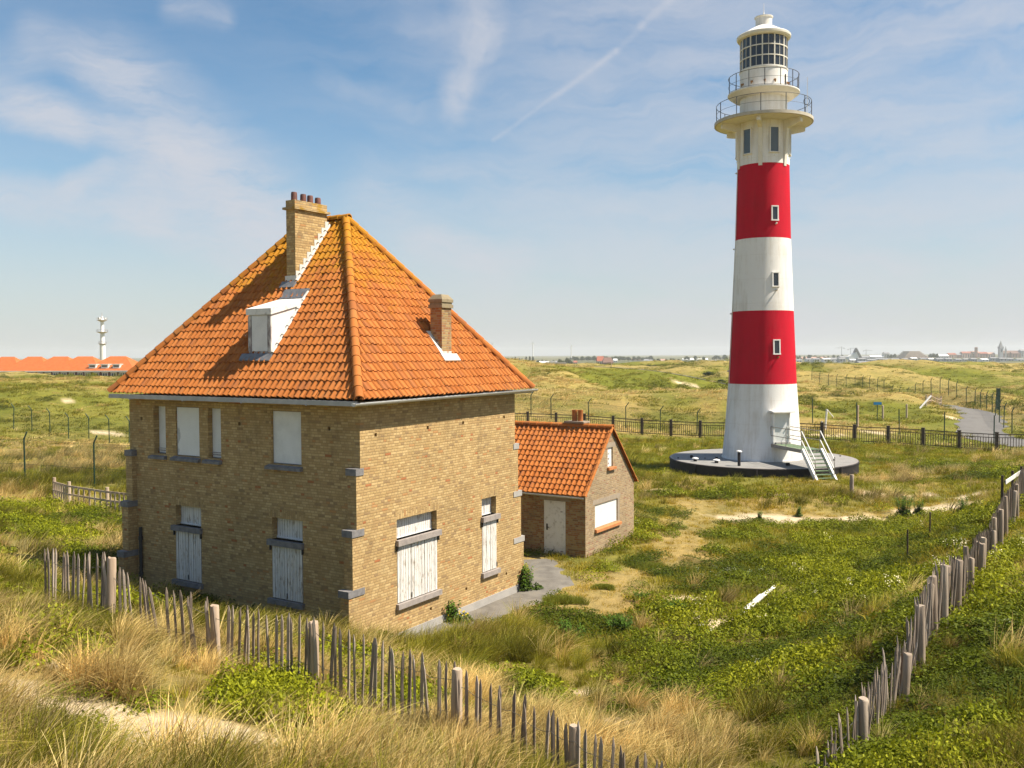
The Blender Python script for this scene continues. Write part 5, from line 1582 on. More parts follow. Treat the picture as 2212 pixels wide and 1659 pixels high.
FENCE_L = np.array([(at(*q).x, at(*q).y) for q in LP]); FENCE_R = np.array([(at(*q).x, at(*q).y) for q in RPp])
BANK = [(13, 44.3, 8.0, 1.2), (9, 46.5, 3, 1.5), (6.5, 50, 2, 3)]
def grow(n, r0, r1, kind, half=R(37), p=2.0):
    if kind == 'marram' and r1 <= 75:
        # tussocks: a few tufts share one spot, one colour and one lean
        kk = 7
        cx_, cy_ = cand(n // kk, r0, r1, half, p)
        x = np.repeat(cx_, kk) + RNG.normal(0, .26 if r1 <= 26 else .5, n // kk * kk); y = np.repeat(cy_, kk) + RNG.normal(0, .26 if r1 <= 26 else .5, n // kk * kk)
        hub = np.repeat(RNG.random(n // kk), kk); huy = np.repeat(RNG.normal(0, .6, n // kk), kk); hus = np.repeat(RNG.uniform(.65, 1.25, n // kk), kk); huv = np.repeat(RNG.uniform(.42, 1.4, n // kk), kk)
        n = len(x)
    else:
        x, y = cand(n, r0, r1, half, p)
        hub = RNG.random(n); huy = np.zeros(n); hus = np.ones(n); huv = np.ones(n)
    sand, dry, green, turf, n1, n2, n3 = zones(x, y)
    rd = dist_line(x, y, ROADC); pd = dist_line(x, y, PATH1)
    u = RNG.random(n)
    clump = fbm(x / 1.6, y / 1.6, 130, 3)
    coarse = fbm(x / 6.5, y / 6.5, 140, 3)
    r = np.hypot(x, y)
    free = ~blocked(x, y) & (rd > 2.0) & (pd > .78)
    low_left = sstep(1.0, -2.0, x - .25 * y + 3.5)          # the dune before the house is marram country
    bank = np.zeros(n)
    for bx, by, brx, bry in BANK: bank = np.maximum(bank, np.clip(1.3 - np.hypot((x - bx) / brx, (y - by) / bry), 0, 1))
    marw = np.clip(.46 + 4.6 * (clump - .50) + .12 * low_left, .03, 1)
    marw = marw * (1 - np.clip(green * 1.5, 0, .94)) * (1 - turf * .8) * (1 - np.clip(dry * 1.3, 0, .97)) * (1 - sstep(.12, .4, sand))
    valley = sstep(16, 20, y) * (1 - sstep(46, 50, y)) * sstep(-1, 2, x)
    marw = marw * (1 - valley * .72)
    marw = np.maximum(marw, np.clip(bank * 1.2, 0, .95) * (sand < .8))
    z = height(x, y)
    if kind == 'marram':
        k = free & (u < marw) & (green < .75)
        x, y, z, r, coarse, clump, hub, huy, hus, huv = x[k], y[k], z[k], r[k], coarse[k], clump[k], hub[k], huy[k], hus[k], huv[k]; m = len(x)
        ps = np.clip(.40 + (coarse - .5) * 3.2 + (n3[k] - .5) * 1.2 + (y > 80) * (fbm(x / 19, y / 19, 5, 3) - .5) * 3, .08, .92)
        st = np.where(RNG.random(m) < .8, hub, RNG.random(m)) < ps
        near = r < 26; mid = (r >= 26) & (r < 75)
        i = np.where(near, np.where(st, 4 + RNG.integers(0, 4, m), RNG.integers(0, 4, m)), np.where(mid, np.where(st, 13 + RNG.integers(0, 3, m), 10 + RNG.integers(0, 3, m)), np.where(st, 19 + RNG.integers(0, 3, m), 16 + RNG.integers(0, 3, m))))
        th = near & (RNG.random(m) < .12); i = np.where(th, 8 + RNG.integers(0, 2, m), i)
        yaw = RNG.normal(.15, .30, m) + huy
        s = RNG.uniform(.75, 1.1, m) * (.55 + .75 * clump) * hus
        s = s * (1 - .30 * np.clip(1.4 - dist_line(x, y, FENCE_L), 0, 1)) * (1 - .5 * np.clip(1.5 - dist_line(x, y, FENCE_R), 0, 1))
        s = s * np.where(y > 60, RNG.uniform(.75, 1.2, m), 1)
        lx, ly = local(x, y, HC)
        by_wall = np.maximum(np.maximum(-lx, lx - RW), np.maximum(-ly, ly - LW)) < .7
        s = np.where(by_wall, s * .62, s)
        s = np.where((np.hypot(x - LH[0], y - LH[1]) < 7.4), s * .42, s)
        s = np.where(dist_line(x, y, TRAIL) < 2.2, s * .5, s)
        v = RNG.uniform(.95, 1.28, m) * huv
        hue = RNG.normal(.03, .06, m)
        put(MAR, x, y, z, yaw, s, s * RNG.uniform(.85, 1.15, m), i, np.stack([v * (1 + hue), v, v * (1 - hue * .5)], 1))
    if kind == 'leaf':
        w_ = np.clip(green * np.where((y > 14) & (x > 1) & (y < 48), .9, 1.15) * (.45 + 1.1 * sstep(.40, .56, fbm(x / 1.1, y / 1.1, 177, 3))) + 1.0 * sstep(.555, .60, fbm(x / 1.5, y / 1.5, 170, 3)) * (r < 40) + .05 * (n1 > .58) * (r < 80) + .9 * (r > 80) * sstep(.57, .64, fbm(x / 11, y / 11, 175, 4)), 0, 1) * (1 - sstep(.4, .7, sand))
        k = free & (u < w_) & (dry < .85)
        x, y, z, r = x[k], y[k], z[k], r[k]; m = len(x)
        near = r < 16
        i = np.where(near, RNG.integers(0, 4, m), 4 + RNG.integers(0, 3, m))
        fl_ = (~near) & (fbm(x / 2.0, y / 2.0, 150, 2) > .60) & (RNG.random(m) < .10) & (x > 3) & (y < 36)
        i = np.where(fl_, 7 + RNG.integers(0, 2, m), i)
        s = RNG.uniform(.6, 1.3, m) * np.where(y > 80, 2.1, np.where(y > 42, 1.25, 1))
        q = np.clip(.5 + (fbm(x / 2.4, y / 2.4, 155, 3) - .5) * 3.0, 0, 1)
        v = (.52 + .95 * q) * np.where(r > 80, .62, 1)
        put(LEA, x, y, z - .03, RNG.uniform(0, 6.28, m), s, s * RNG.uniform(.7, 1.3, m) * (.6 + .8 * q), i, np.stack([v * (.85 + .22 * q), v, v * .9], 1), .2)
    if kind == 'turf':
        w_ = np.clip(np.maximum(turf, .85 * valley * (1 - green * .3)) + .5 * dry + .5 * (1 - marw), 0, 1) * (1 - sstep(.3, .6, sand)) * (1 - sstep(.55, .9, dry) * .35)
        k = free & (u < w_)
        x, y, z, r, dry_, n1_ = x[k], y[k], z[k], r[k], dry[k], n1[k]; m = len(x)
        i = np.where(r < 22, RNG.integers(0, 3, m), np.where(r < 75, 3 + RNG.integers(0, 3, m), 6 + RNG.integers(0, 3, m)))
        s = RNG.uniform(.6, 1.3, m) * (1 - .45 * np.clip(dry_ * 1.3, 0, 1))
        q = np.clip(dry_ * 1.2 + (fbm(x / 1.9, y / 1.9, 160, 3) - .45) * 2.0 * (r < 75), 0, 1)[:, None]
        tn = np.array([1, 1, 1]) * (1 - q) + np.array([1.75, 1.28, 1.9]) * q
        put(TUR, x, y, z, RNG.uniform(0, 6.28, m), s, s * RNG.uniform(.7, 1.3, m), i, tn * (RNG.uniform(.8, 1.2, m) * np.where(r > 75, .74, 1.0))[:, None])
H1 = R(46)
grow(8600, 4, 14, 'marram', H1); grow(11500, 14, 26, 'marram', H1); grow(24000, 26, 75, 'marram', R(41)); grow(27000, 75, 190, 'marram', R(37)); grow(15000, 190, 420, 'marram', R(32))
grow(8600, 4, 16, 'leaf', H1); grow(18000, 16, 60, 'leaf', R(41)); grow(9000, 82, 300, 'leaf', R(36)); grow(4000, 16, 32, 'leaf', R(36)); grow(3000, 50, 75, 'leaf', R(34))
grow(10400, 4, 22, 'turf', H1); grow(29500, 22, 75, 'turf', R(41)); grow(20000, 75, 300, 'turf', R(33))
cat_ = lambda S: [np.concatenate(q) for q in S]
scatter('marram_grass', 'windblown green and straw marram grass on the dunes', collection('marram', mar), *cat_(MAR))
scatter('leafy_ground_cover', 'low bright green leafy plants carpeting the hollows', collection('leafy', lea), *cat_(LEA))
scatter('turf', 'short yellow green turf', collection('turf', tur), *cat_(TUR))

# plants that stand out one by one
def solid_veg_mat(name, trans=.3):
    mt, N, bs, out = newmat(name)
    c = N.n('ShaderNodeAttribute', attribute_name='col').outputs['Color']
    N.set(bs, 'Base Color', c); N.set(bs, 'Roughness', .6); N.set(bs, 'Specular IOR Level', .15)
    tl = N.n('ShaderNodeBsdfTranslucent', {'Color': c}); mx = N.n('ShaderNodeMixShader', {0: trans, 1: bs, 2: tl})
    mt.node_tree.links.new(mx.outputs[0], out.inputs[0]); return mt
M['leaf1'] = solid_veg_mat('plant_leaves')
def plant(name, label, p, parts, group=None):
    root = empty(name, p, 0, label, 'plant', group)
    for nm, (V, F, C), dx, dy, s in parts:
        me = proto(nm, [(v[0] * s + dx, v[1] * s + dy, v[2] * s) for v in V], F, C, M['leaf1'])
        o = bpy.data.objects.new(nm, me); COL.objects.link(o); o.parent = root
    return root
def stems(seed, n, h, rad_):
    g = np.random.default_rng(seed); V, F, C = [], [], []
    for k in range(n):
        a = g.uniform(0, 6.28); r = rad_ * g.random()
        x, y = r * math.cos(a) * .5, r * math.sin(a) * .5
        x2, y2 = x + r * math.cos(a) * .6, y + r * math.sin(a) * .6
        hh = h * g.uniform(.6, 1); i0 = len(V)
        for q in ((x - .01, y, 0), (x + .01, y, 0), (x2 + .005, y2, hh), (x2 - .005, y2, hh)): V.append(q); C.append((.09, .11, .03))
        F.append((i0, i0 + 1, i0 + 2, i0 + 3))
        for t in np.linspace(.12, 1, 9):
            c = np.array([.06, .11, .012]) * g.uniform(.7, 1.7)
            for s_ in (-1, 1):
                bx, by, bz = x + (x2 - x) * t, y + (y2 - y) * t, hh * t
                an = g.uniform(0, 6.28); L = .13 * (1.2 - .6 * t); i0 = len(V)
                dx, dy = math.cos(an), math.sin(an)
                for q in ((bx, by, bz), (bx + dx * L * .5 - dy * .028, by + dy * L * .5 + dx * .028, bz + .03), (bx + dx * L, by + dy * L, bz - .01), (bx + dx * L * .5 + dy * .028, by + dy * L * .5 - dx * .028, bz + .03)): V.append(q); C.append(c)
                F.append((i0, i0 + 1, i0 + 2, i0 + 3))
    return V, F, np.array(C)
def dots(seed, n, rad_, h, c):
    g = np.random.default_rng(seed); V, F, C = [], [], []
    for k in range(n):
        a = g.uniform(0, 6.28); r = rad_ * math.sqrt(g.random())
        x, y, z = r * math.cos(a), r * math.sin(a), h * (1 - .5 * (r / rad_) ** 2) + .03
        i0 = len(V); s = .022
        for q in ((x - s, y, z), (x, y - s, z - .01), (x + s, y, z), (x, y + s, z + .02)): V.append(q); C.append(c)
        F.append((i0, i0 + 1, i0 + 2, i0 + 3))
    return V, F, np.array(C)
GD = ((.035, .065, .008), (.085, .13, .014))
p = gnd(985, 1346)
plant('flowering_plant', 'dark green plant with tiny yellow flowers against the concrete footing', p, [('foliage', leafy(301, 320, .36, .28, .05, *GD), .1, 0, 1), ('stems', stems(302, 14, .55, .22), -.12, .05, 1), ('flowers', dots(303, 16, .34, .30, (.7, .5, .02)), .05, -.05, 1)])
p = gnd(1132, 1278)
plant('leafy_plant', 'upright dark green plant at the far corner of the sunlit wall', p, [('stems', stems(311, 30, .72, .26), 0, 0, 1), ('foliage', leafy(312, 150, .24, .4, .07, *GD), 0, 0, 1)])
p = gnd(1160, 1276)
plant('leafy_plant', 'small low plant on the concrete path beside the upright corner plant', p, [('foliage', leafy(321, 110, .2, .2, .06, *GD), 0, 0, 1)])
for i, (px, py, s, lb) in enumerate(((1247 * 1.0 + 705, 1112, 1.0, 'tallest dark bush growing on the bright sand patch'), (1985, 1108, .7, 'smaller bush right of the tallest one on the sand patch'), (2080, 1108, .8, 'grey green bush at the right end of the bright sand patch'),
                                     (1640, 1118, .45, 'small weed left on the sandy strip before the round base'), (1725, 1112, .5, 'pair of upright weeds in the middle of the sandy strip'))):
    p = gnd(px, py + 6)
    plant('sand_bush' if i < 3 else 'weed', lb, p, [('stems', stems(330 + i, 26, .9, .34), 0, 0, s), ('foliage', leafy(340 + i, 170, .38, .42, .09, *GD), 0, 0, s)], None)
for i, (px, py, s, lb) in enumerate(((1460, 1328, .75, 'round light green herb clump on the bare ground left of the fallen pole'), (1340, 1365, .8, 'tall light green herb clump in the hollow right of the flowering plant'), (1225, 1385, .9, 'wide light green herb clump just below the concrete path'), (1385, 1300, .5, 'small dark weed between the two grass mounds'))):
    p = gnd(px, py)
    plant('herb_clump', lb, p, [('stems', stems(350 + i, 46, .5, .5), 0, 0, s), ('foliage', leafy(360 + i, 260, .45, .3, .06, (.09, .13, .012), (.19, .22, .025)), 0, 0, s)])
def mound(label, px, py, rx, ry, h, seed):
    p = gnd(px, py); g = np.random.default_rng(seed)
    V, F, C = [], [], []
    for k in range(2600):
        a = g.uniform(0, 6.28); r = math.sqrt(g.random()) * (.78 + .22 * math.sin(a * 3 + seed) + .12 * math.sin(a * 7 + 2 * seed)); x, y = rx * r * math.cos(a), ry * r * math.sin(a)
        b = .05 * (1 - r * r); L = h * g.uniform(.6, 1.2); dx, dy = g.normal(.04, .05, 2); w = .012
        sa = g.uniform(0, PI); sx, sy = math.cos(sa) * w / 2, math.sin(sa) * w / 2
        c = np.array([.16, .19, .02]) * g.uniform(.7, 1.3) + np.array([.08, .05, .01]) * g.random()
        i0 = len(V); zz = float(b)
        for q in ((x - sx, y - sy, zz - .03), (x + sx, y + sy, zz - .03), (x + dx + sx * .2, y + dy + sy * .2, zz + L), (x + dx - sx * .2, y + dy - sy * .2, zz + L)): V.append(q); C.append(c)
        F.append((i0, i0 + 1, i0 + 2, i0 + 3))
    o = bpy.data.objects.new('grass_mound', proto('grass_mound', V, F, np.array(C), M['leaf1'])); COL.objects.link(o); o.location = p
    tag(o, label, 'grass patch')
mound('lush green oval grass patch on the dry trail before the shed', 1395, 1228, .75, .42, .12, 1)
mound('lush green oval grass patch beside the concrete path', 1212, 1303, .75, .36, .14, 2)
mound('small flat green grass patch on the dry trail between the two bigger ones', 1300, 1272, .4, .2, .08, 3)

# ------------------------------------------------------------------ far background
NTH = ['leftmost', 'second', 'third', 'fourth', 'fifth', 'sixth', 'seventh', 'eighth', 'ninth', 'tenth', 'eleventh', 'twelfth', 'thirteenth', 'fourteenth', 'fifteenth', 'sixteenth', 'seventeenth', 'eighteenth', 'nineteenth', 'twentieth', 'twenty-first', 'twenty-second', 'twenty-third', 'twenty-fourth', 'twenty-fifth', 'twenty-sixth', 'twenty-seventh', 'twenty-eighth', 'twenty-ninth', 'thirtieth', 'thirty-first', 'thirty-second']
ROWS = {}
def number_rows():
    for (lb, gr), L in ROWS.items():
        if len(L) < 2: continue
        L.sort(key=lambda o: o.matrix_basis.translation.x / o.matrix_basis.translation.y)
        for i, o in enumerate(L): o['label'] = '%s %s%s' % (NTH[i], lb.replace('@', 'from the left, ' if i else ''), '')

def at(x, y, Y):
    # far things are levelled on the flat land, whatever the slight tilt of the camera
    v = (y - 829.5) / FOC
    d = Vector(((x - 1106) / FOC, CP - v * SP, -SP - v * CP))
    return Vector((0, 0, CAM_H)) + d * (Y / d.y)
M['bark'] = noisy('bark', [(.3, (.06, .045, .03)), (.7, (.12, .09, .06))], 6, .9)
def crown(seed, n, lobes, size, c0, c1):
    g = np.random.default_rng(seed); V, F, C = [], [], []
    w = np.array([l[3] * l[4] * l[5] for l in lobes]); w = w / w.sum()
    for k in range(n):
        l = lobes[g.choice(len(lobes), p=w)]
        d = g.normal(size=3); d /= np.linalg.norm(d); rr = g.random() ** .45
        p = np.array(l[:3]) + d * rr * np.array(l[3:6])
        nn = d + g.normal(0, .6, 3); nn /= np.linalg.norm(nn)
        t = np.cross(nn, g.normal(size=3)); t /= np.linalg.norm(t); b = np.cross(nn, t)
        s = size * g.uniform(.6, 1.3); i0 = len(V); m = g.random()
        c = np.array(c0) * (1 - m) + np.array(c1) * m
        for q in (-t * s - b * s * .3, b * s * .8, t * s - b * s * .2, -b * s * .9): V.append(tuple(p + q)); C.append(c)
        F.append((i0, i0 + 1, i0 + 2, i0 + 3))
    return V, F, np.array(C)
def far_tree(kind, name):
    g = np.random.default_rng({'round': 1, 'wide': 2, 'poplar': 3, 'bush': 4}[kind])
    root = empty(name, (0, 0, 0))
    if kind == 'round': L = [(0, 0, 6, 3.2, 3.2, 3.2), (1.8, .5, 5, 2.2, 2.2, 2.0), (-1.9, -.4, 5.2, 2.2, 2.2, 2.1), (.3, .8, 8.2, 2.0, 2.0, 1.8)]; th = 4
    if kind == 'wide': L = [(-3, 0, 4.6, 3, 3, 2.6), (0, 0, 5.6, 3.4, 3, 3.0), (3.2, .4, 4.8, 3, 3, 2.6), (5.2, 0, 3.8, 2, 2, 2), (-5, .3, 3.6, 2, 2, 2)]; th = 3.4
    if kind == 'poplar': L = [(0, 0, 3.5, 1.1, 1.1, 2.4), (0, 0, 6.5, 1.2, 1.2, 3.0), (0, 0, 9.2, .8, .8, 2.2)]; th = 3
    if kind == 'bush': L = [(-1.6, 0, .9, 1.6, 1.4, 1.0), (0, 0, 1.2, 1.7, 1.5, 1.3), (1.8, .2, .8, 1.5, 1.4, .9)]; th = .8
    V, F, C = crown({'round': 11, 'wide': 12, 'poplar': 13, 'bush': 14}[kind], 620, L, .55 if kind != 'bush' else .32, (.030, .048, .014), (.068, .088, .026))
    o = bpy.data.objects.new('crown', proto('crown', V, F, C, M['leaf1'])); COL.objects.link(o); o.parent = root
    mb = MB(); mb.tube((0, 0, -.5), (0, 0, th), .28, .16, 7)
    for l in L[:3]: mb.tube((0, 0, th * .7), (l[0] * .7, l[1] * .7, l[2]), .13, .05, 5)
    mb.build('trunk', M['bark'], root)
    return root
PROTO = {k: far_tree(k, 'tree' if k != 'bush' else 'shrub') for k in ('round', 'wide', 'poplar', 'bush')}
USED = set()
def place_tree(kind, px, py, Y, hpx, label, group, sq=1.0):
    """px, py: foot of the tree; hpx: its height in the wide picture"""
    base = {'round': 10.0, 'wide': 8.6, 'poplar': 11.4, 'bush': 2.5}[kind]
    s = hpx / FOC * Y / base
    r_ = PROTO[kind] if kind not in USED else copy_tree(PROTO[kind])
    USED.add(kind)
    p = at(px, py, Y)
    r_.location = (p.x, p.y, min(p.z, hz(p.x, p.y) + .2)); r_.rotation_euler = (0, 0, rng.uniform(0, 6.28)); r_.scale = (s * sq, s * sq, s)
    tag(r_, label.replace('@', ''), 'tree' if kind != 'bush' else 'shrub', group)
    if group: ROWS.setdefault((label, group), []).append(r_)
    return r_
for x, h, k in ((156, 11, 'round'), (186, 14, 'wide'), (200, 12, 'wide'), (216, 14, 'wide'), (243, 15, 'round'), (127, 9, 'wide'), (8, 10, 'wide'), (284, 14, 'round'), (294, 12, 'wide'), (304, 14, 'wide')):
    place_tree(k, x, 774, 380, h, 'dark tree @showing over the orange roofs' if x < 260 else 'dark tree @between the orange roofs and the brick eave', 'trees behind the orange roofs' if x < 260 else 'trees beside the brick house eave')
for i in range(9): place_tree('poplar', 1093 + i * 7.2 + rng.uniform(-1.5, 1.5), 781, 1250, 12 + rng.uniform(-3, 2), 'slender dark poplar @in the row beyond the white barn', 'poplar row beyond the white barn', 1.5)
for x, y, h, k, Y in ((1163, 782, 10, 'wide', 1000), (1172, 781, 11, 'round', 1000), (1180, 782, 9, 'wide', 1050), (1196, 781, 8, 'wide', 1100), (1210, 787, 17, 'round', 820), (1218, 787, 13, 'round', 830), (1226, 789, 20, 'round', 800), (1232, 788, 15, 'round', 810), (1161, 791, 12, 'bush', 420)):
    if k == 'bush': place_tree(k, x, y, Y, h, 'dark rounded shrub at the right end of the white barn', None)
    else: place_tree(k, x, y, Y, h, 'tree @in the clump between the two wind turbines', 'trees between the wind turbines')
for x, y, h, k in ((1247, 781, 11, 'wide'), (1258, 781, 12, 'wide'), (1271, 781, 12, 'wide'), (1284, 781, 13, 'wide'), (1330, 780, 12, 'wide'), (1344, 780, 11, 'wide'), (1358, 780, 10, 'wide'), (1372, 780, 9, 'wide'), (1388, 780, 9, 'wide'), (1484, 780, 11, 'wide'), (1502, 780, 12, 'wide'), (1520, 780, 10, 'wide'), (1548, 780, 13, 'wide'), (1566, 780, 14, 'wide'), (1738, 780, 9, 'wide'), (1782, 780, 8, 'wide')):
    place_tree(k, x, y, 1350, h, 'hazy tree @in the belt behind the red roofed farmhouses' if x < 1400 else 'hazy tree @on the horizon either side of the lighthouse', 'hazy tree belt behind the farmhouses' if x < 1400 else 'hazy tree belt near the lighthouse')
for x in np.arange(1236, 1408, 9.5): place_tree('wide', float(x) + rng.uniform(-3, 3), 781, 1500 + rng.uniform(-60, 60), rng.uniform(8, 12), 'hazy tree @in the belt behind the red roofed farmhouses', 'hazy tree belt behind the farmhouses')
for x in np.arange(1720, 1852, 10): place_tree(rng.choice(('wide', 'round')), float(x) + rng.uniform(-3, 3), 779, 1750 + rng.uniform(-60, 60), rng.uniform(7, 11), 'hazy tree @in the belt behind the terrace and cranes', 'hazy tree belt behind the cranes')
for x, y, h, k in ((1413, 787, 15, 'round'), (1423, 787, 16, 'round'), (1440, 787, 15, 'round'), (1452, 786, 17, 'wide'), (1466, 786, 15, 'wide')):
    place_tree(k, x, y, 850, h, 'dark round tree @in the thicket between farmhouses and lighthouse', 'thicket between farmhouses and lighthouse')
for x, y, h, k in ((1724, 775, 9, 'round'), (1748, 777, 12, 'round'), (1768, 777, 8, 'wide')): place_tree(k, x, y, 1400, h, 'hazy round tree @just right of the lighthouse', 'hazy trees right of the lighthouse')
for x, h in ((1926, 12), (1933, 13), (1919, 11)): place_tree('round', x, 779, 1450, h, 'dark tree @beside the flats left of the terraced building', 'trees left of the terraced building')
for x, h in ((2010, 13), (2017, 14), (2024, 13)): place_tree('round', x, 779, 1450, h, 'dense dark tree @right of the terraced building', 'trees right of the terraced building')
for x, y, Y, h, s in ((1320, 797, 250, 9, 1.3), (1345, 799, 235, 10, 1.6), (1303, 797, 250, 6, 1.0), (1400, 797, 260, 9, 1.4), (1412, 797, 255, 7, 1.2), (1213, 795, 260, 5, 1.6)): place_tree('bush', x, y, Y, h, 'low dark scrub bush @on the ridge below the farmhouses', 'scrub on the ridge left of the lighthouse', s)
for x, y, Y, h, s in ((1532, 812, 190, 8, 1.4), (1558, 818, 180, 7, 1.3), (1500, 806, 215, 6, 1.8), (1470, 805, 220, 6, 1.8), (1552, 806, 210, 7, 1.8)): place_tree('bush', x, y, Y, h, 'dark bush @in the dip left of the red tower band', 'bushes in the dip by the lighthouse', s)
for i in range(17):
    x = 1840 + i * 15.5
    place_tree('bush', x + rng.uniform(-3, 3), 796 + (i > 6) * 3, 560 - (i > 6) * 60, rng.uniform(5, 9), 'shrub @of the dark hedge below the terraced building', 'hedge below the terraced building', 1.9)
for x, h in ((2098, 8), (2122, 6), (2215, 9), (2225, 8), (2240, 7), (2195, 6), (1747, 7)): place_tree('bush', min(x, 2205), 800, 500, h, 'solitary round shrub @on the flat land toward the harbour', 'solitary shrubs toward the harbour', 1.1)

# orange roofed barracks behind the left dune
M['red_roof'] = noisy('plain_orange_roof', [(.3, (.42, .105, .022)), (.7, (.52, .14, .035))], 1.2, .8, .1)
M['dark_brick'] = noisy('dark_red_brick', [(.3, (.085, .038, .03)), (.7, (.13, .06, .045))], 4, .9)
M['trim'] = noisy('white_trim', [(.3, (.70, .69, .67)), (.7, (.80, .79, .77))], 3, .6)
M['pane_far'] = glass_mat('far_window_glass', (.03, .04, .05), .2)
BL = ['orange hip roof with three white dormers, nearest building on the left', 'orange hip roof directly left of the dormered building', 'orange hip roof in the middle of the left row', 'orange hip roof second from the left picture edge', 'orange hip roof at the left picture edge']
for i, (px, Y) in enumerate(((256, 250), (185, 263), (132, 276), (76, 289), (18, 302))):
    p = at(px, 798, Y)
    zb = hz(p.x, p.y)
    root = empty('orange_roofed_building', (p.x, p.y, zb), R(-4), BL[i], 'building', 'orange roofed buildings behind the dune')
    hw, hd, ze = 7.4, 6.0, at(px, 795.5, Y).z - zb
    zr = at(px, 765.5, Y).z - zb
    mb = MB(); mb.box(-hw + .4, hw - .4, -hd + .4, hd - .4, -3.0, ze); mb.build('wall', M['dark_brick'], root)
    mb = MB()
    A_ = [(-hw, -hd, ze), (hw, -hd, ze), (hw, hd, ze), (-hw, hd, ze)]; r0, r1 = (-2.2, 0, zr), (2.2, 0, zr)
    mb.face([A_[0], A_[1], r1, r0]); mb.face([A_[1], A_[2], r1]); mb.face([A_[2], A_[3], r0, r1]); mb.face([A_[3], A_[0], r0]); mb.face(A_[::-1])
    rf_ = mb.build('roof', M['red_roof'], root)
    mb = MB(); mb.box(-hw - .05, hw + .05, -hd - .15, -hd, ze - .32, ze - .02); mb.box(-hw - .15, -hw, -hd, hd, ze - .32, ze - .02); mb.box(hw, hw + .15, -hd, hd, ze - .32, ze - .02); mb.build('fascia', M['trim'], root)
    for x in (-5.6, -3.2, -.8, 1.6, 4.0, 6.0):
        mb = MB(); mb.box(x - .75, x + .75, -hd + .30, -hd + .41, ze - 1.6, ze - .55); mb.box(x - .95, x + .95, -hd + .22, -hd + .41, ze - .62, ze - .5)
        w_ = mb.build('window', M['trim'], root)
        mb = MB(); mb.box(x - .6, x - .06, -hd + .27, -hd + .31, ze - 1.55, ze - .7); mb.box(x + .06, x + .6, -hd + .27, -hd + .31, ze - 1.55, ze - .7); mb.build('pane', M['pane_far'], w_)
    if i == 0:
        for x in (-4.6, -1.2, 2.0):
            mb = MB(); zc = ze + 1.0
            mb.box(x - .95, x + .95, -hd + .9, -hd + 3.4, zc - .55, zc + .55); mb.box(x - 1.1, x + 1.1, -hd + .7, -hd + 3.6, zc + .55, zc + .72)
            w_ = mb.build('dormer', M['trim'], rf_)
            mb = MB(); mb.box(x - .75, x + .75, -hd + .87, -hd + .9, zc - .05, zc + .38); mb.build('pane', M['pane_far'], w_)
# telecom mast
p = at(222.5, 778, 400); k = 400 / FOC
mast = empty('telecom_tower', (p.x, p.y, hz(p.x, p.y)), 0, 'slim white telecom tower with round platforms rising behind the orange roofs', 'tower')
zt = lambda y: at(222, y - 4.2, 400).z - mast.location.z
mb = MB(); mb.lathe([(1.25, -1), (1.15, zt(745)), (.95, zt(744)), (.85, zt(720)), (.75, zt(719)), (.7, zt(690)), (.5, zt(689)), (.45, zt(683)), (.02, zt(682.5))], 20); mb.build('shaft', M['trim'], mast, 30)
M['mast_grey'] = noisy('mast_grey', [(.3, (.38, .33, .31)), (.7, (.5, .46, .44))], 2, .7)
for y, r_ in ((743, 1.6), (717.5, 2.3), (692, 2.1)):
    mb = MB(); mb.lathe([(.8, zt(y + 3)), (r_, zt(y)), (r_, zt(y - .8)), (.7, zt(y - .9))], 24); pf_ = mb.build('platform', M['mast_grey'], mast, 30)
    mb = MB(); mb.path([Vector((r_ * math.cos(a), r_ * math.sin(a), zt(y - 5))) for a in np.linspace(0, 2 * PI, 20)], .06, 4)
    for a in np.linspace(0, 2 * PI, 10): mb.tube((r_ * math.cos(a), r_ * math.sin(a), zt(y)), (r_ * math.cos(a), r_ * math.sin(a), zt(y - 5)), .06, n=4)
    mb.build('railing', M['mast_grey'], pf_)
for a, y in ((.3, 689), (2.2, 687), (4.2, 688)):
    mb = MB(); mb.tube((1.3 * math.cos(a), 1.3 * math.sin(a), zt(y)), (1.7 * math.cos(a), 1.7 * math.sin(a), zt(y)), .55, .55, 12); mb.tube((.3 * math.cos(a), .3 * math.sin(a), zt(y)), (1.3 * math.cos(a), 1.3 * math.sin(a), zt(y)), .12, n=5); mb.build('dish', M['trim'], mast)
mb = MB(); mb.tube((0, 0, zt(684)), (0, 0, zt(675)), .16, .08); mb.build('aerial', M['mast_grey'], mast)

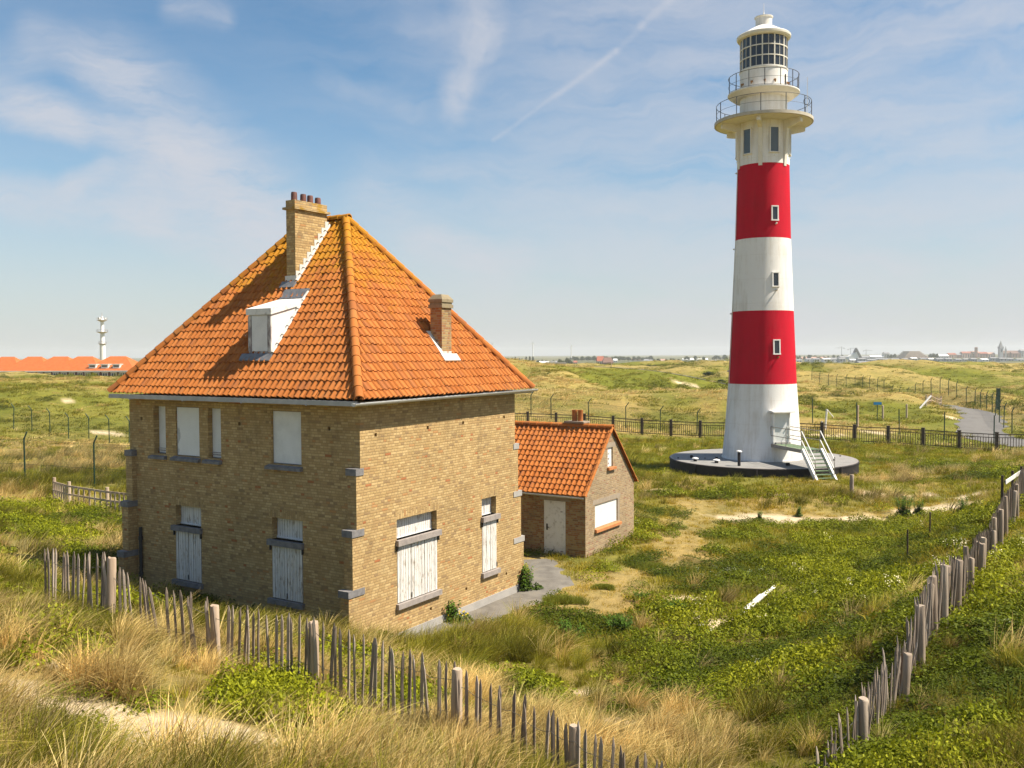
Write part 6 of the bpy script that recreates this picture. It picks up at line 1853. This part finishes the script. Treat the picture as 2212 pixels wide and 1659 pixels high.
def far_house(label, px0, px1, py0, pye, pyr, Y, wallm, roofm, depth=8, hip=0.0, nwin=3, name='house', cat='house', group=None, rz=0.0):
    """gabled or hipped building between two columns of the picture"""
    a, b = at(px0, py0, Y), at(px1, py0, Y)
    cx = (a.x + b.x) / 2; hw = (b.x - a.x) / 2
    zb = min(a.z, hz(cx, Y))
    root = empty(name, (cx, Y, zb), rz, label, cat, group)
    ze, zr = at(px0, pye, Y).z - zb, at(px0, pyr, Y).z - zb
    mb = MB(); mb.box(-hw, hw, 0, depth, -1, ze)
    if not hip: 
        mb.face([(-hw, 0, ze), (-hw, depth, ze), (-hw, depth / 2, zr - .02)]); mb.face([(hw, 0, ze), (hw, depth, ze), (hw, depth / 2, zr - .02)])
    mb.build('wall', wallm, root)
    mb = MB(); e = .3
    A_ = [(-hw - e, -e, ze), (hw + e, -e, ze), (hw + e, depth + e, ze), (-hw - e, depth + e, ze)]; r0, r1 = (-hw - e + hip * hw, depth / 2, zr), (hw + e - hip * hw, depth / 2, zr)
    mb.face([A_[0], A_[1], r1, r0]); mb.face([A_[2], A_[3], r0, r1])
    if hip: mb.face([A_[1], A_[2], r1]); mb.face([A_[3], A_[0], r0])
    mb.build('roof', roofm, root)
    for k in range(nwin):
        x = -hw + (k + .5) * 2 * hw / nwin; w_ = min(.7, hw / nwin * .5)
        mb = MB(); mb.box(x - w_, x + w_, -.08, .05, ze * .42, ze * .85); mb.build('window', M['pane_far'], root)
    return root
pal_w = [noisy('far_wall_%s' % n, [(.3, c), (.7, tuple(min(1, q * 1.18) for q in c))], .3, .9) for n, c in (('cream', (.55, .50, .43)), ('grey', (.36, .36, .37)), ('brick', (.28, .15, .11)), ('white', (.68, .67, .65)), ('pinkish', (.48, .33, .26)))]
pal_r = [noisy('far_roof_%s' % n, [(.3, c), (.7, tuple(min(1, q * 1.2) for q in c))], .3, .9) for n, c in (('red', (.30, .10, .065)), ('grey', (.22, .22, .23)), ('brown', (.17, .10, .08)), ('white', (.72, .72, .71)), ('pink', (.42, .25, .19)))]
far_house('long white barn with a pale gable end beyond the dunes right of the brick roof', 1098, 1155, 797, 790, 783.5, 380, M['trim'], pal_r[3], 12, 0, 2, 'barn', 'barn')
far_house('red roofed farmhouse with a pale gable, left one of the adjoining pair', 1290, 1306, 786, 781, 770.5, 720, pal_w[0], pal_r[0], 9, .2, 3)
far_house('darker brown roofed farmhouse, right one of the adjoining pair', 1303, 1325, 791, 784, 773, 690, pal_w[2], pal_r[2], 9, .35, 3)
for i, (a, b, t, Y, w_, r_, lb) in enumerate(((1166, 1186, 780.5, 900, 3, 3, 'low white shed at the foot of the clump left of the turbines'), (1191, 1206, 780, 900, 3, 1, 'low white shed in front of the tree clump'), (1240, 1247, 780, 900, 4, 0, 'tiny cottage beside the right wind turbine'),
        (1326, 1334, 776, 1300, 3, 3, 'white house right behind the red roofed farmhouses'), (1365, 1388, 776, 1500, 1, 4, 'long pale block in the haze right of the farmhouses'), (1389, 1412, 777, 1500, 3, 1, 'long white block just left of the thicket'),
        (1428, 1440, 777, 1500, 2, 4, 'small pinkish block glimpsed behind the thicket'), (1476, 1500, 775.5, 1500, 3, 3, 'bright white low hall right of the thicket'), (1505, 1530, 775.5, 1500, 3, 3, 'second bright white low hall nearer the lighthouse'),
        (1733, 1788, 774, 1600, 4, 4, 'long pinkish terrace right of the lighthouse'), (1790, 1815, 776, 1600, 1, 1, 'grey block right of the pinkish terrace'), (1816, 1834, 772, 1650, 0, 1, 'pale block behind the tower cranes'),
        (1862, 1880, 772, 1650, 1, 1, 'grey apartment block behind the black angular roof'), (1881, 1910, 771, 1650, 1, 3, 'long grey block left of the flats'), (1911, 1922, 764, 1650, 0, 1, 'tall pale flats left of the terraced building'),
        (2027, 2050, 770, 1700, 1, 3, 'white sheds right of the terraced building'), (2050, 2066, 767, 1800, 4, 0, 'red roofed house at the edge of the old town'), (2067, 2078, 768, 1800, 2, 1, 'brick house with grey roof in the old town'),
        (2079, 2100, 764, 1800, 4, 0, 'broad red roof left of the belfry'), (2101, 2116, 763, 1800, 4, 4, 'pink roof below the belfry'), (2117, 2134, 765, 1800, 2, 0, 'dull red roof between belfry and church'), (2135, 2150, 766, 1800, 4, 4, 'pinkish roof just left of the church'),
        (2186, 2205, 765, 1800, 2, 2, 'brown roof right of the church nave'), (2206, 2222, 760, 1800, 1, 1, 'tall grey block at the right picture edge'))):
    far_house(lb, a, b, 784, t + 3.5, t, Y, pal_w[w_], pal_r[r_], 12, 0, max(2, (b - a) // 5), 'building', 'building')
for i in range(26):
    a = 1722 + i * 19 + rng.uniform(-3, 3); b = a + rng.uniform(11, 18); t = 778 + rng.uniform(-2.0, 1.5)
    r_ = far_house('low shed', a, b, 787, t + 2.2, t, 1150 + rng.uniform(-60, 60), pal_w[rng.choice((1, 1, 3, 0))], pal_r[rng.choice((1, 3, 1))], 10, 0, 2, 'harbour_shed', 'shed', 'sheds of the harbour strip'); ROWS.setdefault(('low shed @of the harbour strip below the town', 'sheds of the harbour strip'), []).append(r_)
far_house('long low grey roofed hall before the hedge, right of the lighthouse', 1858, 1942, 789.5, 787.5, 784, 620, pal_w[1], pal_r[1], 10, 0, 6, 'hall', 'hall')
far_house('white low building at the right end of the grey roofed hall', 1941, 1968, 791, 786, 784.5, 615, pal_w[3], pal_r[3], 8, 0, 3, 'building', 'building')
# terraced building
Y = 1500
p = at(1972, 783, Y); root = empty('terraced_building', (p.x, Y, 0), R(8), 'stepped pyramid shaped apartment building with pale balconies', 'building')
z0, z1 = at(0, 782, Y).z, at(0, 762.5, Y).z
n = 8
for k in range(n):
    f = k / n
    hw = (1 - f) * 26 + f * 7; za, zb_ = z0 + (z1 - z0) * f, z0 + (z1 - z0) * (f + 1 / n)
    mb = MB(); mb.box(-hw, hw, -hw * .55 + 0, 14, za - (3 if k == 0 else 0), zb_ - .75); mb.build('storey', pal_w[2], root)
    mb = MB(); mb.box(-hw - .8, hw + .8, -hw * .55 - .8, 14.5, zb_ - .75, zb_); mb.build('balcony', pal_w[0], root)
# black angular building and pale sloping roof
Y = 1550
K = Y / FOC
p = at(1858, 780, Y); root = empty('angular_building', (p.x, Y, 0), 0, 'black angular slab with a pale sloping roof leaning against it', 'building')
zq = lambda y: at(0, y, Y).z
pl_ = [(1846 - 1858, 765), (1851.5 - 1858, 755.3), (1863 - 1858, 777), (1857.5 - 1858, 778), (1851.5 - 1858, 763)]
mb = MB(); mb.prism([(u * K, zq(v)) for u, v in pl_], lambda u, v, d: Vector((u, d, v)), 0, 9); mb.build('slab', M['pipe'], root)
pl_ = [(1834 - 1858, 774), (1851 - 1858, 763.5), (1857.5 - 1858, 778), (1857 - 1858, 782), (1834 - 1858, 782)]
mb = MB(); mb.prism([(u * K, zq(v)) for u, v in pl_], lambda u, v, d: Vector((u, d, v)), 1, 12); mb.build('hall', pal_w[3], root)
# old town towers
def spire(label, name, px, pyb, pys, pyt, wpx, Y, rm, wm, cat='tower'):
    p = at(px, pyb, Y); w_ = wpx / FOC * Y / 2
    root = empty(name, (p.x, Y, 0), 0, label, cat)
    z = lambda y: at(0, y, Y).z
    mb = MB(); mb.box(-w_, w_, -w_, w_, z(pyb) - 2, z(pys)); mb.build('shaft', wm, root)
    mb = MB(); t = (0, 0, z(pyt)); c = [(-w_ * 1.1, -w_ * 1.1, z(pys)), (w_ * 1.1, -w_ * 1.1, z(pys)), (w_ * 1.1, w_ * 1.1, z(pys)), (-w_ * 1.1, w_ * 1.1, z(pys))]
    for i in range(4): mb.face([c[i], c[(i + 1) % 4], t])
    for i in range(4):
        q = Vector(c[i]); mb.tube(q, q + Vector((0, 0, (z(pyt) - z(pys)) * .35)), w_ * .22, .05, 5)
    mb.build('spire', rm, root)
    mb = MB(); mb.box(-w_ * .35, w_ * .35, -w_ - .1, -w_ + .1, z(pys) - w_ * 2.2, z(pys) - w_ * .6); mb.build('louvre', M['pane_far'], root)
    return root
spire('tall grey church spire above the old town roofs', 'church_tower', 2161.5, 780, 757.5, 740.5, 7.5, 1800, pal_r[1], pal_w[1])
spire('small thin spire just right of the tall church spire', 'church_turret', 2172.5, 776, 762, 752, 2.6, 1800, pal_r[1], pal_w[1])
far_house('long church nave with a brown roof right of the two spires', 2166, 2207, 782, 768, 762.5, 1805, pal_w[2], pal_r[2], 14, 0, 6, 'church', 'church')
spire('square brick belfry with a flat cap over the red roofs', 'belfry', 2108.5, 780, 755.5, 754, 4.6, 1800, pal_r[2], pal_w[2])
# cranes
for px, yt, jx, lb in ((1818, 752, -1, 'thin grey tower crane left of the black slab'), (1837.5, 755, 1, 'thin tower crane whose jib points at the black slab'), (1871, 758, 1, 'pale tower crane right of the black slab')):
    Y = 1700; p = at(px, 780, Y); root = empty('tower_crane', (p.x, Y, 0), 0, lb, 'crane')
    mb = MB(); mb.tube((0, 0, 0), (0, 0, at(0, yt, Y).z), .45, .4, 4); mb.build('mast', pal_r[1], root)
    zt_ = at(0, yt + 3, Y).z
    mb = MB(); mb.tube((-5 * jx, 0, zt_), (12 * jx, 0, zt_ + (3 if lb.startswith('thin tower') else 0)), .35, .25, 4); mb.tube((0, 0, at(0, yt, Y).z), (9 * jx, 0, zt_), .1, n=3); mb.build('jib', pal_r[1], root)
    mb = MB(); mb.box(-5.5 * jx if jx > 0 else 4, -4 if jx > 0 else 5.5, -.8, .8, zt_ - 1.4, zt_); mb.build('counterweight', pal_w[1], root)
# wind turbines
for px, yt, yb, lb in ((1151.3, 741.5, 780, 'slim grey wind turbine beyond the poplar row'), (1234.5, 747.5, 781, 'white wind turbine above the dark tree clump'), (1064, 743, 780, 'pale wind turbine half hidden by the roof corner of the house')):
    Y = 1450; p = at(px, yb, Y); root = empty('wind_turbine', (p.x, Y, 0), 0, lb, 'wind turbine')
    zt_ = at(0, yt, Y).z
    mb = MB(); mb.lathe([(.95, 0), (.55, zt_)], 10); mb.build('tower', M['trim'], root, 40)
    mb = MB(); mb.tube((0, -1.6, zt_ + .3), (0, 1.8, zt_ + .3), .7, .6, 8); nc = mb.build('nacelle', M['trim'], root, 40)
    for q in range(3):
        a = .7 + q * 2 * PI / 3 + px
        mb = MB(); mb.prism([(-.3, 0), (.35, .8), (.08, 5.5), (-.02, 5.5), (-.3, .8)], lambda u, v, d: Vector((u * math.cos(a) + v * math.sin(a), d - 1.7, zt_ + .3 + v * math.cos(a) - u * math.sin(a))), 0, .15); mb.build('blade', M['trim'], root)
# marina masts
for i in range(15):
    px = 1537 + i * 3.1 + rng.uniform(-1, 1) if i < 9 else 1900 + (i - 9) * 9
    Y = 1300 + rng.uniform(-60, 60); p = at(px, 783, Y); z_ = hz(p.x, Y)
    root = empty('sailboat', (p.x, Y, z_), 0, 'hazy sailboat', 'boat', 'sailboats left of the lighthouse' if i < 9 else 'sailboats before the terraced building')
    ROWS.setdefault(('hazy sailboat @of the marina left of the lighthouse' if i < 9 else 'hazy sailboat @before the flats and terraced building', root['group']), []).append(root)
    mb = MB(); mb.prism([(-4, 1.2), (4.6, 1.5), (3.6, 0), (-3.6, 0)], lambda u, v, d: Vector((u, d, v)), -1, 1); mb.build('hull', M['trim'], root)
    mb = MB(); mb.tube((.3, 0, 1), (.3, 0, 9 + rng.uniform(-1.5, 2)), .14, .08, 5); mb.tube((-3, 0, 2.2), (.3, 0, 2.3), .1, n=4); mb.build('mast', pal_w[1], root)
# quay on the right
a, b = at(2078, 796, 520), at(2300, 796, 520)
mb = MB(); mb.box(a.x, b.x, 520, 528, -.5, at(0, 789.5, 520).z); q_ = mb.build('quay_wall', M['bitumen']); tag(q_, 'dark low quay wall at the right edge of the flat land', 'wall')
mb = MB(); mb.box(a.x + 6, b.x, 470, 471, -.5, at(0, 795, 470).z); tag(mb.build('low_wall', pal_w[3]), 'pale low wall in front of the dark quay wall', 'wall')
p = at(1540, 785, 1)
# timber post and bunker on the ridge
p = on_ground(1320, 803, 240); mb = MB(); mb.tube((0, 0, -.5), (.1, 0, 2.3), .14, .12, 7); tag(mb.build('post', M['wood_tan'], None, 40, loc=Vector((p.x, p.y, at(1320, 803, 240).z))), 'lone pale pole on the dune ridge below the farmhouses', 'post')
p = at(1201, 800, 240)
mb = MB(); mb.box(-2.4, 2.4, -1.5, 1.5, -1, 1.1); mb.box(-2.7, 2.7, -1.8, 1.8, 1.1, 1.5); mb.box(-1.2, 1.2, -1.56, -1.45, .5, .8, 1); tag(mb.build('bunker', [M['concrete'], M['dark']], None, loc=(p.x, p.y, hz(p.x, p.y))), 'small grey concrete bunker on the ridge beyond the shed', 'bunker')

number_rows()
# ------------------------------------------------------------------ light, sky, air
SUN_AZ, SUN_EL = R(-10), R(54)         # azimuth counted from +x towards +y
sd = Vector((math.cos(SUN_AZ) * math.cos(SUN_EL), math.sin(SUN_AZ) * math.cos(SUN_EL), math.sin(SUN_EL)))
sl = bpy.data.lights.new('sun', 'SUN'); sl.energy = 5.0; sl.angle = R(.53); sl.color = (1, .905, .755)
so = bpy.data.objects.new('sun', sl); COL.objects.link(so)
so.rotation_euler = (-sd).to_track_quat('-Z', 'Y').to_euler()
so.location = sd * 60

wd = bpy.data.worlds.new('World'); sc.world = wd; wd.use_nodes = True
nt = wd.node_tree; nt.nodes.clear(); N = NT(nt)
wo = N.n('ShaderNodeOutputWorld'); bg = N.n('ShaderNodeBackground', {'Strength': .085})
nt.links.new(bg.outputs[0], wo.inputs[0])
sky = N.n('ShaderNodeTexSky', sky_type='NISHITA', sun_disc=False)
sky.sun_elevation = SUN_EL; sky.sun_rotation = R(90) - SUN_AZ
sky.air_density = 1.0; sky.dust_density = .3; sky.ozone_density = 3.0
dr = N.n('ShaderNodeTexCoord').outputs['Generated']
sp = N.n('ShaderNodeSeparateXYZ', {0: dr})
azi = N.m('ARCTAN2', sp.outputs[0], sp.outputs[1])
ele = N.m('ARCSINE', sp.outputs[2])
base = N.n('ShaderNodeCombineXYZ', {0: azi, 1: ele}).outputs[0]
wob = N.n('ShaderNodeVectorMath', {0: N.n('ShaderNodeTexNoise', {'Vector': base, 'Scale': 6.0, 'Detail': 5.0, 'Roughness': .6}).outputs['Color'], 1: (.5, .5, .5)}, operation='SUBTRACT').outputs[0]
wv = N.n('ShaderNodeVectorMath', {0: base, 1: N.scl(wob, (.12, .09, 0))}, operation='ADD').outputs[0]
ws = N.n('ShaderNodeSeparateXYZ', {0: wv})
def seg_cloud(x0, y0, x1, y1, w, fall=1.0, src=None):
    """soft streak of cirrus between two directions of the sky"""
    A_, B_ = ray(x0, y0).normalized(), ray(x1, y1).normalized()
    a = (math.atan2(A_.x, A_.y), math.asin(A_.z)); b = (math.atan2(B_.x, B_.y), math.asin(B_.z))
    dx, dy = b[0] - a[0], b[1] - a[1]; L2 = dx * dx + dy * dy
    s = src or ws
    px_, py_ = N.m('SUBTRACT', s.outputs[0], a[0]), N.m('SUBTRACT', s.outputs[1], a[1])
    t = N.m('DIVIDE', N.m('ADD', N.m('MULTIPLY', px_, dx), N.m('MULTIPLY', py_, dy)), L2, clamp=True)
    ex, ey = N.m('SUBTRACT', px_, N.m('MULTIPLY', t, dx)), N.m('SUBTRACT', py_, N.m('MULTIPLY', t, dy))
    d = N.m('SQRT', N.m('ADD', N.m('MULTIPLY', ex, ex), N.m('MULTIPLY', ey, ey)))
    return N.n('ShaderNodeMapRange', {0: d, 1: w, 2: 0.0, 3: 0.0, 4: fall}, interpolation_type='SMOOTHSTEP').outputs[0]
S_ = 1 / FOC
def rotated(ang, sx, sy, scale, detail=6, rough=.6, dist=.6):
    mp = N.n('ShaderNodeMapping', {'Vector': wv, 'Rotation': (0, 0, ang), 'Scale': (sx, sy, 1)})
    return N.noise(mp.outputs[0], scale, detail, rough, dist)
fib = N.m('ADD', N.m('MULTIPLY', rotated(.48, 1.0, 6.0, 5.0, 9, .68, .25), .55), N.m('MULTIPLY', rotated(.30, 1.0, 4.5, 18.0, 8, .68, .3), .45))
fib2 = rotated(-.35, 1.0, 4.5, 5.0, 6, .62, .4)
fine = N.noise(wv, 34.0, 6, .6)
def acc(*q):
    r_ = q[0]
    for k in q[1:]: r_ = N.m('ADD', r_, k)
    return r_
wl_ = N.n('ShaderNodeSeparateXYZ', {0: N.n('ShaderNodeVectorMath', {0: base, 1: N.scl(wob, (.05, .05, 0))}, operation='ADD').outputs[0]})
_sc = seg_cloud
def seg_cloud(*a): return _sc(*a, wl_) if len(a) == 6 else _sc(*a)
left = acc(seg_cloud(-160, 170, 140, 262, 60 * S_, 1.0), seg_cloud(60, 240, 420, 350, 55 * S_, .9), seg_cloud(380, 330, 640, 520, 110 * S_, .75), seg_cloud(90, 85, 300, 190, 70 * S_, .45), seg_cloud(260, 160, 560, 420, 130 * S_, .6), seg_cloud(-60, 410, 330, 470, 60 * S_, .75), seg_cloud(150, 400, 210, 375, 40 * S_, .6), seg_cloud(280, 450, 580, 570, 75 * S_, .7), seg_cloud(270, 370, 600, 500, 60 * S_, .6), seg_cloud(-100, 110, 60, 160, 70 * S_, .3), seg_cloud(900, 545, 1120, 550, 60 * S_, .45), seg_cloud(800, 430, 1060, 600, 90 * S_, .4), seg_cloud(380, 10, 470, 30, 40 * S_, .35))
left = N.m('MULTIPLY', left, N.n('ShaderNodeMapRange', {0: fib, 1: .34, 2: .66, 3: .10, 4: 1.2}).outputs[0])
mid_ = acc(seg_cloud(990, -60, 1040, 70, 75 * S_, .75), seg_cloud(1050, 80, 985, 190, 60 * S_, .85), seg_cloud(985, 180, 975, 250, 45 * S_, .6), seg_cloud(880, 60, 1000, 80, 40 * S_, .3), seg_cloud(700, 180, 890, 240, 40 * S_, .3), seg_cloud(930, 375, 1040, 385, 45 * S_, .3))
mid_ = N.m('MULTIPLY', mid_, N.n('ShaderNodeMapRange', {0: fine, 1: .3, 2: .65, 3: .35, 4: 1.1}).outputs[0])
small = N.n('ShaderNodeVectorMath', {0: base, 1: N.scl(wob, (.012, .012, 0))}, operation='ADD').outputs[0]
ss_ = N.n('ShaderNodeSeparateXYZ', {0: small})
trail_ = acc(seg_cloud(1065, 302, 1330, 110, 8 * S_, .55, ss_), seg_cloud(1200, 205, 1330, 110, 14 * S_, .55, ss_), seg_cloud(1385, 55, 1445, 0, 13 * S_, .6, ss_), seg_cloud(1330, 110, 1390, 55, 11 * S_, .4, ss_), seg_cloud(1445, 0, 1560, -100, 20 * S_, .5, ss_), seg_cloud(1780, 412, 1880, 362, 8 * S_, .3, ss_))
trail_ = N.m('MULTIPLY', trail_, N.n('ShaderNodeMapRange', {0: N.noise(base, 60.0, 5, .6), 1: .3, 2: .6, 3: .45, 4: 1.05}).outputs[0])
# broad thin veil, thicker towards the right
veil = N.m('MULTIPLY', N.n('ShaderNodeMapRange', {0: azi, 1: -.30, 2: .30, 3: 0.12, 4: .95}, interpolation_type='SMOOTHSTEP').outputs[0], N.n('ShaderNodeMapRange', {0: fib2, 1: .32, 2: .66, 3: .12, 4: 1.0}).outputs[0])
tot = N.m('ADD', N.m('ADD', N.m('MULTIPLY', left, 1.25), N.m('MULTIPLY', mid_, .7)), N.m('ADD', N.m('MULTIPLY', trail_, .48), N.m('MULTIPLY', veil, 1.0)))
tot = N.m('MULTIPLY', N.m('SUBTRACT', 1.0, N.m('POWER', 2.718, N.m('MULTIPLY', tot, -1.15))), .95)
low = N.n('ShaderNodeMapRange', {0: ele, 1: -.01, 2: .26, 3: .80, 4: 0.0}, interpolation_type='SMOOTHSTEP').outputs[0]
c = N.n('ShaderNodeHueSaturation', {'Saturation': 1.08, 'Value': .92, 'Color': sky.outputs[0]}).outputs[0]
c = N.mix(1.0, c, (.84, .97, .93), 'MULTIPLY')
c = N.mix(low, c, (3.9, 3.95, 4.15))
c = N.mix(tot, c, (4.3, 4.35, 4.7))
N.set(bg, 'Color', c)

if HAZE:
    mb = MB(); mb.box(-5300, 5300, -5300, 5300, -8.5, 40)
    hz_o = mb.build('haze', [])
    mt = bpy.data.materials.new('haze_air'); mt.use_nodes = True; nt = mt.node_tree; nt.nodes.clear(); N = NT(nt)
    out = N.n('ShaderNodeOutputMaterial'); pv = N.n('ShaderNodeVolumePrincipled', {'Color': (.86, .90, .95), 'Density': HAZE, 'Anisotropy': .1})
    nt.links.new(pv.outputs[0], out.inputs['Volume'])
    hz_o.data.materials.append(mt)
    tag(hz_o, 'thin pale summer haze over the dunes', None, None, 'stuff')

sc.view_settings.view_transform = 'Standard'; sc.view_settings.look = 'None'
sc.view_settings.exposure = 0.85; sc.view_settings.gamma = 1.0
sc.render.engine = 'CYCLES'
sc.cycles.use_denoising = True
sc.cycles.max_bounces = 8; sc.cycles.diffuse_bounces = 3; sc.cycles.transparent_max_bounces = 24; sc.cycles.volume_bounces = 1
sc.cycles.use_adaptive_sampling = True; sc.cycles.adaptive_threshold = .015
